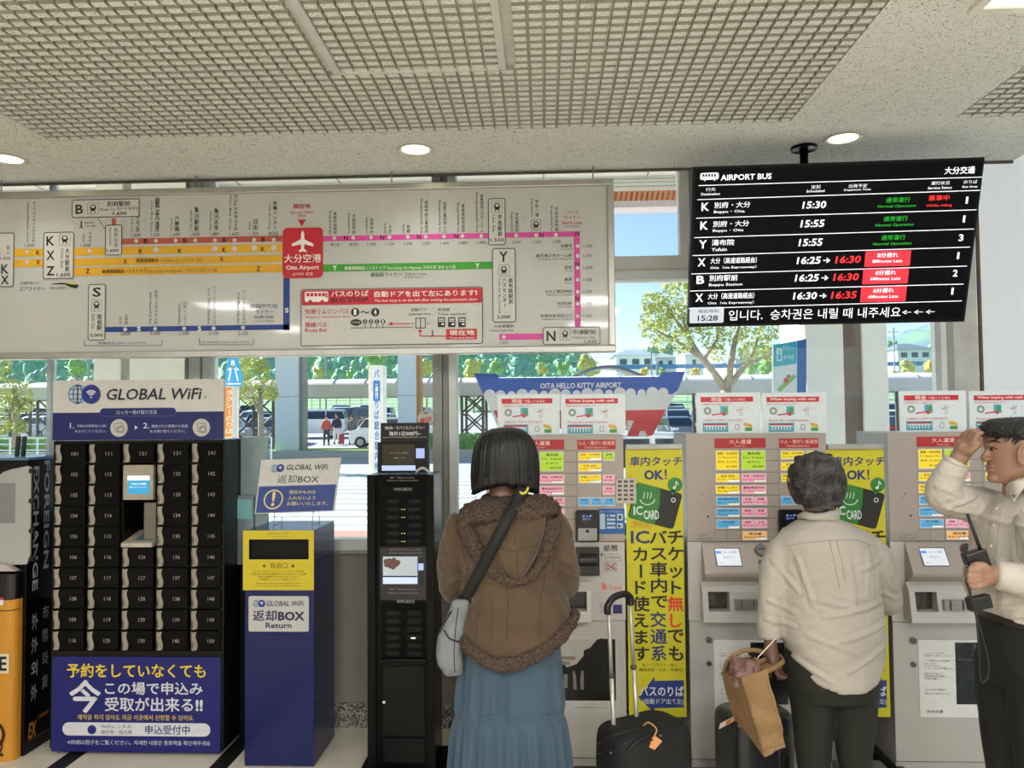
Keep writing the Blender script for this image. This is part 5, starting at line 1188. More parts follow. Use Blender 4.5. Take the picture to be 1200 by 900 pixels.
# crossing stripes on the road
zb_ = MB()
for i in range(9): zb_.box(-12, -1.5, 12+i*1.0, 12.45+i*1.0, -.06, gz(12+i)-.045)
zb_.build('crossing_paint', P('#e9e9e4', .7))['kind'] = 'structure'
MB().box(-5.5, -2.2, 9.3, 11.3, -.06, -.045).build('red_paving', M('#b8736a', .8))['kind'] = 'structure'
cr = MB().box(-60, 60, 31.5, 31.75, 0, .34); cr.build('kerb', P('#b9b5a9', .8))['kind'] = 'structure'
MB().box(-60, -3.7, 31.75, 35.5, .0, .3).build('verge', M('#7f9f4a', .9, 0, .25, 2))['kind'] = 'structure'
# roof over the entrance with its outer beam and its columns
cy1 = 7.4
white = M('#efeeea', .6, 0, .03, 4)
struct(MB().box(-14, 14, WY+.1, cy1+.3, 3.92, 4.2).build('canopy_soffit', white))
mb = MB()
for i in range(28): mb.box(-14+i, -14+i+.012, WY+.12, cy1, 3.915, 3.92)
struct(mb.build('soffit_joints', P('#8b8a84')))
zz = [at(757, y, cy1).z for y in (205, 209.5, 213.5, 218, 224.5, 236, 243.5)]
bm = struct(MB().box(-14, 14, cy1, cy1+.2, zz[4], zz[0]+.3).build('canopy_beam', white))
mb = MB()
for k in (1, 2, 3): mb.box(-14, 14, cy1-.008, cy1, zz[k]-.004, zz[k]+.004)
mb.build('siding_joint', P('#b9b7b0'), bm)
struct(MB().box(-14, 14, cy1-.02, cy1+.2, zz[5], zz[4]).build('canopy_tiles', M('#b06a4d', .6, 0, .25, 60, bump=.4, bscale=80)))
tl_ = bpy.data.objects['canopy_tiles']
mb = MB()
for i in range(330): x = -8+i*.05; mb.add([(x, cy1-.03, zz[5]), (x+.03, cy1-.03, zz[5]), (x+.05, cy1-.03, zz[4]), (x+.02, cy1-.03, zz[4])], [(0, 1, 2, 3)])
o = mb.build('tile_edges', P('#c98464'), tl_); o['kind'] = 'stuff'
struct(MB().box(-14, 14, cy1-.03, cy1+.2, zz[6], zz[5]).build('canopy_trim', P('#c4b8bb')))
cream = M('#faf5e8', .7, 0, .03, 6, bump=.25, bscale=120)
def column(x0, x1, Y, label, strip):
    a = at(x0, 460, Y).x; b_ = at(x1, 460, Y).x; s0 = at(strip[0], 460, Y).x; s1 = at(strip[1], 460, Y).x
    t = empty('column', ((a+b_)/2, Y, 0), label=label, cat='column', group='cream columns outside the window')
    MB().box(a, s0, Y, Y+.7, 0, 3.92).build('cladding', cream, t, bevel=.01); MB().box(s1, b_, Y, Y+.7, 0, 3.92).build('cladding', cream, t, bevel=.01)
    MB().box(s0, s1, Y+.03, Y+.65, 0, 3.92).build('recessed_strip', M('#7b6a5a' if x0 > 500 else '#a8a69d', .6), t)
column(109, 216, 6.6, 'broad cream column outside the window, showing between the map board and the locker header', (140, 151))
column(945, 1042, 6.6, 'broad cream column with a brown strip outside the window, below the departure screen', (990, 1012))
# far white pillars of the bus stop
def pillar(x0, x1, py, Y, label):
    a = at(x0, py, Y).x; b_ = at(x1, py, Y).x
    t = empty('bus_stop_pillar', ((a+b_)/2, Y, gz(Y)-.06), label=label, cat='pillar')
    MB().box(a, b_, Y, Y+.9, gz(Y)-.06, 5.1).build('shaft', M('#e2e8ea', .5, 0, .03, 5), t, bevel=.03)
    MB().box(a-.01, b_+.01, Y-.006, Y+.91, 1.58+(491-462)/900*Y-.02, 1.58+(491-462)/900*Y+.01).build('joint', P('#9aa4a8'), t)
    MB().box(b_, b_+.16, Y+.2, Y+.9, gz(Y)-.06, 5.1).build('edge_strip', P('#8d8b84') if x0 < 400 else P('#c98a4a'), t)
    return t
PY = 33
pillar(322, 349, 480, PY, 'white bus stop pillar outside, left of the walking people'); pillar(466, 487.5, 470, PY, 'white bus stop pillar outside, with an orange edge, behind the battery stand')
MB().box(at(-90, 400, PY).x, at(705, 400, PY).x, PY-1.5, PY+3, 5.1, 5.6).build('bus_stop_roof', white)['kind'] = 'structure'
struct(MB().box(at(318, 480, PY).x, at(372, 480, PY).x, PY-.4, PY+.5, gz(PY)-.06, .28).build('pillar_plinth', P('#a9a69c', .8)))
# ---- covered walkway across the car park
WKY = 37.0
rz = lambda py, Y=WKY: 1.58+(491-py)/900*Y
wk = empty('covered_walkway', (0, WKY, gz(WKY)), label='long covered walkway with a curved pale roof crossing the car park', cat='walkway')
xL, xR = -34, 34
mb = MB(); n = 10; prof = [(WKY-1.3*math.cos(PI*k/n), rz(451)+.36*math.sin(PI*k/n)) for k in range(n+1)]
for x in (xL, xR):
    for y, z in prof: mb.v.append(Vector((x, y, z)))
for k in range(n): mb.f.append((k, k+1, n+1+k+1, n+1+k))
mb.build('roof_skin', M('#dddbe0', .35, 0, .06, .5), wk, True)
for i in range(46):
    x = xL+i*1.5; MB().tube([(x, y, z+.01) for y, z in prof], .035, 5).build('roof_rib', P('#8d8b90'), wk)
MB().box(xL, xR, WKY-1.32, WKY-1.2, rz(464), rz(450)).build('edge_beam', M('#c9c4bc', .5, 0, .08, 1), wk)
MB().box(xL, xR, WKY+1.2, WKY+1.32, rz(464), rz(450)).build('edge_beam', M('#c9c4bc', .5, 0, .08, 1), wk)
MB().box(xL, xR, WKY-1.2, WKY+1.2, rz(464)+.1, rz(464)+.16).build('ceiling', M('#7c7870', .7), wk)
for px_i in (40, 300, 556, 690, 830, 960, 1075):
    x = at(px_i, 480, WKY).x; mb = MB(); c_ = P('#5a5652')
    for dx, dy in ((-.5, -1), (.5, -1), (-.5, 1), (.5, 1)):
        mb.tube([(x+dx, WKY+dy, gz(WKY)-.06), (x+dx, WKY+dy, rz(464))], .075, 6)
    for dy in (-1, 1):
        for k in range(3):
            z0 = gz(WKY)+k*.9; mb.tube([(x-.5, WKY+dy, z0), (x+.5, WKY+dy, z0+.9)], .045, 5); mb.tube([(x+.5, WKY+dy, z0), (x-.5, WKY+dy, z0+.9)], .045, 5)
    mb.build('support_frame', c_, wk)
# roof of a second shelter behind
mb = MB(); p = [(at(668+88*k/12, 444, 48).x, 1.58+(491-(444-13*math.sin(PI*k/12)))/900*48) for k in range(13)]
for y in (48, 51):
    for x, z in p: mb.v.append(Vector((x, y, z)))
for k in range(12): mb.f.append((k, k+1, 13+k+1, 13+k))
o = mb.build('arched_roof', M('#b8b9ba', .4), None, True, loc=(p[6][0], 48, 3)); tag(o, 'low arched shelter roof rising behind the covered walkway, above the blue window film', 'shelter')
MB().tube([(x, 47.95, z) for x, z in p], .1, 6).build('rim', P('#6f7072'), o)
for x in (p[1][0], p[-2][0]): MB().tube([(x, 49.5, .1), (x, 49.5, p[1][1]+.2)], .1, 6).build('post', P('#6f7072'), o)
# ---- bank, fence and forest
struct(MB().add([(-190, 100, 2.4), (190, 100, 2.4), (190, 118, 5.2), (-190, 118, 5.2), (190, 260, 10), (-190, 260, 10)], [(0, 1, 2, 3), (3, 2, 4, 5)]).build('grass_bank', M('#9ab47c', .9, 0, .25, .4, col2='#7ba184')))
mb = MB()
zf = lambda py, Y: 1.58+(491-py)/900*Y
mb = MB().box(at(715, 430, 112).x, 60, 112, 112.3, zf(434, 112), zf(429, 112)); tag(mb.build('blue_barrier', P('#4a86bf'), None, loc=(25, 112, 8)), 'long blue barrier running along the road on the bank in the distance', 'barrier')
mb = MB()
for i in range(60): x = -100+i*3.4; mb.tube([(x, 104, 2.8), (x, 104, zf(456, 104))], .06, 4)
for k in range(5): mb.tube([(-100, 104, 3.3+k*.5), (104, 104, 3.3+k*.5)], .03, 4)
tag(mb.build('mesh_fence', P('#8fb0a0'), None, loc=(0, 104, 2.8)), 'pale green mesh fence at the far edge of the car park', 'fence')
# foliage: many small leaf faces gathered in clumps
def leaves(mb, c, r, n, size, rz_=None, hollow=.5):
    rz_ = rz_ or r
    for _ in range(n):
        d = Vector((random.gauss(0, 1), random.gauss(0, 1), random.gauss(0, 1))).normalized()*(hollow+(1-hollow)*random.random()**.5)
        p = Vector(c)+Vector((d.x*r, d.y*r, d.z*rz_)); a = Vector((random.gauss(0, 1), random.gauss(0, 1), random.gauss(0, .6))).normalized(); b_ = a.cross(Vector((random.gauss(0, 1), random.gauss(0, 1), random.gauss(0, 1)))).normalized()
        s_ = size*random.uniform(.6, 1.3); i = len(mb.v); mb.v += [p-a*s_, p+b_*s_*.55, p+a*s_, p-b_*s_*.55]; mb.f.append((i, i+1, i+2, i+3))
LEAF = [M('#b4bb62', .6, 0, .3, 3), M('#7fb05c', .6, 0, .3, 3), M('#7fae8c', .7, 0, .3, 1), M('#76a99c', .7, 0, .25, 1), M('#c7b25c', .6, 0, .3, 3)]  # the two bluish greens carry distance haze in the leaf colour
BARK = M('#9a8c76', .8, 0, .2, 10)
def crown_tree(x, Y, zbase, crowns, trunk, label, mat, group=None, nm='tree', dens=1., leaf=.05):
    t = empty(nm, (x, Y, zbase), label=label, cat='tree', group=group)
    tb = MB()
    for pts, r in trunk: tb.tube(pts, r, 7)
    tb.build('trunk', BARK, t, True)
    mb = MB()
    for c_, r, n in crowns: leaves(mb, c_, r, int(n*dens), leaf)
    mb.build('foliage', mat, t); return t
# the tree in front of the right-hand pane
TYt = 20.0
A_ = lambda px, py, dy=0: at(px, py, TYt+dy)
tp = [([A_(852, 512), A_(852, 470), A_(850, 455)], [.17, .15, .14]), ([A_(850, 458), A_(836, 436), A_(820, 418), A_(808, 398), A_(800, 375)], [.12, .09, .08, .06, .03]), ([A_(851, 458), A_(856, 430), A_(860, 405), A_(866, 380, .5), A_(872, 350, .5)], [.12, .09, .07, .05, .03]),
      ([A_(852, 455), A_(872, 430), A_(884, 412), A_(888, 395)], [.1, .07, .05, .03]), ([A_(836, 436), A_(826, 420), A_(840, 398, .4), A_(842, 380)], [.07, .06, .04, .02]), ([A_(820, 418), A_(790, 398), A_(770, 388)], [.06, .04, .02]), ([A_(872, 430), A_(896, 418), A_(915, 412)], [.06, .04, .02]), ([A_(808, 398), A_(790, 372), A_(775, 352)], [.04, .03, .02])]
cr_ = []
for (px_i, py_i, rp, n) in ((795, 345, 20, 620), (770, 370, 20, 620), (765, 355, 14, 360), (790, 380, 22, 620), (815, 372, 20, 560), (760, 385, 12, 200), (800, 400, 14, 300), (775, 402, 12, 200), (835, 395, 16, 300), (860, 385, 20, 400), (885, 400, 20, 420), (900, 385, 16, 300), (905, 415, 12, 220), (820, 345, 18, 400), (860, 350, 24, 400), (880, 415, 14, 220), (842, 415, 10, 120), (787, 330, 10, 150), (812, 330, 14, 200), (916, 430, 9, 120)):
    cr_.append((A_(px_i, py_i, random.uniform(-.5, .8)), rp/900*TYt, n))
crown_tree(A_(852, 512).x, TYt, 0, cr_, tp, 'tall yellow-green tree with forking bare branches outside, below the left half of the departure screen', LEAF[0], dens=.8, leaf=.05)
# trees nearer the building at the left
for (px_i, Y, label, crs) in ((306, 24, 'pale green tree outside between the locker and the white bus stop pillar', ((292, 425, 14), (300, 440, 16), (312, 455, 14), (296, 462, 14), (280, 455, 12), (285, 430, 12), (308, 430, 10), (300, 415, 14), (318, 462, 9))),
                              (19, 20, 'yellow-green tree outside at the far left, above the exchange machine', ((5, 455, 18), (22, 460, 16), (10, 480, 16), (0, 425, 14), (30, 475, 10), (2, 500, 10), (24, 500, 8), (-20, 450, 25)))):
    B_ = lambda a, b_: at(a, b_, Y)
    crown_tree(B_(px_i, 500).x, Y, gz(Y), [(at(a, b_, Y+random.uniform(-.6, .6)), r/900*Y, 260) for a, b_, r in crs], [([at(px_i, 525, Y), at(px_i, 490, Y), at(px_i-2, 455, Y)], [.11, .09, .06]), ([at(px_i, 490, Y), at(px_i-10, 465, Y)], [.05, .03])], label, LEAF[0], leaf=.05)
# hedges
def hedge(x0, x1, y0, y1, Y, label):
    a = at(x0, y1, Y); b_ = at(x1, y0, Y); mb = MB(); w_ = b_.x-a.x; h_ = b_.z-a.z
    mb.box(a.x+.1, b_.x-.1, Y+.1, Y+.9, gz(Y)-.05, b_.z-.1)
    for _ in range(int(1500*w_*h_/3)):
        q = random.random(); p = (random.uniform(a.x, b_.x), Y+random.uniform(0, .1) if q < .6 else Y+random.uniform(0, 1), random.uniform(a.z, b_.z) if q < .6 else b_.z-random.uniform(0, .1))
        leaves(mb, p, .05, 1, .05)
    o = mb.build('hedge', LEAF[1], None, loc=((a.x+b_.x)/2, Y, gz(Y))); tag(o, label, 'hedge')
hedge(497, 562, 508, 531, 32, 'clipped green hedge outside behind the battery stand and the woman'); hedge(284, 305, 513, 532, 31.9, 'low green hedge outside behind the white rail, right of the locker'); hedge(-30, 48, 512, 530, 32.6, 'low green hedge outside behind the white fence at the far left')
def rail(x0, x1, Y, ytop, ybot, label, n, diag=False):
    a = at(x0, ybot, Y); b_ = at(x1, ytop, Y); zt_, zb2 = b_.z, a.z; g = gz(Y)-.06
    t = empty('rail_fence', ((a.x+b_.x)/2, Y, g), label=label, cat='fence'); m_ = P('#e6ebea')
    for i in range(n+1):
        x = a.x+(b_.x-a.x)*i/n; MB().tube([(x, Y, g), (x, Y, zt_)], .03, 6).build('post', m_, t)
    for z_ in (zt_, (zt_+zb2)/2, zb2): MB().tube([(a.x, Y, z_), (b_.x, Y, z_)], .022, 6).build('rail', m_, t)
    if diag: MB().tube([(a.x, Y, zt_-.1), (b_.x, Y, zb2+.1)], .018, 5).build('brace', m_, t)
rail(285, 318, 26, 512, 532, 'white tubular rail outside, right of the locker header', 1, True); rail(-20, 60, 24, 513, 528, 'white tubular fence outside at the far left', 5)
# forest band and houses: dense clumps standing on the bank
def far_tree(px_i, py_i, rp, Y, mi, label, n=200):
    c_ = at(px_i, py_i, Y); r = rp/900*Y
    t = empty('distant_tree', (c_.x, Y, c_.z-r*1.1), label=label, cat='tree', group='trees beyond the car park')
    mb = MB(); mb.ball(c_, r*.7, r*.6, r*.8*random.uniform(.8, 1.15), 9, 7)
    for _ in range(7): mb.ball(c_+Vector((random.uniform(-.75, .75)*r, random.uniform(-.4, .1)*r, random.uniform(-.75, .75)*r)), r*random.uniform(.28, .45), None, None, 7, 5)
    leaves(mb, c_, r, n, r*.085, None, .72); mb.build('crown', LEAF[mi], t); MB().tube([(c_.x, Y, min(c_.z-r*1.5, 2.)), (c_.x, Y, c_.z-r*.5)], r*.1, 6).build('stem', BARK, t)
    return t
random.seed(21)
lab = ['yellow-green round tree beyond the walkway', 'mid green round tree beyond the walkway', 'dark bluish green tree of the forest beyond the car park', 'blue-green tree of the forest beyond the car park', 'ochre tinted round tree beyond the walkway']
for row, (pyc, r0, Yr, st) in enumerate(((421, 14, 205, 19), (435, 12, 172, 19), (448, 9, 140, 19))):
    for j, px_i in enumerate(range(-40, 700, st)):
        jx = px_i+random.uniform(-5, 5)
        if 118 < jx < 206 or 328 < jx < 342 or 510 < jx < 530: continue
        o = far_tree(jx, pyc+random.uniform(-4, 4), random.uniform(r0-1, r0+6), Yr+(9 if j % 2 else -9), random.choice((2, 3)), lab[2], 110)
        wh = next(t for x_, t in ((60, 'at the far left'), (118, 'left of the cream column'), (328, 'above the locker'), (430, 'above the walkers'), (510, 'above the battery stand'), (600, 'left above the woman'), (999, 'below the map board')) if jx < x_)
        o['label'] = '%s forest tree, %s row, %s' % (('green', 'blue-green')[j % 2] if 0 else 'blue-green', ('tall back', 'middle', 'low front')[row], wh)
for px_i, py_i, rp, mi in ((375, 437, 8, 0), (348, 435, 6, 4), (410, 440, 6, 1), (330, 440, 8, 0), (500, 430, 11, 0), (555, 432, 12, 0), (580, 430, 10, 1), (635, 432, 8, 0), (690, 428, 13, 0), (660, 432, 8, 1), (755, 436, 6, 4), (815, 436, 6, 4), (1065, 432, 10, 0), (1090, 430, 9, 4), (440, 425, 14, 1), (90, 428, 14, 1), (60, 440, 6, 0), (735, 438, 5, 0), (776, 436, 5, 1), (880, 432, 9, 1), (900, 430, 10, 1), (925, 436, 7, 0), (1050, 440, 6, 1)):
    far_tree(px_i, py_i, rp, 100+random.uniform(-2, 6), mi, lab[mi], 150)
for px_i, py_i, rp in ((765, 412, 9), (750, 416, 7), (782, 410, 8), (800, 415, 6), (898, 412, 12), (870, 416, 9), (1046, 408, 9), (1097, 410, 9)): far_tree(px_i, py_i, rp, 150, 2, 'dark green tree standing among the distant houses', 140)
dd_ = {}
for o in COL.objects:
    if o.name.startswith('distant_tree'): dd_.setdefault(o['label'], []).append(o)
for k_, v_ in dd_.items():
    if len(v_) > 1:
        for i, o in enumerate(sorted(v_, key=lambda o: o.location.x/o.location.y)): o['label'] = '%s, %s from the left' % (k_, ['first', 'second', 'third', 'fourth', 'fifth', 'sixth', 'seventh', 'eighth', 'ninth', 'tenth', 'eleventh'][i])
# hill
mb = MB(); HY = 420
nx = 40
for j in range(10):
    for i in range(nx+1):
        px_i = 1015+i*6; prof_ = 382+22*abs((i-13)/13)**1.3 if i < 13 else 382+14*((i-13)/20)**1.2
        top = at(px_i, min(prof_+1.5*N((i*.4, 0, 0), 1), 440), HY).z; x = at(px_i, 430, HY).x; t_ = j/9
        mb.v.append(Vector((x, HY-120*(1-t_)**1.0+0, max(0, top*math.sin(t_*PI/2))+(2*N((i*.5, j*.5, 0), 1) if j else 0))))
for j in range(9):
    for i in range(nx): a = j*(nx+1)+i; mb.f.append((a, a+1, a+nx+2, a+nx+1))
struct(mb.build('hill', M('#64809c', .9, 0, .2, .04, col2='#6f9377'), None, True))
# houses
def house(x0, x1, ytop, yeave, ybase, Y, label, roof, wall, wins=3):
    a = at(x0, ybase, Y); b_ = at(x1, yeave, Y); r_ = at((x0+x1)/2, ytop, Y).z; D_ = 8
    t = empty('house', ((a.x+b_.x)/2, Y, a.z-3), label=label, cat='house')
    MB().box(a.x, b_.x, Y, Y+D_, a.z-3, b_.z).build('walls', P(wall, .8), t)
    o_ = (b_.x-a.x)*.06; mxx = (a.x+b_.x)/2; hw2 = (b_.x-a.x)*.18
    MB().add([(a.x-o_, Y-.6, b_.z), (b_.x+o_, Y-.6, b_.z), (b_.x+o_, Y+D_+.6, b_.z), (a.x-o_, Y+D_+.6, b_.z), (mxx-hw2, Y+D_/2, r_), (mxx+hw2, Y+D_/2, r_)], [(0, 1, 5, 4), (1, 2, 5), (2, 3, 4, 5), (3, 0, 4), (3, 2, 1, 0)]).build('roof', P(roof, .7), t)
    for i in range(wins):
        x = a.x+(b_.x-a.x)*(i+.6)/(wins+.2); w_ = (b_.x-a.x)*.09; h_ = b_.z-a.z
        MB().box(x-w_, x+w_, Y-.08, Y, a.z+h_*.3, a.z+h_*.72).build('window', P('#4c5c6a', .2), t)
house(722, 768, 407, 416, 432, 128, 'white house with a grey hipped roof in the distance, right of the map board', '#8a9aa8', '#e6eef2'); house(768, 792, 412, 419, 432, 134, 'small pale house in the distance beside the larger grey roofed house', '#8a98a2', '#dfe8ec', 2)
house(803, 824, 405, 416, 435, 118, 'white gabled house in the distance behind the yellow-green tree', '#93a0aa', '#f0f2f2', 1); house(1052, 1092, 400, 409, 423, 128, 'two storey white house with a dark roof below the distant hill', '#5f6e7e', '#dfe6ec', 3)
house(862, 890, 414, 421, 436, 120, 'pale house in the distance behind the right side of the yellow-green tree', '#7e8e9a', '#dde4e8', 2)
for px_i, y0, Y in ((763, 400, 110), (1047, 384, 110), (382, 405, 90), (104, 418, 90), (770, 425, 70)):
    p = at(px_i, y0, Y); o = MB().tube([(p.x, Y, .1), (p.x, Y, p.z)], .11, 6).tube([(p.x-.8, Y, p.z-.6), (p.x+.8, Y, p.z-.6)], .05, 5).build('utility_pole', P('#8f9496'), None, loc=(p.x, Y, .1)); tag(o, 'slender utility pole in the distance at x-position between trees' if False else {763: 'grey utility pole beside the large grey roofed house', 1047: 'grey utility pole beside the house below the hill', 382: 'grey utility pole in the forest above the walking people', 104: 'pale utility pole in the trees at the far left', 770: 'short grey pole on the walkway, right of the map board'}[px_i], 'pole')
# ---- vehicles
GLC = M('#25384a', .08, .2, .1, 5); TYRE = M('#17181a', .7); 
CARS = {}
def car(kind, color, x, Y, rot, label):
    """side profile lofted across the width: sides lean in above the belt line"""
    L_, H_, W_ = {'van': (4.7, 1.95, 1.75), 'sedan': (4.4, 1.45, 1.7), 'hatch': (3.9, 1.5, 1.65), 'kei': (3.4, 1.7, 1.48), 'suv': (4.5, 1.68, 1.8)}[kind]
    P0 = {'van': [(0, .35), (.02, .62), (.10, .66), (.22, .97), (.35, 1), (.97, 1), (1, .7), (1, .3)],
          'sedan': [(0, .38), (.02, .58), (.25, .66), (.40, .97), (.52, 1), (.68, .97), (.84, .72), (.98, .66), (1, .38)],
          'hatch': [(0, .38), (.02, .56), (.22, .64), (.38, .96), (.52, 1), (.84, .95), (.96, .68), (1, .38)],
          'kei': [(0, .35), (.01, .55), (.14, .60), (.26, .96), (.4, 1), (.92, .98), (.99, .65), (1, .33)],
          'suv': [(0, .36), (.02, .58), (.22, .66), (.36, .97), (.5, 1), (.88, .96), (.98, .66), (1, .36)]}[kind]
    base = [(0.03, .16), (.97, .16)]
    key = (kind, color)
    g0 = gz(Y)-.06
    R_ = Matrix.Rotation(rot, 3, 'Z')
    if key in CARS:
        t = copy_tree(CARS[key]); t.matrix_world = Matrix.Translation((x, Y, g0)) @ R_.to_4x4(); t['label'] = label; return t
    t = empty('car', (0, 0, 0), label=label, cat='car', group='vehicles in the car park')
    up = [(p[0]*L_-L_/2, p[1]*H_) for p in P0]; lo = [(base[0][0]*L_-L_/2, base[0][1]*H_), (base[1][0]*L_-L_/2, base[1][1]*H_)]
    poly_ = [lo[0]]+up+[lo[1]]
    def wy(z): return W_/2*(1 if z < .62*H_ else 1-.17*(z-.62*H_)/(.38*H_))
    mb = MB(); nn = len(poly_)
    for s_ in (-1, 1):
        for px_, pz_ in poly_: mb.v.append(Vector((px_, s_*wy(pz_), pz_)))
    mb.f.append(tuple(range(nn))); mb.f.append(tuple(range(nn, 2*nn))[::-1])
    for i in range(nn): j = (i+1) % nn; mb.f.append((i, nn+i, nn+j, j))
    mb.build('body', M(color, .25, .3, .04, 3, coat=.6), t, bevel=.05)
    # side windows
    belt, roof_ = .66*H_, .93*H_
    xa_ = [p[0] for p in up if p[1] > .9*H_]; x0, x1 = min(xa_), max(xa_)
    fr = x0-.05; rr_ = x1+.02
    for s_ in (-1, 1):
        mb = MB(); ncut = 2 if kind != 'van' else 3
        for i in range(ncut):
            a = fr-.28+(rr_-fr+.46)*i/ncut+.04; b_ = fr-.28+(rr_-fr+.46)*(i+1)/ncut-.04
            ta = max(a, fr+.05); tb = min(b_, rr_-.05)
            q = [(a, belt), (b_, belt), (tb, roof_), (ta, roof_)]
            mb.add([(px_, s_*(wy(pz_)+.012), pz_) for px_, pz_ in q], [(0, 1, 2, 3)])
        mb.build('side_windows', GLC, t)
    for nm, i0 in (('windscreen', 0), ('rear_window', 1)):
        k = [i for i in range(len(up)) if up[i][1] > .9*H_]; a, b_ = (up[k[0]-1], up[k[0]]) if i0 == 0 else (up[k[-1]], up[k[-1]+1])
        q = []; nx_ = -1 if i0 == 0 else 1
        for px_, pz_ in (a, b_): 
            pz2 = max(pz_, .66*H_) if pz_ < .8*H_ else pz_-.04; q.append((px_+nx_*.03, pz2+.01))
        MB().add([(q[0][0], -wy(q[0][1])+.1, q[0][1]), (q[0][0], wy(q[0][1])-.1, q[0][1]), (q[1][0], wy(q[1][1])-.1, q[1][1]), (q[1][0], -wy(q[1][1])+.1, q[1][1])], [(0, 1, 2, 3)]).build(nm, GLC, t)
    for sx in (-.31, .31):
        for sy in (-1, 1):
            w_ = MB(); w_.lathe([(.20, -.09), (.31, -.09), (.32, -.06), (.32, .06), (.31, .09), (.20, .09)], (sx*L_, sy*(W_/2-.07), .32), 'Y', 18); w_ = w_.build('wheel', TYRE, t)
            MB().lathe([(.19, -.1), (.19, .1)], (sx*L_, sy*(W_/2-.07), .32), 'Y', 14).build('hub_cap', M('#9a9da0', .3, .7), w_)
    mb = MB()
    for sy in (-1, 1): mb.box(-L_/2-.02, -L_/2+.1, sy*W_*.36-.16, sy*W_*.36+.16, .46*H_, .55*H_)
    mb.build('headlights', P('#e8eef0', .1), t)
    mb = MB()
    for sy in (-1, 1): mb.box(L_/2-.1, L_/2+.02, sy*W_*.38-.12, sy*W_*.38+.12, .46*H_, .62*H_)
    mb.build('tail_lights', P('#a02020', .2), t)
    CARS[key] = t
    t.matrix_world = Matrix.Translation((x, Y, g0)) @ R_.to_4x4(); return t
def cpx(kind, color, px_i, Y, rot, label): return car(kind, color, at(px_i, 490, Y).x, Y, rot, label)
WHT, SLV, DRK, BLU, GRY_ = '#e4e8ea', '#b9c0c6', '#2b3440', '#31506e', '#7c858c'
random.seed(5)
cpx('van', '#dfe4e8', 366, 53, .12, 'large white van parked at the left of the four walking people')
cpx('kei', WHT, 447, 43, .05, 'white car whose rear wheel shows at the left of the battery stand')
cpx('van', DRK, 412, 58.5, 1.35, 'dark windowed van parked just behind the walking people')
PLACED = [(at(366, 490, 53).x, 53), (at(447, 490, 43).x, 43), (at(412, 490, 58.5).x, 58.5)]
def lot(rng, where, rows_, seed, skip=()):
    rn = random.Random(seed)
    for ri, Y in enumerate(rows_):
        step = 2.9; xa = at(rng[0], 490, Y).x; xb = at(rng[1], 490, Y).x; n = max(1, int((xb-xa)/step)+1); x = xa+rn.uniform(-.3, .3)
        rname = ['nearest', 'second', 'third', 'fourth', 'farthest'][ri if len(rows_) > 3 else min(ri, 4)]
        for i in range(n):
            k = rn.choice(('sedan', 'suv', 'hatch', 'suv', 'kei')); c_ = rn.choice((WHT, SLV, WHT, DRK, BLU, SLV, GRY_))
            if any(abs(x-q[0]) < 2.4 and abs(Y-q[1]) < 5.6 for q in PLACED): x += step; continue
            PLACED.append((x, Y))
            nmc = {WHT: 'white', SLV: 'silver', DRK: 'dark', BLU: 'blue', GRY_: 'grey'}[c_]
            od = ['first', 'second', 'third', 'fourth', 'fifth', 'sixth', 'seventh', 'eighth', 'ninth'][i]
            car(k, c_, x, Y+rn.uniform(-.3, .3), PI/2+rn.uniform(-.15, .15)+(PI if rn.random() < .4 else 0), '%s parked %s, %s row, %s from the left, %s' % (nmc, {'sedan': 'sedan', 'suv': 'estate car', 'hatch': 'hatchback', 'kei': 'boxy car'}[k], rname, od, where)); x += step
lot((264, 322), 'right of the locker', (47, 54.5, 62, 70, 79), 1)
lot((398, 432), 'above the walking people', (68, 77, 86), 2)
lot((346, 392), 'above the white van', (66, 75, 85), 7)
lot((452, 468), 'left of the battery stand top', (52, 60, 69), 3)
lot((492, 506), 'behind the battery stand top', (50, 59, 68), 4)
lot((792, 832), 'right of the window film', (47, 55, 63, 72, 81), 5)
lot((704, 730), 'below the window film', (52, 61, 70), 8)
lot((1044, 1056), 'left of the rightmost paper signs', (46, 55, 64, 74), 6)
lot((0, 48), 'at the far left', (46, 53.5, 61, 70, 79), 9)
cpx('sedan', WHT, 745, 11.5, .04, 'white car passing close outside, its roof showing above the left yellow banner')
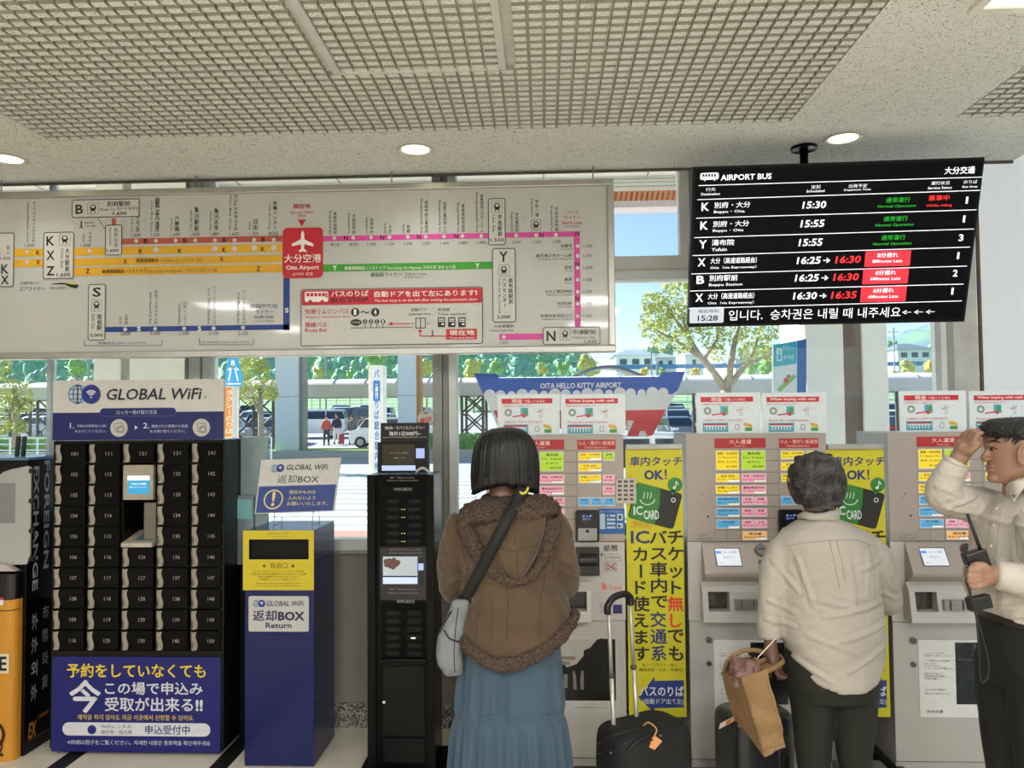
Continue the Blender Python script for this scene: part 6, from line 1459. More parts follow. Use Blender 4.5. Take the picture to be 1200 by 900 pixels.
# ---- people walking in the car park
def walker(px_i, feet, head, Y, label, top, bottom, lean, bag=None):
    f = at(px_i, feet, Y); h_ = at(px_i, head, Y).z; g = gz(Y)-.06; Ht = h_-g; x = f.x
    t = empty('person', (x, Y, g), label=label, cat='person'); s = Ht/1.7; SK = P('#c79a7c', .6)
    V = lambda a, b_, c_: Vector((x+a*s, Y+b_*s, g+c_*s))
    mb = MB(); mb.ball(V(0, 0, 1.58), .085*s, .1*s, .12*s, 12, 8); mb.tube([V(0, 0, 1.35), V(0, 0, 1.5)], .05*s, 8); mb.ball(V(0, 0, 1.2), .12*s, .08*s, .2*s, 10, 8)
    for sx in (-1, 1): mb.tube([V(sx*.13, 0, 1.38), V(sx*.24, 0, 1.12), V(sx*.25, -.08, .86), V(sx*.25, -.1, .78)], [.05*s, .045*s, .035*s, .03*s], 7)
    for sx in (-1, 1): mb.tube([V(sx*.08, 0, .95), V(sx*.10, sx*lean*.5, .5), V(sx*.10, sx*lean, .06)], [.07*s, .055*s, .035*s], 7)
    mb.tube([V(0, 0, .85), V(0, 0, 1.3)], .1*s, 8)
    surf(mb, .03, 3, 'body', SK, t)
    mb = MB(); mb.rings([(x, Y, g+.86*s, .17*s, .12*s), (x, Y, g+1.1*s, .16*s, .11*s), (x, Y, g+1.36*s, .2*s, .12*s), (x, Y, g+1.44*s, .1*s, .08*s)], 14)
    for sx in (-1, 1): mb.tube([V(sx*.15, 0, 1.38), V(sx*.25, 0, 1.12), V(sx*.26, -.08, .88)], [.07*s, .06*s, .05*s], 8)
    surf(mb, .03, 3, 'jacket', P(top, .8), t)
    mb = MB(); mb.rings([(x, Y, g+.82*s, .17*s, .12*s), (x, Y, g+.98*s, .15*s, .11*s)], 14)
    for sx in (-1, 1): mb.tube([V(sx*.08, 0, .9), V(sx*.10, sx*lean*.5, .5), V(sx*.10, sx*lean, .1)], [.1*s, .08*s, .065*s], 8)
    surf(mb, .03, 3, 'trousers', P(bottom, .8), t)
    MB().ball(V(0, .02, 1.63), .1*s, .11*s, .11*s, 12, 8).build('hair', P('#1b1715', .8), t, True)
    for sx in (-1, 1): MB().box(x+sx*.1*s-.05, x+sx*.1*s+.05, Y+sx*lean*s-.16, Y+sx*lean*s+.1, g, g+.09).build('shoe', P('#222222'), t, bevel=.03)
    if bag:
        o = MB().box(x-.72, x-.44, Y-.3, Y-.1, g+.05, g+.6).build('suitcase', P('#a83430'), None, bevel=.03, loc=(x-.58, Y-.2, g)); tag(o, 'small red suitcase pulled by the third walking person outside', 'suitcase'); MB().tube([(x-.58, Y-.2, g+.6), (x-.40, Y-.15, g+.9)], .015, 6).build('handle', P('#222222'), o)
        for dx in (-.68, -.48): MB().tube([(x+dx, Y-.24, g+.035), (x+dx, Y-.16, g+.035)], .035, 10).build('wheel', P('#151515'), o)
WYp = 46
walker(382.5, 519.5, 487, WYp, 'person outside in a red jacket and dark trousers, leftmost of the four walkers', '#c4574a', '#3a4250', .12)
walker(394.5, 517, 485, WYp+1, 'person outside in a dark blue top and white trousers, second of the four walkers', '#27364f', '#dfe2e4', .1)
walker(412.5, 517, 487, WYp+.6, 'person outside in grey pulling a small red suitcase, third of the four walkers', '#6a6a68', '#6f675e', .1, True)
walker(425, 512, 486.5, WYp+3, 'person outside in a brown coat, rightmost of the four walkers', '#6d5a50', '#cfd0d0', .12)
# ---- signs outside
def sign_pillar():
    Y = 10.; Fq = YF(Y); a = Fq.R(432, 428, 449, 640); t = empty('sign_pillar', ((a[0]+a[2])/2, Y, 0), label='slim white vertical sign pillar with blue lettering outside, left of the battery stand', cat='sign')
    MB().box(a[0], a[2], Y, Y+.25, 0, a[3]).build('post', M('#e3e2da', .4), t, bevel=.01)
    MB(Fq).prect(438, 430, 445, 556, .002, .006).build('face', P('#dbe6f2'), t); mb = MB(Fq); mb.ptext('バスのりば総合案内所', 438.8, 433, 444.4, 552, .007, vertical=True, bold=.05); mb.build('blue_lettering', P('#3a72b8'), t)
    MB(Fq).prect(437.5, 446, 445.5, 470, .0065).build('pictogram_field', P('#2f7fd0'), t); mb = MB(Fq); mb.pdisc(441.5, 451, 1.3, .0075, n=10); mb.prect(440, 453, 443, 461, .0075); mb.prect(440, 461, 441.2, 467, .0075); mb.prect(441.8, 461, 443, 467, .0075); mb.build('pictogram', P('#eef4fa'), t)
sign_pillar()
Y = 9.; Fq = YF(Y); a = Fq.R(264, 418, 283, 452); t = empty('crossing_sign', ((a[0]+a[2])/2, Y, 0), label='light blue crossing sign with a white walking figure outside, right of the locker header', cat='sign')
MB(Fq).prism([Fq.uv(*p) for p in ((264.5, 452.5), (283, 452.5), (283.3, 440), (278, 418), (268, 418), (264, 438))], -.02, 0).build('plate', P('#2f9fe0', .4), t)
mb = MB(Fq)
for pts in (((273, 420), (270.5, 434), (268, 447)), ((273, 420), (276, 434), (279, 447)), ((267, 434), (273, 428), (280, 434))):
    for k in range(2): mb.pline(*pts[k], *pts[k+1], .018, .002)
mb.prect(266, 449, 282, 450.5, .002); mb.build('white_figure', P('#e8f2f8'), t); MB().tube([((a[0]+a[2])/2, Y+.03, 0), ((a[0]+a[2])/2, Y+.03, a[3])], .03, 8).build('pole', P('#b9bcbc'), t)
Y = 9.4; Fq = YF(Y); a = Fq.R(261, 453, 276, 640); o = MB().box(a[0], a[2], Y, Y+.1, 0, a[3]).build('orange_sign', P('#e0dcd0', .5), None, loc=(a[0], Y, 0)); tag(o, 'narrow white sign board with orange lettering outside, behind the right edge of the locker header', 'sign')
mb = MB(Fq); mb.prect(263.5, 454, 274.5, 512, .003); mb.build('orange_field', P('#e0862f'), o); mb = MB(Fq); mb.ptext('タクシーのりば', 265, 457, 273, 508, .005, vertical=True, bold=.03); mb.build('lettering', P('#f0e6d6'), o)
Y = 6.2; Fq = YF(Y); t = empty('taxi_sign', (at(925, 480, Y).x, Y, 0), label='upright white and turquoise sign board with a blue side, outside below the departure screen', cat='sign')
a = Fq.R(906, 398, 940, 640); zb0 = 740
MB(Fq).prism([Fq.uv(*p) for p in ((906, 718), (934, 718), (934, 399), (906, 404))], -.03, 0).build('board', P('#dfe8ea', .4), t)
MB(Fq).prism([Fq.uv(*p) for p in ((934, 718), (945, 718), (945, 397), (934, 399))], -.3, 0).build('blue_side', P('#2f6cb0', .4), t)
mb = MB(Fq); mb.flat([Fq.uv(*p) for p in ((906.5, 430), (933.5, 426), (933.5, 400), (906.5, 404.5))], .002); mb.build('turquoise_field', P('#36b6cf'), t)
mb = MB(Fq); mb.ptext('タクシー', 917, 405, 931, 411, .004, bold=.02); mb.ptext('のりば', 918, 416, 930, 421, .004, bold=.03); mb.pring(910, 408, 916, 423, .002, .008, .004); mb.pring(911, 410, 915, 415, .002, .006, .004); mb.build('white_lettering', P('#eef6f6'), t)
mb = MB(Fq); mb.pline(912, 458, 932, 440, .03, .003); mb.build('green_route', P('#8fc070'), t); mb = MB(Fq); mb.pdisc(921, 446, 3, .004, n=10); mb.pdisc(924, 441, 2, .004, n=10); mb.build('red_mark', P('#d0504a'), t)
# ---- film stuck on the inside of the window
Fw = YF(WY-.002); t = empty('window_film', (at(680, 470, WY).x, WY-.002, at(680, 515, WY).z), label='blue, white and red airport film stuck on the window above the left ticket machine', cat='window sticker')
mb = MB(Fw); mb.flat([Fw.uv(*p) for p in ((555, 437.5), (582, 438), (585, 443), (772, 441.5), (776, 436.5), (803.5, 435), (794, 458), (788, 462), (568, 466))][::-1], .0006); mb.build('blue_field', P('#2f62c4', .4), t)
mb = MB(Fw); mb.flat([Fw.uv(*p) for p in ((568, 465), (788, 461), (794, 457), (781, 481), (762, 512), (735, 512), (735, 500), (700, 492), (600, 512), (583, 500))][::-1], .0003)
for i in range(17): mb.pdisc(574+i*12.7, 463.5-.02*i*10, 7.2-(i % 3)*1.2, .0009, n=16)
mb.build('white_clouds', P('#e3eaf0', .4), t)
mb = MB(Fw); mb.flat([Fw.uv(*p) for p in ((730, 481), (780.5, 480), (765, 510), (758, 511), (756, 505), (750, 505), (748, 511), (735, 511), (743, 493), (730, 492))][::-1], .0009); mb.flat([Fw.uv(*p) for p in ((578, 481), (735, 481), (735, 500), (590, 505))][::-1], .0007); mb.build('red_field', P('#d84a52', .4), t)
mb = MB(Fw); mb.ptext('OITA HELLO KITTY AIRPORT', 633, 448.5, 728, 455, .0015, bold=.06); mb.build('white_lettering', P('#f2f4f6', .4), t)
p = at(499, 490, WY-.075); Fz = YF(WY-.075)
o = MB(Fz).pdisc(499, 490, 9.3, -.001, .0005, n=28).build('round_sticker', P('#c9c4b8', .4), None, loc=tuple(p)); tag(o, 'round white sticker with red print above the right corner of the battery stand screen', 'sticker')
mb = MB(Fz); mb.ptext('お願い', 495.5, 482.5, 502.5, 485.5, .001, bold=.02); mb.build('dark_lettering', P('#3a3835'), o); mb = MB(Fz); mb.pdisc(495, 493, 3, .001, n=10); mb.pline(498, 490, 501, 496, .006, .001); mb.ptext('禁', 500, 488, 506, 495, .001, bold=.02); mb.build('red_lettering', P('#c8443c'), o)
# ============================================================ people and what they carry
from mathutils.bvhtree import BVHTree
def hitter(o):
    me = o.data; w = WM[o]; b = BVHTree.FromPolygons([w @ v.co for v in me.vertices], [tuple(p.vertices) for p in me.polygons])
    def f(px_i, py_i, out=.0):
        d = ray(px_i, py_i).normalized(); h = b.ray_cast(Vector((0, 0, H)), d)
        return (h[0]-d*out) if h[0] else None
    return f
def seam(hit, pts, r, name, mat, par, out=.001, n=8):
    q = []
    for (x0, y0), (x1, y1) in zip(pts, pts[1:]):
        for i in range(n): t = i/n; p = hit(x0+(x1-x0)*t, y0+(y1-y0)*t, out); q.append(p) if p else None
    p = hit(*pts[-1], out); q.append(p) if p else None
    if len(q) > 2: return MB().tube(q, r, 5).build(name, mat, par, True)
def prings(mb, Y, rows, n=40, k=1.):
    """rows: (py, px left, px right, half depth[, power[, depth shift]])"""
    rs = []
    for q in rows:
        a = at(q[1], q[0], Y); b_ = at(q[2], q[0], Y); rs.append(((a.x+b_.x)/2, Y+(q[5] if len(q) > 5 else 0), a.z, (b_.x-a.x)/2*k, q[3], q[4] if len(q) > 4 else 2))
    rs.reverse() if rs[0][2] < rs[-1][2] else None
    return mb.rings(rs[::-1], n)
def ptube(mb, pts, n=14):                  # (px, py, Y, r)
    return mb.tube([at(*q[:3]) for q in pts], [q[3] for q in pts], n)
def fine(pts, k=6):
    out = []
    q = [pts[0]]+list(pts)+[pts[-1]]
    for i in range(1, len(q)-2):
        for j in range(k):
            t = j/k; out.append(tuple(.5*((2*b_)+(-a+c_)*t+(2*a-5*b_+4*c_-d_)*t*t+(-a+3*b_-3*c_+d_)*t**3) for a, b_, c_, d_ in zip(*q[i-1:i+3])))
    out.append(tuple(pts[-1])); return out
SKIN = M('#866553', .5, 0, .08, 20, bump=.05, bscale=300); SKIN2 = M('#684a3b', .5, 0, .1, 20, bump=.05, bscale=300)
def foot(mb, x, Y, z=0., ang=0., L_=.25, w=.045, d=1):
    for k in range(7):
        t = k/6; 
    R_ = Matrix.Rotation(ang, 3, 'Z')
    mb.ball(Vector((x, Y, z+.05))+R_ @ Vector((0, 0, 0)), w*.95, .06, .055, 12, 8, R_); mb.ball(Vector((x, Y, z+.04))+R_ @ Vector((0, d*.09, 0)), w, .10, .042, 12, 8, R_); return mb

def creases(lines, Y, w, h):
    """soft cloth folds along given lines on the side that faces the room"""
    L_ = [(at(a, b, Y), at(c, d, Y), k) for a, b, c, d, k in lines]
    def f(p):
        if p.y > Y+.04: return 0
        t_ = 0
        for a, b, k in L_:
            dx, dz = b.x-a.x, b.z-a.z; q = ((p.x-a.x)*dx+(p.z-a.z)*dz)/(dx*dx+dz*dz); qq = max(0, min(1, q)); d2 = (p.x-a.x-qq*dx)**2+(p.z-a.z-qq*dz)**2
            if d2 < (3.5*w)**2: e = math.sqrt(d2)/w; t_ += k*h*(math.exp(-e*e)-.55*math.exp(-(e-1.6)**2*1.5))*(.35+.65*math.sin(PI*(.1+.8*qq)))
        return t_
    return f
# ------------------------------------------------------------ the woman
WYo = 2.65
g0 = at(600, 700, WYo)
wo = empty('person', (at(598, 700, WYo).x, WYo, 0), label='woman seen from behind with a black bob, brown fleece-lined jacket and long blue skirt', cat='person')
mb = MB()
prings(mb, WYo, [(506, 580, 604, .05, 2, .01), (514, 568, 616, .08, 2, .01), (528, 563, 622, .095, 2, .01), (545, 562, 622, .097, 2, .01), (558, 566, 618, .09, 2, .015), (568, 572, 612, .075, 2, .03), (574, 578, 606, .05, 2, .06)])
c_ = at(592, 548, WYo); mb.ball(c_+Vector((0, .105, 0)), .012, .022, .02, 10, 8)      # nose, looking at the machine
mb.ball(c_+Vector((0, .095, -.045)), .024, .012, .008, 10, 6)
for s_ in (-1, 1): mb.ball(c_+Vector((s_*.088, .0, -.005)), .012, .022, .032, 10, 8)
ptube(mb, [(591, 556, WYo, .05), (590, 575, WYo-.005, .049), (589, 592, WYo-.01, .056), (589, 606, WYo, .065)], 20)
# forearms and hands in front
def hand(mb, wrist, palm, knuck, curl, side, r=.008, thumb=None):
    """wrist, palm centre, knuckle line centre (Vectors); side = direction across the knuckles; curl = direction the fingers bend to"""
    w_, p_, k_ = map(Vector, (wrist, palm, knuck)); f = (k_-w_).normalized(); sd_ = Vector(side).normalized(); cu = Vector(curl).normalized()
    mb.tube([w_-f*.03, w_, w_*.5+p_*.5, p_], [.024, .022, .026, .03], 12)
    for i in range(4):
        b0 = p_+sd_*(i-1.5)*.012; b1 = k_+sd_*(i-1.5)*.019; mb.tube([b0, b0*.4+b1*.6, b1], [.017, .014, .0105], 10)
        L_ = (.9, 1., .95, .78)[i]
        q1 = b1+(f*.8+cu*.45).normalized()*.034*L_; q2 = q1+(f*.2+cu).normalized()*.026*L_; q3 = q2+(cu-f*.35).normalized()*.02*L_
        mb.tube([b1-f*.01, b1, q1, q2, q3, q3+(cu-f*.5).normalized()*.004], [r*1.15, r*1.15, r, r*.92, r*.78, r*.4], 9)
    t0 = p_-sd_*.024-f*.012; t1 = t0-sd_*.022+f*.022+cu*.01; t2 = t1+f*.026+cu*.012
    if thumb: t1, t2 = map(Vector, thumb)
    mb.tube([t0+sd_*.012, t0, t1, t2, t2+(t2-t1)*.15], [.016, .0145, .0115, .0095, .005], 9)
hw_ = MB()
lw = at(548, 668, 2.88); rw = at(648, 655, 2.96)
ptube(mb, [(533, 688, 2.70, .034), (540, 678, 2.80, .03), (548, 668, 2.88, .025)]); ptube(mb, [(661, 682, 2.72, .034), (655, 668, 2.84, .03), (648, 655, 2.96, .024)])
hand(mb, lw, lw+Vector((.03, .045, .02)), lw+Vector((.05, .085, .035)), (.4, 0, -1), (.5, -.5, 0))
hand(mb, rw, rw+Vector((-.005, .05, .02)), rw+Vector((-.005, .09, .03)), (-.2, .2, -1), (-1, 0, 0))
for s_, px_i in ((-1, 578), (1, 622)):
    xx = at(px_i, 800, WYo).x; mb.tube([(xx, WYo, .9), (xx, WYo-.01, .5), (xx+.01*s_, WYo+.01, .32), (xx+.01*s_, WYo+.02, .06)], [.085, .058, .055, .036], 14)
mb.tube([(at(600, 700, WYo).x, WYo, .8), (at(600, 700, WYo).x, WYo, 1.22)], [.085, .085], 16)
body = surf(mb, .0065, 3, 'body', SKIN, wo)
mb = MB()
for px_i in (580, 621): foot(mb, at(px_i, 800, WYo).x, WYo+.02)
surf(mb, .008, 3, 'shoes', M('#2b2623', .4), wo)
# hair
HAIR = M('#0a0807', .45, 0, .5, 60, stretch=(1, 1, .04), bump=.6, bscale=160)
rows = [(500.8, 586, 600, .02), (502.5, 576, 609, .055), (506, 568, 616, .078), (511, 563, 621, .092), (519, 558.5, 626, .103), (530, 555.5, 629, .110), (543, 553.5, 631, .112), (556, 553, 631.5, .112), (566, 553.5, 631, .110), (573, 555, 630, .106)]
def hair_rings(Y, rows, n, drop, inner=.0, ripple=.0016, seed=0, gap=None):
    mb = MB(); R_ = []
    for j, (py, l, r, hd) in enumerate(rows):
        a = at(l, py, Y); b_ = at(r, py, Y); cx = (a.x+b_.x)/2; rx = (b_.x-a.x)/2; t = j/(len(rows)-1)
        for k in range(n):
            A_ = 2*PI*k/n; rp = 1+ripple/.1*(math.sin(k*1.9+seed)+math.sin(k*.73+2)+.8*math.sin(k*3.1+t*2))*min(1, t*2)
            z = a.z + drop(A_)*max(0, t-.55)/.45
            mb.v.append(Vector((cx+rx*math.cos(A_)*rp, Y+hd*math.sin(A_)*rp+.005, z)))
    m_ = len(rows)
    # turn in under the edge
    for k in range(n):
        v = mb.v[(m_-1)*n+k]; cx = sum(q.x for q in mb.v[(m_-1)*n:(m_)*n])/n; mb.v.append(Vector((cx+(v.x-cx)*.86, Y+(v.y-Y)*.86, v.z+.012)))
    for j in range(m_):
        for k in range(n): a = j*n+k; b_ = j*n+(k+1) % n; mb.f.append((a, a+n, b_+n, b_))
    mb.f.append(tuple(range(n))); return mb
def bobdrop(A_):                            # the sides hang lower than the nape; a parted face at the front
    s_ = math.sin(A_); c2 = abs(math.cos(A_)); return .018*(-s_ if s_ < 0 else 0)*(1-c2) - .02*c2**3 + (.09*max(0, s_)**2)
hr = hair_rings(WYo, rows, 150, bobdrop).build('hair', HAIR, wo, True)
mb = MB(); random.seed(2)
for i in range(120):                        # loose strand tips along the lower edge
    A_ = random.uniform(PI, 2*PI); rx = .113; cx = at(592, 560, WYo).x; b_ = Vector((cx+rx*math.cos(A_), WYo+.108*math.sin(A_)+.005, at(592, 566, WYo).z+bobdrop(A_)))
    mb.tube([b_+Vector((0, 0, .03)), b_, b_+Vector((random.uniform(-.006, .006), 0, -random.uniform(.008, .022)))], [.0035, .003, .0006], 4)
mb.build('hair_tips', HAIR, wo, True)['kind'] = 'stuff'
# jacket
CANVAS = M('#4b3926', .85, 0, .2, 9, bump=.9, bscale=16, sheen=.2); FLEECE = M('#3b2e25', .95, 0, .4, 150, bump=1., bscale=300, col2='#705a4a')
mb = MB()
HEMP = [(534, 733), (545, 743), (560, 752), (578, 760), (592, 762), (612, 758), (635, 749), (653, 738), (665, 729), (676, 718)]
def hem_pt(A_, grow=1.):
    px_i = 604.5+67.5*math.cos(A_)*grow
    for (x0, y0), (x1, y1) in zip(HEMP, HEMP[1:]):
        if px_i <= x1 or (x1, y1) == HEMP[-1]: py_i = y0+(y1-y0)*(px_i-x0)/(x1-x0); break
    p = at(px_i, py_i, WYo); return Vector((p.x, WYo+.155*grow*math.sin(A_), p.z))
def jrows(mb, rows_, n=64, hem=True):
    for (py, l, r, hd, *sh) in rows_:
        a = at(l, py, WYo); b_ = at(r, py, WYo); cx = (a.x+b_.x)/2; rx = (b_.x-a.x)/2
        for k in range(n): A_ = 2*PI*k/n; mb.v.append(Vector((cx+rx*math.cos(A_), WYo+hd*math.sin(A_), a.z)))
    m_ = len(rows_)
    if hem:
        last = mb.v[-n:]
        for t in (.5, 1.):
            for k in range(n): mb.v.append(last[k].lerp(hem_pt(2*PI*k/n), t))
        m_ += 2
    for j in range(m_-1):
        for k in range(n): a = j*n+k; b_ = j*n+(k+1) % n; mb.f.append((a, a+n, b_+n, b_))
    mb.f.append(tuple(range(n))); mb.f.append(tuple((m_-1)*n+k for k in range(n))[::-1]); return mb
jrows(mb, [(594, 566, 622, .07), (602, 548, 640, .095), (611, 537, 652, .11), (628, 533, 657, .12), (655, 537, 655, .125), (680, 541, 655, .12), (698, 541, 664, .135)])
for pts in ([(546, 611, WYo, .055), (538, 625, WYo, .056), (531, 650, 2.655, .053), (530, 678, 2.67, .050), (531, 691, 2.69, .047), (534, 690, 2.74, .042), (538, 684, 2.79, .04), (542, 679, 2.83, .038)],
            [(642, 609, WYo, .055), (650, 622, WYo, .057), (657, 645, 2.655, .055), (662, 670, 2.67, .051), (663, 684, 2.69, .048), (661, 683, 2.75, .043), (657, 674, 2.81, .041), (653, 666, 2.86, .039)]):
    ptube(mb, fine(pts, 3), 18)
cr1 = creases([(522, 652, 548, 664, 1), (520, 668, 546, 676, 1), (524, 684, 548, 670, .8), (652, 650, 674, 662, 1), (650, 664, 677, 672, 1), (652, 676, 672, 668, .8), (556, 690, 563, 742, 1), (582, 700, 580, 752, .6), (628, 690, 640, 738, 1), (612, 700, 615, 750, .6), (648, 690, 664, 718, 1), (548, 700, 572, 715, .7), (640, 640, 622, 676, .5)], WYo, .0075, .0075)
def wr(p):
    q = Vector((p.x*1.3+p.z*.5, p.y, p.z*1.4-p.x*.4))
    b_ = mn.noise(Vector((p.x*7, p.y*4, p.z*13))); return cr1(p)+.006*mn.noise(q*8)+.012*max(0, .28-abs(b_))*(1 if abs(p.x+.16) > .1 else .4)+.002*mn.noise(p*40)
jk = surf(mb, .0075, 5, 'jacket', CANVAS, wo, wr)
hit = hitter(jk)
SEAMC = M('#3f2d1d', .9); SEAML = M('#7d6144', .9)
for pts in ([(595, 684), (595, 715), (594, 750)], [(545, 690), (556, 715), (560, 748)], [(640, 672), (634, 700), (633, 742)], [(552, 680), (600, 690), (645, 676)], [(541, 640), (548, 665), (545, 690)], [(652, 640), (648, 660), (649, 680)]): seam(hit, pts, .0012, 'seam', SEAMC, jk, .0)
def fl(p): return .009*mn.noise(p*85)+.005*mn.noise(p*170)+.001
# fleece hem, following the jacket's edge
mb = MB(); hp2 = []
for k in range(97):
    q = hem_pt(2*PI*k/96, 1.02); hp2.append(q+Vector((0, 0, .004)))
mb.tube(hp2, .0155, 10, False); mb.tube([q+Vector((0, 0, -.016)) for q in hp2], .013, 10, False); surf(mb, .0055, 2, 'fleece_hem', FLEECE, wo, fl)
# shawl collar of fleece and the bands beside the hood
mb = MB()
for dz, r_, dy in ((0, .034, 0), (.022, .028, .02)):
    ptube(mb, fine([(541, 612-dz*250, 2.60+dy, r_*.7), (552, 605-dz*300, 2.575+dy, r_), (572, 601-dz*330, 2.55+dy, r_), (597, 606-dz*330, 2.535+dy, r_*1.05), (622, 599-dz*340, 2.545+dy, r_*1.1), (640, 596-dz*250, 2.58+dy, r_), (650, 600-dz*150, 2.62+dy, r_*.7)], 4), 14)
prings(mb, WYo, [(580, 566, 620, .075, 2, -.0), (590, 562, 630, .09), (602, 556, 640, .10)], 40)
cut = surf(mb, .0065, 2, 'fleece_collar', FLEECE, wo, fl)
mb = MB()
ptube(mb, fine([(541, 613, 2.585, .026), (551, 628, 2.560, .030), (560, 645, 2.548, .028), (572, 662, 2.540, .024), (590, 677, 2.528, .016), (607, 682, 2.522, .012), (622, 674, 2.530, .014), (636, 655, 2.545, .020), (644, 630, 2.555, .026), (648, 608, 2.570, .028)], 4), 14)
surf(mb, .0055, 2, 'fleece_edge', FLEECE, wo, fl)
mb = MB(); Yh = 2.545
prings(mb, Yh, [(602, 585, 640, .04, 2, .02), (612, 572, 641, .05), (625, 567, 638, .055), (640, 571, 634, .056), (652, 577, 629, .058), (664, 586, 622, .052), (673, 595, 616, .042), (680, 602, 611, .024)], 36)
hd_ = surf(mb, .006, 4, 'hood', CANVAS, wo, lambda p: .004*mn.noise(Vector((p.x*14, p.y, p.z*7)))+.0015*mn.noise(p*50))
hh2 = hitter(hd_)
for pts in ([(572, 640), (600, 646), (628, 639)], [(585, 650), (592, 668), (606, 679), (616, 668), (626, 645)], [(603, 610), (604, 640)], [(606, 646), (607, 676)]): seam(hh2, pts, .0013, 'seam', SEAMC, hd_, .0)
# skirt in two gathered tiers
def skirt():
    mb = MB(); n = 240; cx0 = at(597, 800, WYo).x
    zs_ = []; rows_ = [(728, 548, 648), (745, 543, 655), (770, 539, 656), (800, 536, 658), (828, 534, 660), (835, 533.5, 661), (838, 533, 661.5), (842, 531, 664), (870, 530, 666), (905, 528, 669), (950, 526, 672), (985, 525, 674)]
    for j, (py, l, r) in enumerate(rows_):
        a = at(l, py, WYo); b_ = at(r, py, WYo); cx = (a.x+b_.x)/2; rx = (b_.x-a.x)/2
        for k in range(n):
            A_ = 2*PI*k/n; tier = j > 6; t = min(1, j/5) if not tier else min(1, (j-6)/2)
            f = (.009*t*(math.sin(A_*13+1)+.7*math.sin(A_*21+2.2*math.sin(A_*3)))+.004*t*mn.noise(Vector((A_*6, a.z*2, 1)))) if not tier else (.011*(math.sin(A_*19+2*math.sin(A_*2))+.6*math.sin(A_*37+3))*t*(.75+.25*(j-6)/5)+.008*mn.noise(Vector((A_*5, a.z*3, 4))))
            if j in (5, 6): f = -.002
            dz = -.012*math.sin(A_) if 3 < j < 8 else 0
            mb.v.append(Vector((cx+(rx+f)*math.cos(A_), WYo+(rx*.78+f)*math.sin(A_), max(.12, a.z)+dz)))
    m_ = len(rows_)
    for j in range(m_-1):
        for k in range(n): a = j*n+k; b_ = j*n+(k+1) % n; mb.f.append((a, a+n, b_+n, b_))
    return mb
sk = skirt().build('skirt', M('#384d5d', .85, 0, .1, 6, stretch=(3, 3, .5), bump=.25, bscale=350, sheen=.1), wo, True)
sd2 = sk.modifiers.new('s', 'SUBSURF'); sd2.levels = 0; sd2.render_levels = 1
ht = hitter(sk); seam(ht, [(534, 834), (560, 838), (598, 841), (635, 839), (660, 834)], .0016, 'tier_seam', M('#3b566a', .9), sk, .0)
mb = MB()
for s_ in (-1,): ptube(mb, fine([(536, 697, 2.66, .03), (533, 704, 2.70, .028)], 2), 12)
# neckline tag that pokes out below the hair
mb = MB(); ptube(mb, fine([(608, 573, 2.555, .004), (611, 578, 2.545, .004), (616, 577, 2.545, .004), (619, 571, 2.55, .004)], 4), 6); mb.build('yellow_hair_tie', P('#c9bf3a'), wo, True)
# shoulder bag
bg = empty('shoulder_bag', tuple(at(528, 742, 2.60)), label='grey canvas shoulder bag on a wide black strap at the left hip of the woman', cat='bag')
def ribbon(pts, w, th, name, mat, par, nrm=(0, -1, 0)):
    mb = MB(); pts = [Vector(p) for p in pts]; m_ = len(pts); nr = Vector(nrm)
    for i, p in enumerate(pts):
        d = (pts[min(i+1, m_-1)]-pts[max(i-1, 0)]).normalized(); s_ = d.cross(nr).normalized()*w/2; q = s_.cross(d).normalized()*th
        mb.v += [p-s_-q, p+s_-q, p+s_+q, p-s_+q]
    for i in range(m_-1):
        for k in range(4): a = i*4+k; b_ = i*4+(k+1) % 4; mb.f.append((a, b_, b_+4, a+4))
    mb.f += [(3, 2, 1, 0), tuple(4*(m_-1)+k for k in range(4))]; return mb.build(name, mat, par, True)
sp = []
bys = [hitter(o) for o in (jk, cut, hd_)]
for i in range(22):
    t = i/21; x = 614+(543-614)*t; y = 572+(706-572)*t
    best = None
    for hf in bys:
        p = hf(x, y, .012)
        if p and (best is None or p.y < best.y): best = p
    if best is None: best = at(x, y, 2.56)
    sp.append(best)
for _ in range(4): sp = [sp[0]]+[(a+b_+c_)/3 for a, b_, c_ in zip(sp, sp[1:], sp[2:])]+[sp[-1]]
for i in range(len(sp)): sp[i] = sp[i]-ray(600, 600).normalized()*.012
ribbon(sp, .040, .0022, 'strap', M('#0d0c0c', .7, bump=.2, bscale=300), bg)
mb = MB(); Yb_ = 2.60
prings(mb, Yb_, [(700, 532, 551, .012, 2.5, -.03), (712, 527, 550, .02, 2.5, -.02), (728, 520, 547, .035, 2.6), (745, 514, 544, .05, 3), (765, 511.5, 543, .055, 3), (778, 515, 544, .05, 3), (790, 522, 544, .03, 2.6)], 36)
bb_ = surf(mb, .006, 5, 'bag_body', M('#74777a', .8, 0, .1, 20, bump=.3, bscale=300), bg, lambda p: .005*mn.noise(Vector((p.x*20, p.y*10, p.z*9)))+.002*mn.noise(p*50))
hb = hitter(bb_)
for nm, pts, r in (('front_zip', [(520, 738), (526, 748), (535, 752), (542, 751)], .003), ('side_zip', [(529, 716), (521, 730), (516, 742)], .003), ('bag_seam', [(537, 712), (534, 735), (532, 765), (533, 788)], .0013)): seam(hb, pts, r, nm, M('#101010', .6), bb_, .001)

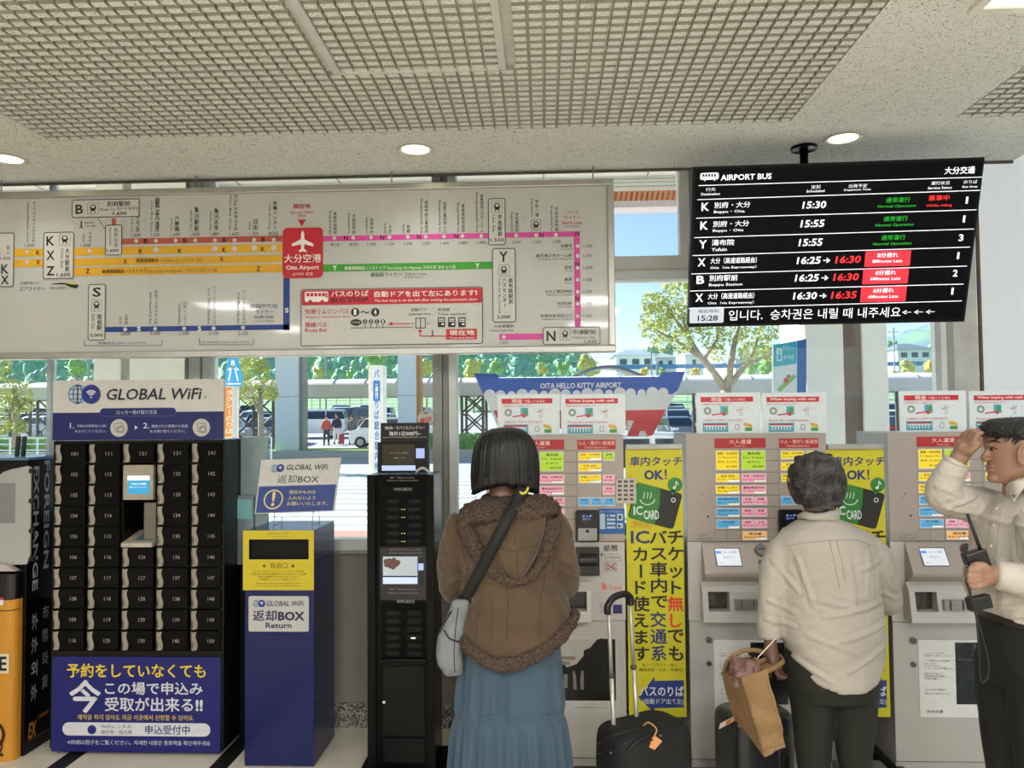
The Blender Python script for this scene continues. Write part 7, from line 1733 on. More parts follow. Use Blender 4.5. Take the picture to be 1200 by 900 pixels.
# ------------------------------------------------------------ the person with grey curly hair
MYo = 2.90
me_ = empty('person', (at(968, 700, MYo).x, MYo, 0), label='person seen from behind with curly grey hair, loose cream shirt and dark olive trousers', cat='person')
mb = MB()
prings(mb, MYo, [(538, 945, 968, .05, 2, .01), (546, 935, 978, .08, 2, .01), (560, 931, 982, .092, 2, .01), (574, 932, 979, .088, 2, .02), (586, 935, 972, .07, 2, .03), (593, 938, 962, .045, 2, .06)])
c_ = at(952, 572, MYo); mb.ball(c_+Vector((-.04, .10, 0)), .012, .022, .02, 10, 8)
for s_ in (-1, 1): mb.ball(at(956, 572, MYo)+Vector((s_*.086, .0, 0)), .011, .02, .03, 10, 8)
ptube(mb, [(956, 570, MYo+.01, .05), (959, 590, MYo, .052), (961, 604, MYo, .058), (961, 618, MYo, .065)], 20)
ptube(mb, [(905, 700, MYo+.0, .036), (901, 730, MYo-.0, .03), (903, 745, MYo-.005, .025), (903, 755, MYo-.025, .023)])
ptube(mb, [(1040, 700, MYo+.05, .036), (1032, 690, MYo+.16, .03), (1024, 680, MYo+.26, .024)])
rw = at(1024, 680, MYo+.26); hand(mb, rw, rw+Vector((-.01, .05, .015)), rw+Vector((-.015, .09, .02)), (0, .2, -1), (-1, 0, 0))
lw = at(903, 754, MYo-.03); hand(mb, lw, lw+Vector((.0, .0, -.045)), lw+Vector((.004, -.005, -.08)), (.9, .25, -.2), (0, -1, -.15), thumb=(lw+Vector((.02, -.02, -.06)), lw+Vector((.03, -.02, -.085))))
for s_, px_i in ((-1, 953), (1, 1000)):
    xx = at(px_i, 850, MYo).x; mb.tube([(xx, MYo, .85), (xx, MYo, .45), (xx, MYo+.01, .06)], [.08, .055, .036], 14)
mb.tube([(at(976, 700, MYo).x, MYo, .75), (at(968, 640, MYo).x, MYo, 1.05)], [.09, .08], 16)
surf(mb, .0065, 3, 'body', SKIN2, me_)
mb = MB()
for px_i in (954, 1001): foot(mb, at(px_i, 850, MYo).x, MYo+.02, w=.05)
surf(mb, .008, 3, 'shoes', M('#1c1a19', .5), me_)
mb = MB()
prings(mb, MYo, [(531.5, 950, 966, .03), (534, 941, 974, .06), (539, 934, 981, .082), (547, 929, 985, .098), (557, 926, 988, .105), (568, 926.5, 988.5, .105), (578, 930, 987.5, .1), (587, 937, 985, .088), (594, 946, 978, .07, 2, -.005)], 44)
def hc(p): return .013*mn.noise(p*26)+.008*mn.noise(p*55)+.004*mn.noise(p*110)
GH = M('#2a2826', .6, 0, .3, 22, bump=.8, bscale=150, col2='#5d5a57', thr=(.35, .75))
hh = surf(mb, .006, 1, 'hair', GH, me_, hc)
mb = MB(); random.seed(9); ctr_h = at(957, 563, MYo)
for i in range(420):                         # curls lying on the head
    th_ = random.uniform(0, 2*PI); ph_ = math.acos(random.uniform(-.75, 1)); d = Vector((math.sin(ph_)*math.cos(th_)*.098, math.sin(ph_)*math.sin(th_)*.102, math.cos(ph_)*.102))
    if d.y > .045 and d.z < .03: continue
    nrm_ = d.normalized(); tt = nrm_.cross(Vector((random.uniform(-1, 1), random.uniform(-1, 1), -.8))).normalized(); ss_ = nrm_.cross(tt); r0 = random.uniform(.008, .016); pts = []
    for k in range(8): a = k/7*random.uniform(3.2, 4.2); pts.append(ctr_h+d+nrm_*(.002+.0016*math.sin(a))+tt*r0*math.cos(a)+ss_*r0*.8*math.sin(a)-Vector((0, 0, .002*k)))
    mb.tube(pts, [.0006, .0018, .0022, .0023, .0023, .002, .0014, .0005], 4)
o = mb.build('hair_curls', GH, me_, True); o['kind'] = 'stuff'
SHIRT = M('#aaa297', .8, 0, .05, 5, bump=1., bscale=11, stretch=(1, 1, 1.6)); SHW = M('#8f8577', .9)
mb = MB()
prings(mb, MYo, [(606, 942, 978, .065), (613, 930, 994, .085), (622, 917, 1012, .105), (634, 909, 1024, .12), (655, 908, 1030, .13), (685, 909, 1032, .135), (715, 912, 1033, .14), (745, 917, 1034, .145), (768, 922, 1033, .148), (788, 927, 1030, .148)], 48)
for v in mb.v:                                # shirt tail: long at the back, cut up at the sides
    zt_ = at(970, 745, MYo).z
    if v.z < zt_:
        cx = at(978, 700, MYo).x; u = (v.x-cx)/.19; k_ = (zt_-v.z)/(zt_-at(970, 788, MYo).z); v.z += k_*(-.034+.105*abs(u)**2.2)
for pts in ([(930, 634, MYo, .05), (914, 650, MYo, .054), (907, 675, MYo-.01, .052), (904, 705, MYo-.01, .047), (902, 730, MYo-.01, .046), (902, 748, MYo-.01, .043)],
            [(1006, 634, MYo, .05), (1024, 650, MYo, .055), (1034, 675, MYo, .052), (1040, 698, MYo+.02, .048), (1040, 706, MYo+.06, .046), (1034, 696, MYo+.14, .043), (1028, 686, MYo+.20, .04)]):
    ptube(mb, fine(pts, 3), 18)
cr2 = creases([(950, 712, 1028, 698, 1), (958, 742, 1030, 722, 1), (975, 772, 1032, 742, 1), (935, 692, 1000, 706, .7), (990, 662, 1026, 650, .7), (935, 735, 985, 752, .7), (925, 765, 960, 785, .8), (902, 655, 928, 688, .9), (897, 700, 924, 712, 1), (895, 722, 922, 728, 1), (925, 650, 940, 700, .8), (1022, 660, 1044, 690, .9), (1026, 690, 1046, 700, .9), (978, 640, 986, 700, .6), (1005, 640, 1000, 690, .4)], MYo, .0085, .009)
def wr2(p):
    q = Vector((p.x*1.1-p.z*.55, p.y, p.z*1.3+p.x*.5))
    u = p.x*.82+p.z*.57; v = p.z*.82-p.x*.57; a = mn.noise(Vector((u*3, v*10, p.y*3))); b_ = mn.noise(Vector((u*5+3, v*17, 7))); return cr2(p)+.006*a+.006*max(0, .35-abs(b_))+.002*mn.noise(p*24)
sh_ = surf(mb, .0075, 5, 'shirt', SHIRT, me_, wr2); hs_ = hitter(sh_)
for pts in ([(921, 640), (945, 636), (975, 633), (1005, 633), (1022, 640)], [(972, 634), (978, 660), (984, 690)], [(980, 634), (986, 655), (990, 680)], [(925, 640), (938, 665), (941, 700)], [(1018, 638), (1024, 665), (1025, 700)]): seam(hs_, pts, .0013, 'seam', SHW, sh_, .0)
mb = MB(); ptube(mb, fine([(936, 606, MYo+.03, .010), (943, 604, MYo-.03, .014), (958, 606, MYo-.062, .015), (976, 602, MYo-.045, .014), (984, 600, MYo+.01, .010)], 4), 12)
prings(mb, MYo, [(598, 943, 978, .062), (608, 938, 984, .074)], 30); surf(mb, .006, 2, 'collar', SHIRT, me_, lambda p: .001*mn.noise(p*60))
mb = MB(); ptube(mb, fine([(946, 600, MYo-.02, .004), (955, 600.5, MYo-.062, .004), (968, 599, MYo-.06, .004), (976, 597, MYo-.02, .004)], 4), 8); mb.build('lanyard', P('#161c16'), me_, True)
mb = MB()
prings(mb, MYo, [(745, 924, 1030, .125), (775, 921, 1031, .135), (800, 922, 1030, .13), (815, 925, 1027, .12)], 40)
ptube(mb, [(949, 790, MYo, .088), (952, 830, MYo, .076), (953, 870, MYo, .066), (955, 905, MYo, .057), (956, 965, MYo, .052)], 22); ptube(mb, [(1002, 790, MYo, .088), (1001, 830, MYo, .076), (1001, 870, MYo, .067), (1003, 905, MYo, .058), (1004, 965, MYo, .052)], 22)
tr2 = surf(mb, .008, 5, 'trousers', M('#1c1d14', .85, 0, .12, 8, bump=.15, bscale=350), me_, lambda p: .006*mn.noise(Vector((p.x*7, p.y*5, p.z*9)))+.004*abs(mn.noise(Vector((p.x*6, p.y, p.z*22)))))
# paper bag
pb = empty('paper_bag', tuple(at(890, 880, 2.80)), label='crumpled brown paper bag in the left hand of the person with curly grey hair', cat='bag')
T_ = {'ftl': at(869, 795, 2.72), 'ftr': at(899, 784, 2.70), 'fbl': at(895, 884, 2.74), 'fbr': at(922, 877, 2.73), 'btl': at(846, 790, 2.90), 'btr': at(872, 779, 2.90), 'bbl': at(858, 836, 2.90), 'bbr': at(885, 862, 2.90)}
mb = MB(); 
def grid(mb, a, b_, c_, d_, nu, nv):          # a-b bottom, d-c top
    i0 = len(mb.v)
    for j in range(nv+1):
        for i in range(nu+1): u, v = i/nu, j/nv; mb.v.append(a*(1-u)*(1-v)+b_*u*(1-v)+c_*u*v+d_*(1-u)*v)
    for j in range(nv):
        for i in range(nu): k = i0+j*(nu+1)+i; mb.f.append((k, k+1, k+nu+2, k+nu+1))
grid(mb, T_['fbl'], T_['fbr'], T_['ftr'], T_['ftl'], 8, 26); grid(mb, T_['bbl'], T_['fbl'], T_['ftl'], T_['btl'], 14, 26); grid(mb, T_['bbr'], T_['bbl'], T_['btl'], T_['btr'], 8, 26); grid(mb, T_['fbr'], T_['bbr'], T_['btr'], T_['ftr'], 14, 26); grid(mb, T_['bbl'], T_['bbr'], T_['fbr'], T_['fbl'], 6, 6)
cb = sum(T_.values(), Vector())/8
for v in mb.v:
    n_ = (v-cb).normalized(); v += n_*(.013*mn.noise(Vector(v)*14)+.006*abs(mn.noise(Vector(v)*34)))
KR = M('#8a6c46', .75, 0, .12, 14, bump=.3, bscale=60)
bo = mb.build('bag_body', KR, pb); bo.modifiers.new('w', 'WELD').merge_threshold = .002; so_ = bo.modifiers.new('s', 'SOLIDIFY'); so_.thickness = .0012
hk = hitter(bo); KD = M('#7a5a30', .8)
seam(hk, [(873, 800), (884, 842), (896, 882)], .0012, 'crease', KD, bo, .0); seam(hk, [(897, 794), (909, 836), (921, 874)], .0012, 'crease', KD, bo, .0); seam(hk, [(896, 878), (908, 875), (920, 871)], .0010, 'crease', KD, bo, .0)
FB = Fr(tuple(T_['bbl']), tuple(T_['fbl']-T_['bbl']), tuple(T_['btl']-T_['bbl']))
mb = MB(); 
for i in range(4):
    for x0, y0, x1, y1 in ((858, 833, 859.5, 841), (861, 835, 863, 843), (864, 838, 866.5, 846)):
        p = hk(x0, y0+0, .001); q = hk(x1, y1, .001)
        if p and q: mb.tube([p, q], .0012, 4)
    break
mb.build('printed_letters', P('#2a1d10'), bo)
def sheet(edge, top, name):               # crumpled paper between the bag's edge and the gathered part in the hand
    mb = MB(); n = len(edge); m_ = 8; e_ = [at(*q) for q in edge]; t_ = [at(*q) for q in top]
    for j in range(m_+1):
        for i in range(n): p = e_[i].lerp(t_[i], j/m_); mb.v.append(p+Vector((.010*mn.noise(p*42), .012*mn.noise(p*36+Vector((5, 0, 0))), .006*mn.noise(p*50))))
    for j in range(m_):
        for i in range(n-1): a = j*n+i; mb.f.append((a, a+1, a+n+1, a+n))
    o = mb.build(name, KR, pb, False); q = o.modifiers.new('s', 'SOLIDIFY'); q.thickness = .0012; return o
def il(pts, n=14):
    out = []
    for i in range(n):
        t = i/(n-1)*(len(pts)-1); k = min(int(t), len(pts)-2); f = t-k; out.append(tuple(a+(b_-a)*f for a, b_ in zip(pts[k], pts[k+1])))
    return out
sheet(il([(846, 792, 2.95), (858, 785, 2.96), (872, 780, 2.95)]), il([(852, 778, 2.94), (863, 772, 2.95), (880, 770, 2.93)]), 'bag_flap')
sheet(il([(846, 792, 2.95), (856, 795, 2.86), (869, 796, 2.76)]), il([(856, 781, 2.93), (868, 779, 2.87), (880, 777, 2.84)]), 'bag_flap') if 0 else None
sheet(il([(872, 780, 2.95), (888, 782, 2.85), (899, 786, 2.75)]), il([(884, 770, 2.92), (903, 776, 2.88), (918, 777, 2.84)]), 'bag_flap')
mb = MB()
for pts in ([(848, 790, 2.94), (853, 775, 2.93), (868, 764, 2.92), (886, 762, 2.90), (902, 767, 2.88)], [(872, 794, 2.77), (880, 783, 2.80), (892, 775, 2.85), (904, 770, 2.88)], [(898, 787, 2.74), (910, 781, 2.78), (918, 775, 2.83), (914, 769, 2.88), (905, 767, 2.88)]): ribbon([at(*q) for q in fine(pts, 6)], .016, .0015, 'bag_handle', KR, pb, (.2, -1, .3))
mb = MB(); mb.obox(at(873, 790, 2.84), (1, 0, -.25), (.1, 1, .1), (.25, 0, 1), .042, .075, .026); mb.obox(at(882, 788, 2.79), (.8, .4, -.3), (-.3, 1, .1), (.3, 0, 1), .022, .035, .028); surf(mb, .006, 2, 'wrapped_parcel', M('#8a6a62', .7, 0, .15, 20), pb, lambda p: .007*mn.noise(p*35)+.005*abs(mn.noise(p*80)))
tk = Fr(tuple(at(898, 760, 2.80)), tuple(at(909, 748, 2.80)-at(889, 769, 2.80)), (.5, 0, .8))
L_ = (at(909, 748, 2.80)-at(889, 769, 2.80)).length/2
o = MB(tk).rect((-L_, -.009, L_, .009), -.0008, .0008).build('paper_ticket', P('#d8d4ca', .5), None, loc=tuple(tk.o)); tag(o, 'white paper ticket held in the hand above the paper bag', 'ticket')

# ------------------------------------------------------------ dark hard suitcase beside that person
def case(name, cx, Y, w_, d_, z0, z1, ang, label, mat, rad, rail_x, rail_top, railc, par=None):
    t = empty(name, (cx, Y, 0), Matrix.Rotation(ang, 3, 'Z'), label=label, cat='suitcase'); return t
cx = at(887, 880, 3.1).x; zt_ = at(889, 842, 3.04).z
sc2 = empty('hard_suitcase', (cx, 3.14, 0), label='dark grey hard shell suitcase behind the paper bag, with a white and orange luggage tag', cat='suitcase')
Rz = Matrix.Rotation(.32, 3, 'Z')
def rbox(mb, c_, hx, hy, z0, z1, R_, rad):
    p = rrpts((-hx, -hy, hx, hy), rad, 5); n = len(p); lv = [(z0, .9), (z0+rad*.4, 1), (z1-rad*.8, 1), (z1-rad*.25, .96), (z1, .85)]; i0 = len(mb.v)
    for z, s_ in lv:
        for u, v in p: mb.v.append(Vector((c_[0], c_[1], z))+R_ @ Vector((u-(1-s_)*u*.5 if 0 else u*s_ if s_ == 1 else u-math.copysign(rad*(1-s_)*2, u), v if s_ == 1 else v-math.copysign(rad*(1-s_)*2, v), 0)))
    for j in range(len(lv)-1):
        for k in range(n): a = i0+j*n+k; b_ = i0+j*n+(k+1) % n; mb.f.append((a, b_, b_+n, a+n))
    mb.f.append(tuple(i0+k for k in range(n))[::-1]); mb.f.append(tuple(i0+(len(lv)-1)*n+k for k in range(n)))
    return mb
HC = M('#26282a', .3, .1, .1, 10, coat=.2)
shl = rbox(MB(), (cx, 3.14), .135, .105, .045, zt_, Rz, .05).build('shell', HC, sc2, True)
for k in (1,):
    q = [Vector((cx, 3.14, z))+Rz @ Vector((k*.04, -.1065, 0)) for z in (.08, .2, zt_-.04)]; MB().tube(q, .004, 6).build('shell_rib', HC, shl, True)
mb = MB()
for s_ in (-1, 1):
    c2 = Vector((cx, 3.14, 0))+Rz @ Vector((.085+s_*.025, .085, 0)); mb.tube([c2+Vector((0, 0, zt_-.02)), c2+Vector((0, 0, .60))], .006, 8)
mb.build('handle_rail', M('#121314', .4, .2), sc2, True)
c2 = Vector((cx, 3.14, .61))+Rz @ Vector((.085, .085, 0)); MB().obox(c2, Rz @ Vector((1, 0, 0)), Rz @ Vector((0, 1, 0)), (0, 0, 1), .045, .014, .014).build('grip', M('#0d0d0e', .5), sc2, bevel=.008)
for sx in (-1, 1):
    for sy in (-1, 1): c2 = Vector((cx, 3.14, .026))+Rz @ Vector((sx*.1, sy*.07, 0)); MB().tube([c2-Vector((.012, 0, 0)), c2+Vector((.012, 0, 0))], .025, 12).build('wheel', P('#111111'), sc2, True)
c2 = at(921, 892, 3.03); MB().obox(c2, (1, 0, 0), (0, 1, 0), (0, 0, 1), .012, .006, .03).build('lock', M('#0a0a0b', .3), sc2, bevel=.003)
tg = Fr(tuple(at(853, 846, 3.0)), tuple(at(865, 840, 3.0)-at(842, 852, 3.0)), (.2, -.2, 1))
l_ = MB(tg).rect((-.036, -.012, .036, .012), -.001, .001).build('luggage_tag', P('#c8bfb2'), sc2); mb = MB(tg); mb.rect((-.01, -.010, .015, .010), .0015); mb.rect((.022, -.012, .034, .012), .0015); mb.build('tag_print', P('#b96a3a'), l_)
# soft black suitcase with tall silver handle
cx = at(755, 880, 2.80).x; zt_ = at(755, 856, 2.75).z
sc1 = empty('soft_suitcase', (cx, 2.82, 0), label='black soft suitcase with tall silver telescopic handle and an orange tag, right of the woman', cat='suitcase')
Rz = Matrix.Rotation(.55, 3, 'Z')
mb = MB(); rbox(mb, (cx, 2.82), .165, .11, .05, zt_, Rz, .07)
sb = surf(mb, .008, 6, 'fabric_body', M('#0e0e10', .8, 0, .2, 30, bump=.3, bscale=300), sc1, lambda p: .004*mn.noise(p*12)); h1 = hitter(sb)
for pts in ([(694, 876), (720, 862), (750, 853)], [(700, 884), (740, 868), (790, 866), (812, 884)]): seam(h1, pts, .0035, 'piping', M('#1b1b1e', .5), sb, .001)
seam(h1, [(735, 880), (748, 868), (762, 862)], .007, 'top_grip', M('#0a0a0b', .6), sb, .012)
for px_i, py_i in ((716, 882), (774, 862)): 
    p = h1(px_i, py_i, .003); 
    if p: MB().ball(p, .006, .006, .004, 10, 6).build('rivet', M('#8d8d8d', .3, .8), sb, True)
ra = [(at(720, 872, 2.80), at(713, 712, 2.80)), (at(747, 862, 2.88), at(738, 702, 2.88))]
for a, b_ in ra:
    r_ = MB().tube([a-(b_-a)*.2, a+(b_-a)*.5], .0085, 12).tube([a+(b_-a)*.5, b_], .007, 12).build('handle_rail', M('#b5b2a8', .35, .5), sc1, True)
    c2 = a+(b_-a)*.5; MB().tube([c2-Vector((0, 0, .006)), c2+Vector((0, 0, .006))], .011, 12).build('rail_collar', P('#3a3a38'), r_, True)
a, b_ = ra[0][1], ra[1][1]
gp_ = fine([tuple(a+Vector((-.003, 0, -.022))), tuple(a+Vector((-.002, -.0, .006))), tuple(a+(b_-a)*.25+Vector((0, 0, .028))), tuple(a+(b_-a)*.75+Vector((0, 0, .026))), tuple(b_+Vector((.002, 0, .006))), tuple(b_+Vector((.003, 0, -.022)))], 5)
MB().tube(gp_, .0125, 14).build('grip', M('#0c0c0d', .45), sc1, True)
h_ = h1(766, 868, .004) or at(766, 868, 2.74)
tg = Fr(tuple(h_), (1, .0, .15), (.1, .5, .85)); tt_ = MB(tg).prism([(-.028, -.012), (.004, -.03), (.03, -.006), (.002, .018)], 0, .0015).build('luggage_tag', P('#c07a35'), sc1)
MB().tube([Vector(q) for q in fine([tuple(h_+Vector((0, .0, .012))), tuple(h_+Vector((.012, .01, .035))), tuple(h_+Vector((-.012, .03, .05))), tuple(h_+Vector((-.03, .04, .035)))], 4)], .0028, 6).build('tag_loop', P('#b9834a'), tt_, True)
for sx in (-1, 1):
    for sy in (-1, 1): c2 = Vector((cx, 2.82, .028))+Rz @ Vector((sx*.12, sy*.07, 0)); MB().tube([c2-Vector((.012, 0, 0)), c2+Vector((.012, 0, 0))], .027, 12).build('wheel', P('#111111'), sc1, True)

# ------------------------------------------------------------ the man in the white shirt, in profile
PYo = 2.35
pm_ = empty('person', (at(1205, 700, PYo).x, PYo, 0), label='man in profile in a white shirt and black trousers, one hand raised to his forehead', cat='person')
mb = MB()
prings(mb, PYo, [(497, 1172, 1225, .05), (502, 1162, 1233, .066), (509, 1157.5, 1238, .074), (517, 1156, 1240, .077), (522, 1155.5, 1240, .077), (527, 1158, 1240, .076), (534, 1159, 1238, .075), (541, 1159.5, 1236, .073), (547, 1159, 1230, .069), (552, 1159.5, 1222, .063), (557, 1160.5, 1214, .056), (562, 1161.5, 1207, .046), (566, 1164, 1200, .036)], 44)
V = lambda x, y, dy=0: at(x, y, PYo+dy)
mb.tube([V(1158.5, 525), V(1155.8, 531), V(1153.6, 536.5), V(1155, 540.5)], [.006, .0085, .0115, .009], 10); mb.ball(V(1156.5, 538.5, -.010), .009, .008, .007, 10, 8); mb.ball(V(1156.5, 538.5, .010), .009, .008, .007, 10, 8)
mb.ball(V(1159.2, 521.0, -.026), .008, .022, .007, 10, 6); mb.ball(V(1159.2, 521.0, .026), .008, .022, .007, 10, 6)
mb.ball(V(1159, 546.3), .009, .022, .0052, 12, 8); mb.ball(V(1159.6, 550.5), .009, .019, .0055, 12, 8); mb.ball(V(1163.0, 560.5), .014, .022, .014, 12, 8)

mb.tube([V(1203, 545, .0), V(1201, 562, .0), V(1203, 577, .0), V(1206, 592)], [.058, .056, .058, .066], 20); mb.tube([V(1190, 562), V(1188, 572), V(1190, 585)], [.03, .03, .034], 12)
# near ear
for s_ in (-1, 1):
    ce_ = V(1198.5, 533, s_*.080); e_ = [ce_+Vector((.0135*math.cos(a)+.002*math.sin(a), s_*.006+s_*.004*math.cos(a), .0275*math.sin(a))) for a in [2*PI*k/12 for k in range(13)]]
    mb.tube(e_, .0045, 8); mb.ball(ce_+Vector((.003, 0, 0)), .011, .005, .022, 10, 8); mb.ball(ce_+Vector((-.004, s_*.004, -.024)), .006, .004, .007, 8, 6)
# raised far hand at the brow
def chain(mb, pts, rs, n=9): mb.tube([at(*q) for q in pts], rs, n)
chain(mb, [(1108, 566, 2.41), (1116, 550, 2.405), (1124, 537, 2.40), (1127, 532, 2.40)], [.036, .03, .026, .025], 14)
mb.tube([at(1127, 533, 2.40), at(1130, 526, 2.395), at(1133, 519, 2.39)], [.025, .030, .028], 12)
for b1, q1, q2, q3 in (((1141, 517, 2.355), (1145.5, 508.5, 2.345), (1150.5, 507.5, 2.345), (1154, 511, 2.35)), ((1137, 514.5, 2.37), (1140.5, 505.5, 2.36), (1146.5, 504.5, 2.36), (1151, 508, 2.362)), ((1132, 513.5, 2.39), (1134.5, 505.5, 2.38), (1140, 504.8, 2.378), (1145.5, 508.5, 2.38)), ((1127.5, 515.5, 2.405), (1129, 509, 2.40), (1133.5, 507.5, 2.395), (1138, 510.5, 2.395))):
    chain(mb, [(1132, 523, 2.39), b1, q1, q2, q3, (q3[0]+.8, q3[1]+1, q3[2])], [.016, .0115, .0095, .0088, .0078, .004])
chain(mb, [(1130, 528, 2.38), (1137, 528, 2.365), (1143.5, 523, 2.355), (1148.5, 517, 2.35), (1149.5, 515.5, 2.35)], [.016, .0145, .0115, .0095, .005])
# near hand round the radio
chain(mb, [(1185, 676, 2.20), (1170, 673.5, 2.185), (1162, 673, 2.185)], [.03, .026, .025], 14); mb.tube([at(1163, 673, 2.185), at(1156, 674, 2.185), at(1150, 675, 2.185)], [.024, .03, .029], 12)
for i, y in enumerate((667.5, 673.8, 680, 685.8)):
    L_ = (0, -1.2, -.6, 1.6)[i]
    chain(mb, [(1154, (y+676)/2, 2.18), (1146+L_*.4, y, 2.165), (1137.5+L_, y+.5, 2.165), (1134.5+L_, y+1, 2.19), (1138+L_, y+1.4, 2.215), (1141+L_, y+1.4, 2.218)], [.016, .0115, .0098, .0092, .008, .004])
chain(mb, [(1156, 668, 2.17), (1151, 663.5, 2.165), (1144, 662.5, 2.17), (1138.5, 664, 2.18), (1137.5, 664.4, 2.18)], [.016, .0135, .0112, .0095, .005])
mb.tube([V(1205, 580), V(1205, 640), V(1205, 730)], [.06, .09, .09], 16)
for s_ in (-1, 1): mb.tube([V(1204, 700)+Vector((0, s_*.08, 0)), V(1208, 850)+Vector((0, s_*.085, 0)), Vector((at(1212, 900, PYo).x, PYo+s_*.085, .06))], [.05, .05, .036], 14)
pbd = surf(mb, .0034, 2, 'body', M('#8f6c57', .5, 0, .1, 30, bump=.06, bscale=300), pm_); hp_ = hitter(pbd)
# face details
def decal(pts, r, name, mat, out=.0005, par=pbd):
    q = [hp_(x, y, out) for x, y in pts]; q = [p for p in q if p]
    if len(q) > 1: MB().tube(q, r, 6).build(name, mat, par, True)
BLKH = M('#0e0c0c', .4, 0, .4, 80, bump=.5, bscale=200)
decal([(1159, 518.2), (1163, 516.8), (1168, 517), (1172.5, 519)], [.0016, .0028, .0026, .001], 'eyebrow', BLKH)
decal([(1160, 525.8), (1163, 524.6), (1167, 525.4), (1169, 526.6)], [.0012, .0016, .0016, .0008], 'eyelashes', BLKH)
p = hp_(1163, 527); 
if p: MB().ball(p+Vector((0, .0035, 0)), .0055, .0055, .0035, 12, 8).build('eye', P('#1f1714', .1), pbd, True)
decal([(1157.8, 548.3), (1161, 548.4), (1164.5, 549.3)], [.0008, .0012, .0006], 'mouth', M('#5b2f28', .6))
p = hp_(1157, 540.2)
if p: MB().ball(p, .0025, .002, .0014, 8, 6).build('nostril', M('#3a1d16', .7), pbd, True)
# hair
mb = MB()
prings(mb, PYo, [(489.5, 1180, 1215, .03), (491.5, 1166, 1226, .06), (495, 1156, 1235, .078), (500, 1150, 1241, .087), (506, 1149.5, 1245, .09), (511, 1153, 1247, .091), (515, 1163, 1248, .091), (521, 1175, 1248, .090), (528, 1180, 1247, .086), (536, 1182, 1245, .082), (541, 1184, 1242, .078)], 44)
prings(mb, PYo, [(535, 1207, 1245, .078), (548, 1209, 1241, .074), (560, 1211, 1234, .062), (566, 1213, 1228, .05)], 30)
hm = surf(mb, .0055, 2, 'hair', BLKH, pm_, lambda p: .0045*mn.noise(Vector((p.x*10, p.y*30, p.z*55)))+.003*mn.noise(Vector((p.x*30, p.y*60, p.z*120))))
mb = MB(); random.seed(4)
for i in range(70):
    x = random.uniform(1152, 1186); y = random.uniform(495, 509) if x < 1166 else random.uniform(500, 519); p = hitter(hm)(x, y, .001) if i == 0 else None
hmh = hitter(hm)
for i in range(90):
    x = random.uniform(1153, 1198); y = random.uniform(493, 512 if x < 1164 else 526); p = hmh(x, y, .002)
    if not p: continue
    d = Vector((-.022, random.uniform(-.004, 0), -.016 if x < 1175 else -.026))*random.uniform(.7, 1.3); mb.tube([p-d*.5, p+Vector((0, -.002, 0)), p+d*.5+Vector((0, -.0, 0))], [.0008, .002, .0005], 4)
mb.build('hair_locks', BLKH, pm_, True)['kind'] = 'stuff'
# shirt
WS = M('#b3aba0', .75, 0, .04, 6, bump=1., bscale=14, stretch=(1.5, 1, 1))
mb = MB()
prings(mb, PYo, [(577, 1182, 1232, .075), (584, 1173, 1240, .11), (593, 1163, 1250, .15), (606, 1154, 1256, .18), (625, 1149, 1260, .19), (650, 1147, 1260, .185), (672, 1142, 1259, .18), (690, 1139, 1257, .175), (704, 1143, 1255, .165), (714, 1153, 1252, .155), (724, 1158, 1251, .150), (740, 1160, 1250, .148)], 48)
for pts in ([(1190, 602, 2.50, .062), (1165, 597, 2.47, .060), (1135, 590, 2.44, .056), (1112, 584, 2.425, .054), (1105, 577, 2.42, .052), (1108, 565, 2.415, .047), (1115, 551, 2.41, .042), (1122, 540, 2.405, .038)],
            [(1215, 600, 2.19, .062), (1228, 635, 2.16, .06), (1232, 665, 2.16, .056), (1222, 680, 2.16, .052), (1200, 680, 2.17, .045), (1180, 676, 2.18, .04), (1167, 674, 2.185, .036)]):
    ptube(mb, fine(pts, 3), 18)
cr3 = creases([(1094, 592, 1142, 603, 1), (1100, 570, 1132, 583, 1), (1106, 555, 1132, 560, .8), (1118, 596, 1162, 578, 1), (1090, 578, 1112, 592, 1), (1140, 600, 1168, 612, .8), (1152, 618, 1152, 700, .7), (1180, 640, 1172, 712, .9), (1196, 690, 1160, 714, 1), (1172, 690, 1150, 706, .8), (1178, 664, 1190, 690, .8), (1192, 600, 1186, 650, .7)], PYo, .0065, .0075)
def wr3(p):
    q = Vector((p.x*1.4+p.z*.7, p.y*.8, p.z-p.x*.6)); b_ = mn.noise(Vector((q.x*14, q.y*5, q.z*6))); return cr3(p)+.004*mn.noise(q*10)+.005*max(0, .3-abs(b_))+.0012*mn.noise(p*40)
ws = surf(mb, .0065, 4, 'shirt', WS, pm_, wr3); hw3 = hitter(ws)
WSD = M('#91887b', .8)
seam(hw3, [(1166, 585), (1160, 610), (1157, 640), (1156, 680), (1162, 712)], .001, 'placket_seam', WSD, ws, .0); seam(hw3, [(1176, 586), (1171, 610), (1168, 640), (1166, 680), (1170, 714)], .001, 'placket_seam', WSD, ws, .0)
seam(hw3, [(1197, 596), (1190, 620), (1192, 650), (1200, 662)], .001, 'armhole_seam', WSD, ws, .0)
for x, y in ((1169, 596), (1165, 616), (1162, 640), (1161, 700)):
    p = hw3(x, y, .001)
    if p: MB().tube([p-Vector((0, .0015, 0)), p+Vector((0, .001, 0))], .0045, 12).build('button', P('#d6d0c2', .3), ws, True)
for pts, nm in (([(1108, 538), (1120, 545), (1136, 549)], 'cuff_seam'), ([(1171, 661), (1169, 674), (1171, 688)], 'cuff_seam')): seam(hw3, pts, .0012, nm, WSD, ws, .0)
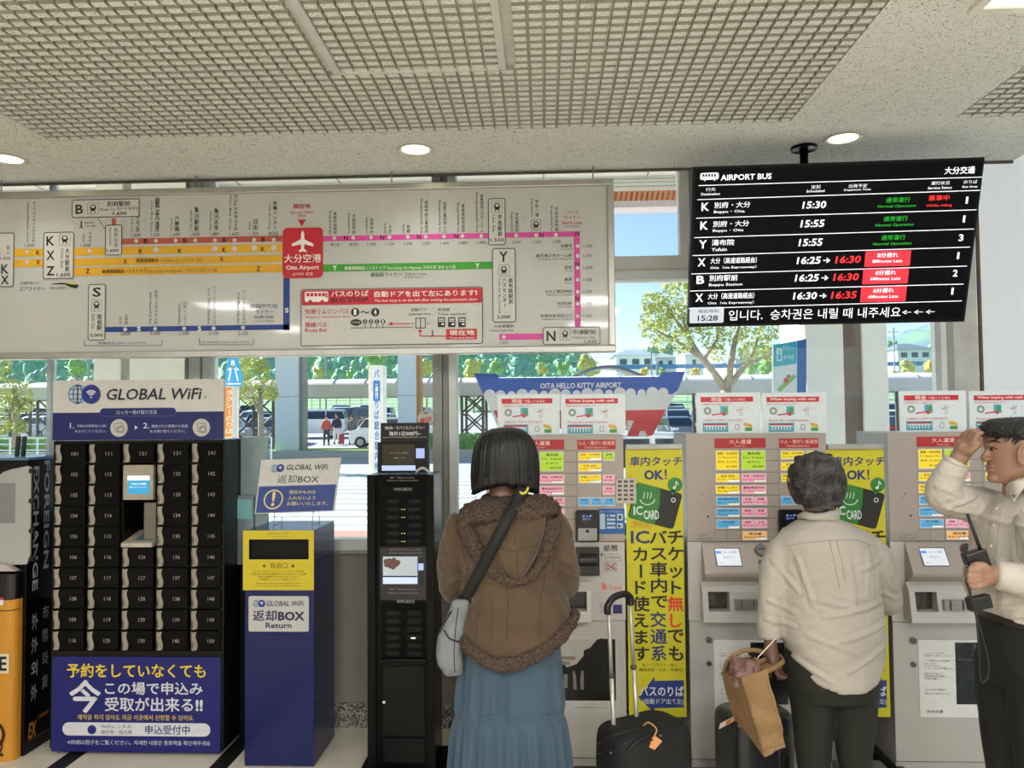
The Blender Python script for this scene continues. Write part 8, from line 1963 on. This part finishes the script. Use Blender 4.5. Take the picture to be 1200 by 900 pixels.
# collar
mb = MB()
ptube(mb, fine([(1180, 572, 2.33, .006), (1186, 567, 2.29, .008), (1200, 563, 2.28, .009), (1218, 561, 2.29, .009), (1232, 562, 2.35, .009), (1218, 562, 2.41, .009), (1196, 566, 2.41, .008), (1182, 572, 2.36, .006)], 4), 10)
for pts in ([(1179, 572, 2.345), (1184, 566, 2.285), (1198, 562, 2.262), (1216, 560, 2.27), (1232, 561, 2.33)],):
    q = [at(*p) for p in fine(pts, 5)]; n0 = len(mb.v); lw_ = [1-.35*i/len(q) for i in range(len(q))]
    for p, w_ in zip(q, lw_):
        o_ = Vector((-.004, -.016, -.034))*w_; mb.v += [p, p+o_, p+o_+Vector((0, .005, .004)), p+Vector((0, .008, 0))]
    for i in range(len(q)-1):
        for k in range(4): a = n0+i*4+k; b_ = n0+i*4+(k+1) % 4; mb.f.append((a, b_, b_+4, a+4))
    mb.f += [(n0+3, n0+2, n0+1, n0), tuple(n0+4*(len(q)-1)+k for k in range(4))]
mb.add([at(1179, 570, 2.335), at(1187, 590, 2.24), at(1200, 572, 2.245), at(1190, 563, 2.27), at(1180, 571, 2.345), at(1187, 590, 2.25), at(1200, 572, 2.262), at(1190, 563, 2.285)], [(0, 1, 2, 3), (7, 6, 5, 4), (0, 4, 5, 1), (1, 5, 6, 2), (2, 6, 7, 3), (3, 7, 4, 0)])
surf(mb, .0035, 2, 'collar', WS, pm_)
mb = MB()
prings(mb, PYo, [(716, 1157.5, 1250, .15), (735, 1157, 1252, .155), (770, 1157, 1254, .16), (800, 1160, 1254, .15)], 40)
for s_ in (-1, 1): mb.tube([V(x, y)+Vector((0, s_*.08, 0)) for x, y in ((1204, 775), (1205, 830), (1208, 880), (1210, 950), (1212, 1070))], [.100, .096, .086, .072, .06], 22)
surf(mb, .008, 5, 'trousers', M('#080707', .8, 0, .2, 8), pm_, lambda p: .005*mn.noise(Vector((p.x*8, p.y*5, p.z*9))))
mb = MB(); prings(mb, PYo, [(716, 1155.5, 1252, .156), (726, 1155.5, 1252, .157)], 40); mb.build('belt', M('#1a120d', .4), pm_, True)
mb = MB()
for s_ in (-1, 1):
    xx = at(1212, 1000, PYo).x; mb.ball((xx, PYo+s_*.085, .05), .07, .045, .05, 14, 8); mb.ball((xx-.10, PYo+s_*.085, .04), .10, .047, .038, 14, 8)
surf(mb, .008, 3, 'shoes', P('#0f0e0e'), pm_)
# hand-held radio with aerial and wrist strap
rd_ = empty('hand_radio', tuple(at(1146, 660, 2.19)), label='black hand-held radio with a long aerial in the lower hand of the man in profile', cat='radio')
dv = (at(1133, 602, 2.19)-at(1153, 658, 2.19)).normalized(); sd_ = dv.cross(Vector((0, 1, 0))).normalized()
cR = at(1148, 672, 2.205)
MB().obox(at(1146.5, 664, 2.20), sd_, (0, 1, 0), dv, .030, .016, .045).build('case', M('#0e0e10', .4), rd_, bevel=.004)
MB().tube([at(1153, 655, 2.20), at(1143, 628, 2.20), at(1133.5, 602, 2.20)], [.006, .0045, .004], 10).build('aerial', M('#0c0c0d', .5), rd_, True)
MB().tube([at(1142, 652, 2.20), at(1140.5, 648, 2.20)], .006, 12).build('knob', P('#1a1a1c'), rd_, True)
MB().obox(at(1147, 706, 2.21), (1, 0, .2), (0, 1, 0), (-.2, 0, 1), .03, .014, .018).build('pouch', M('#0d0d0e', .5), rd_, bevel=.004)
for k, pts in enumerate(([(1134, 672, 2.19), (1132, 680, 2.18), (1136, 694, 2.17), (1144, 722, 2.165), (1147, 760, 2.165), (1148, 790, 2.17)], [(1134, 672, 2.19), (1138, 700, 2.18), (1148, 735, 2.17), (1157, 768, 2.165), (1158, 790, 2.17), (1152, 800, 2.17), (1148, 790, 2.17)])): MB().tube([at(*q) for q in fine(pts, 5)], .0028, 7).build('wrist_strap', M('#0c0c0d', .6), rd_, True)
mb = MB(); e_ = at(1133, 668, 2.18); mb.tube([e_+Vector((.009*math.cos(a), 0, .012*math.sin(a))) for a in [2*PI*k/14 for k in range(15)]], .002, 6); mb.build('strap_ring', M('#6b6b6b', .3, .8), rd_, True)
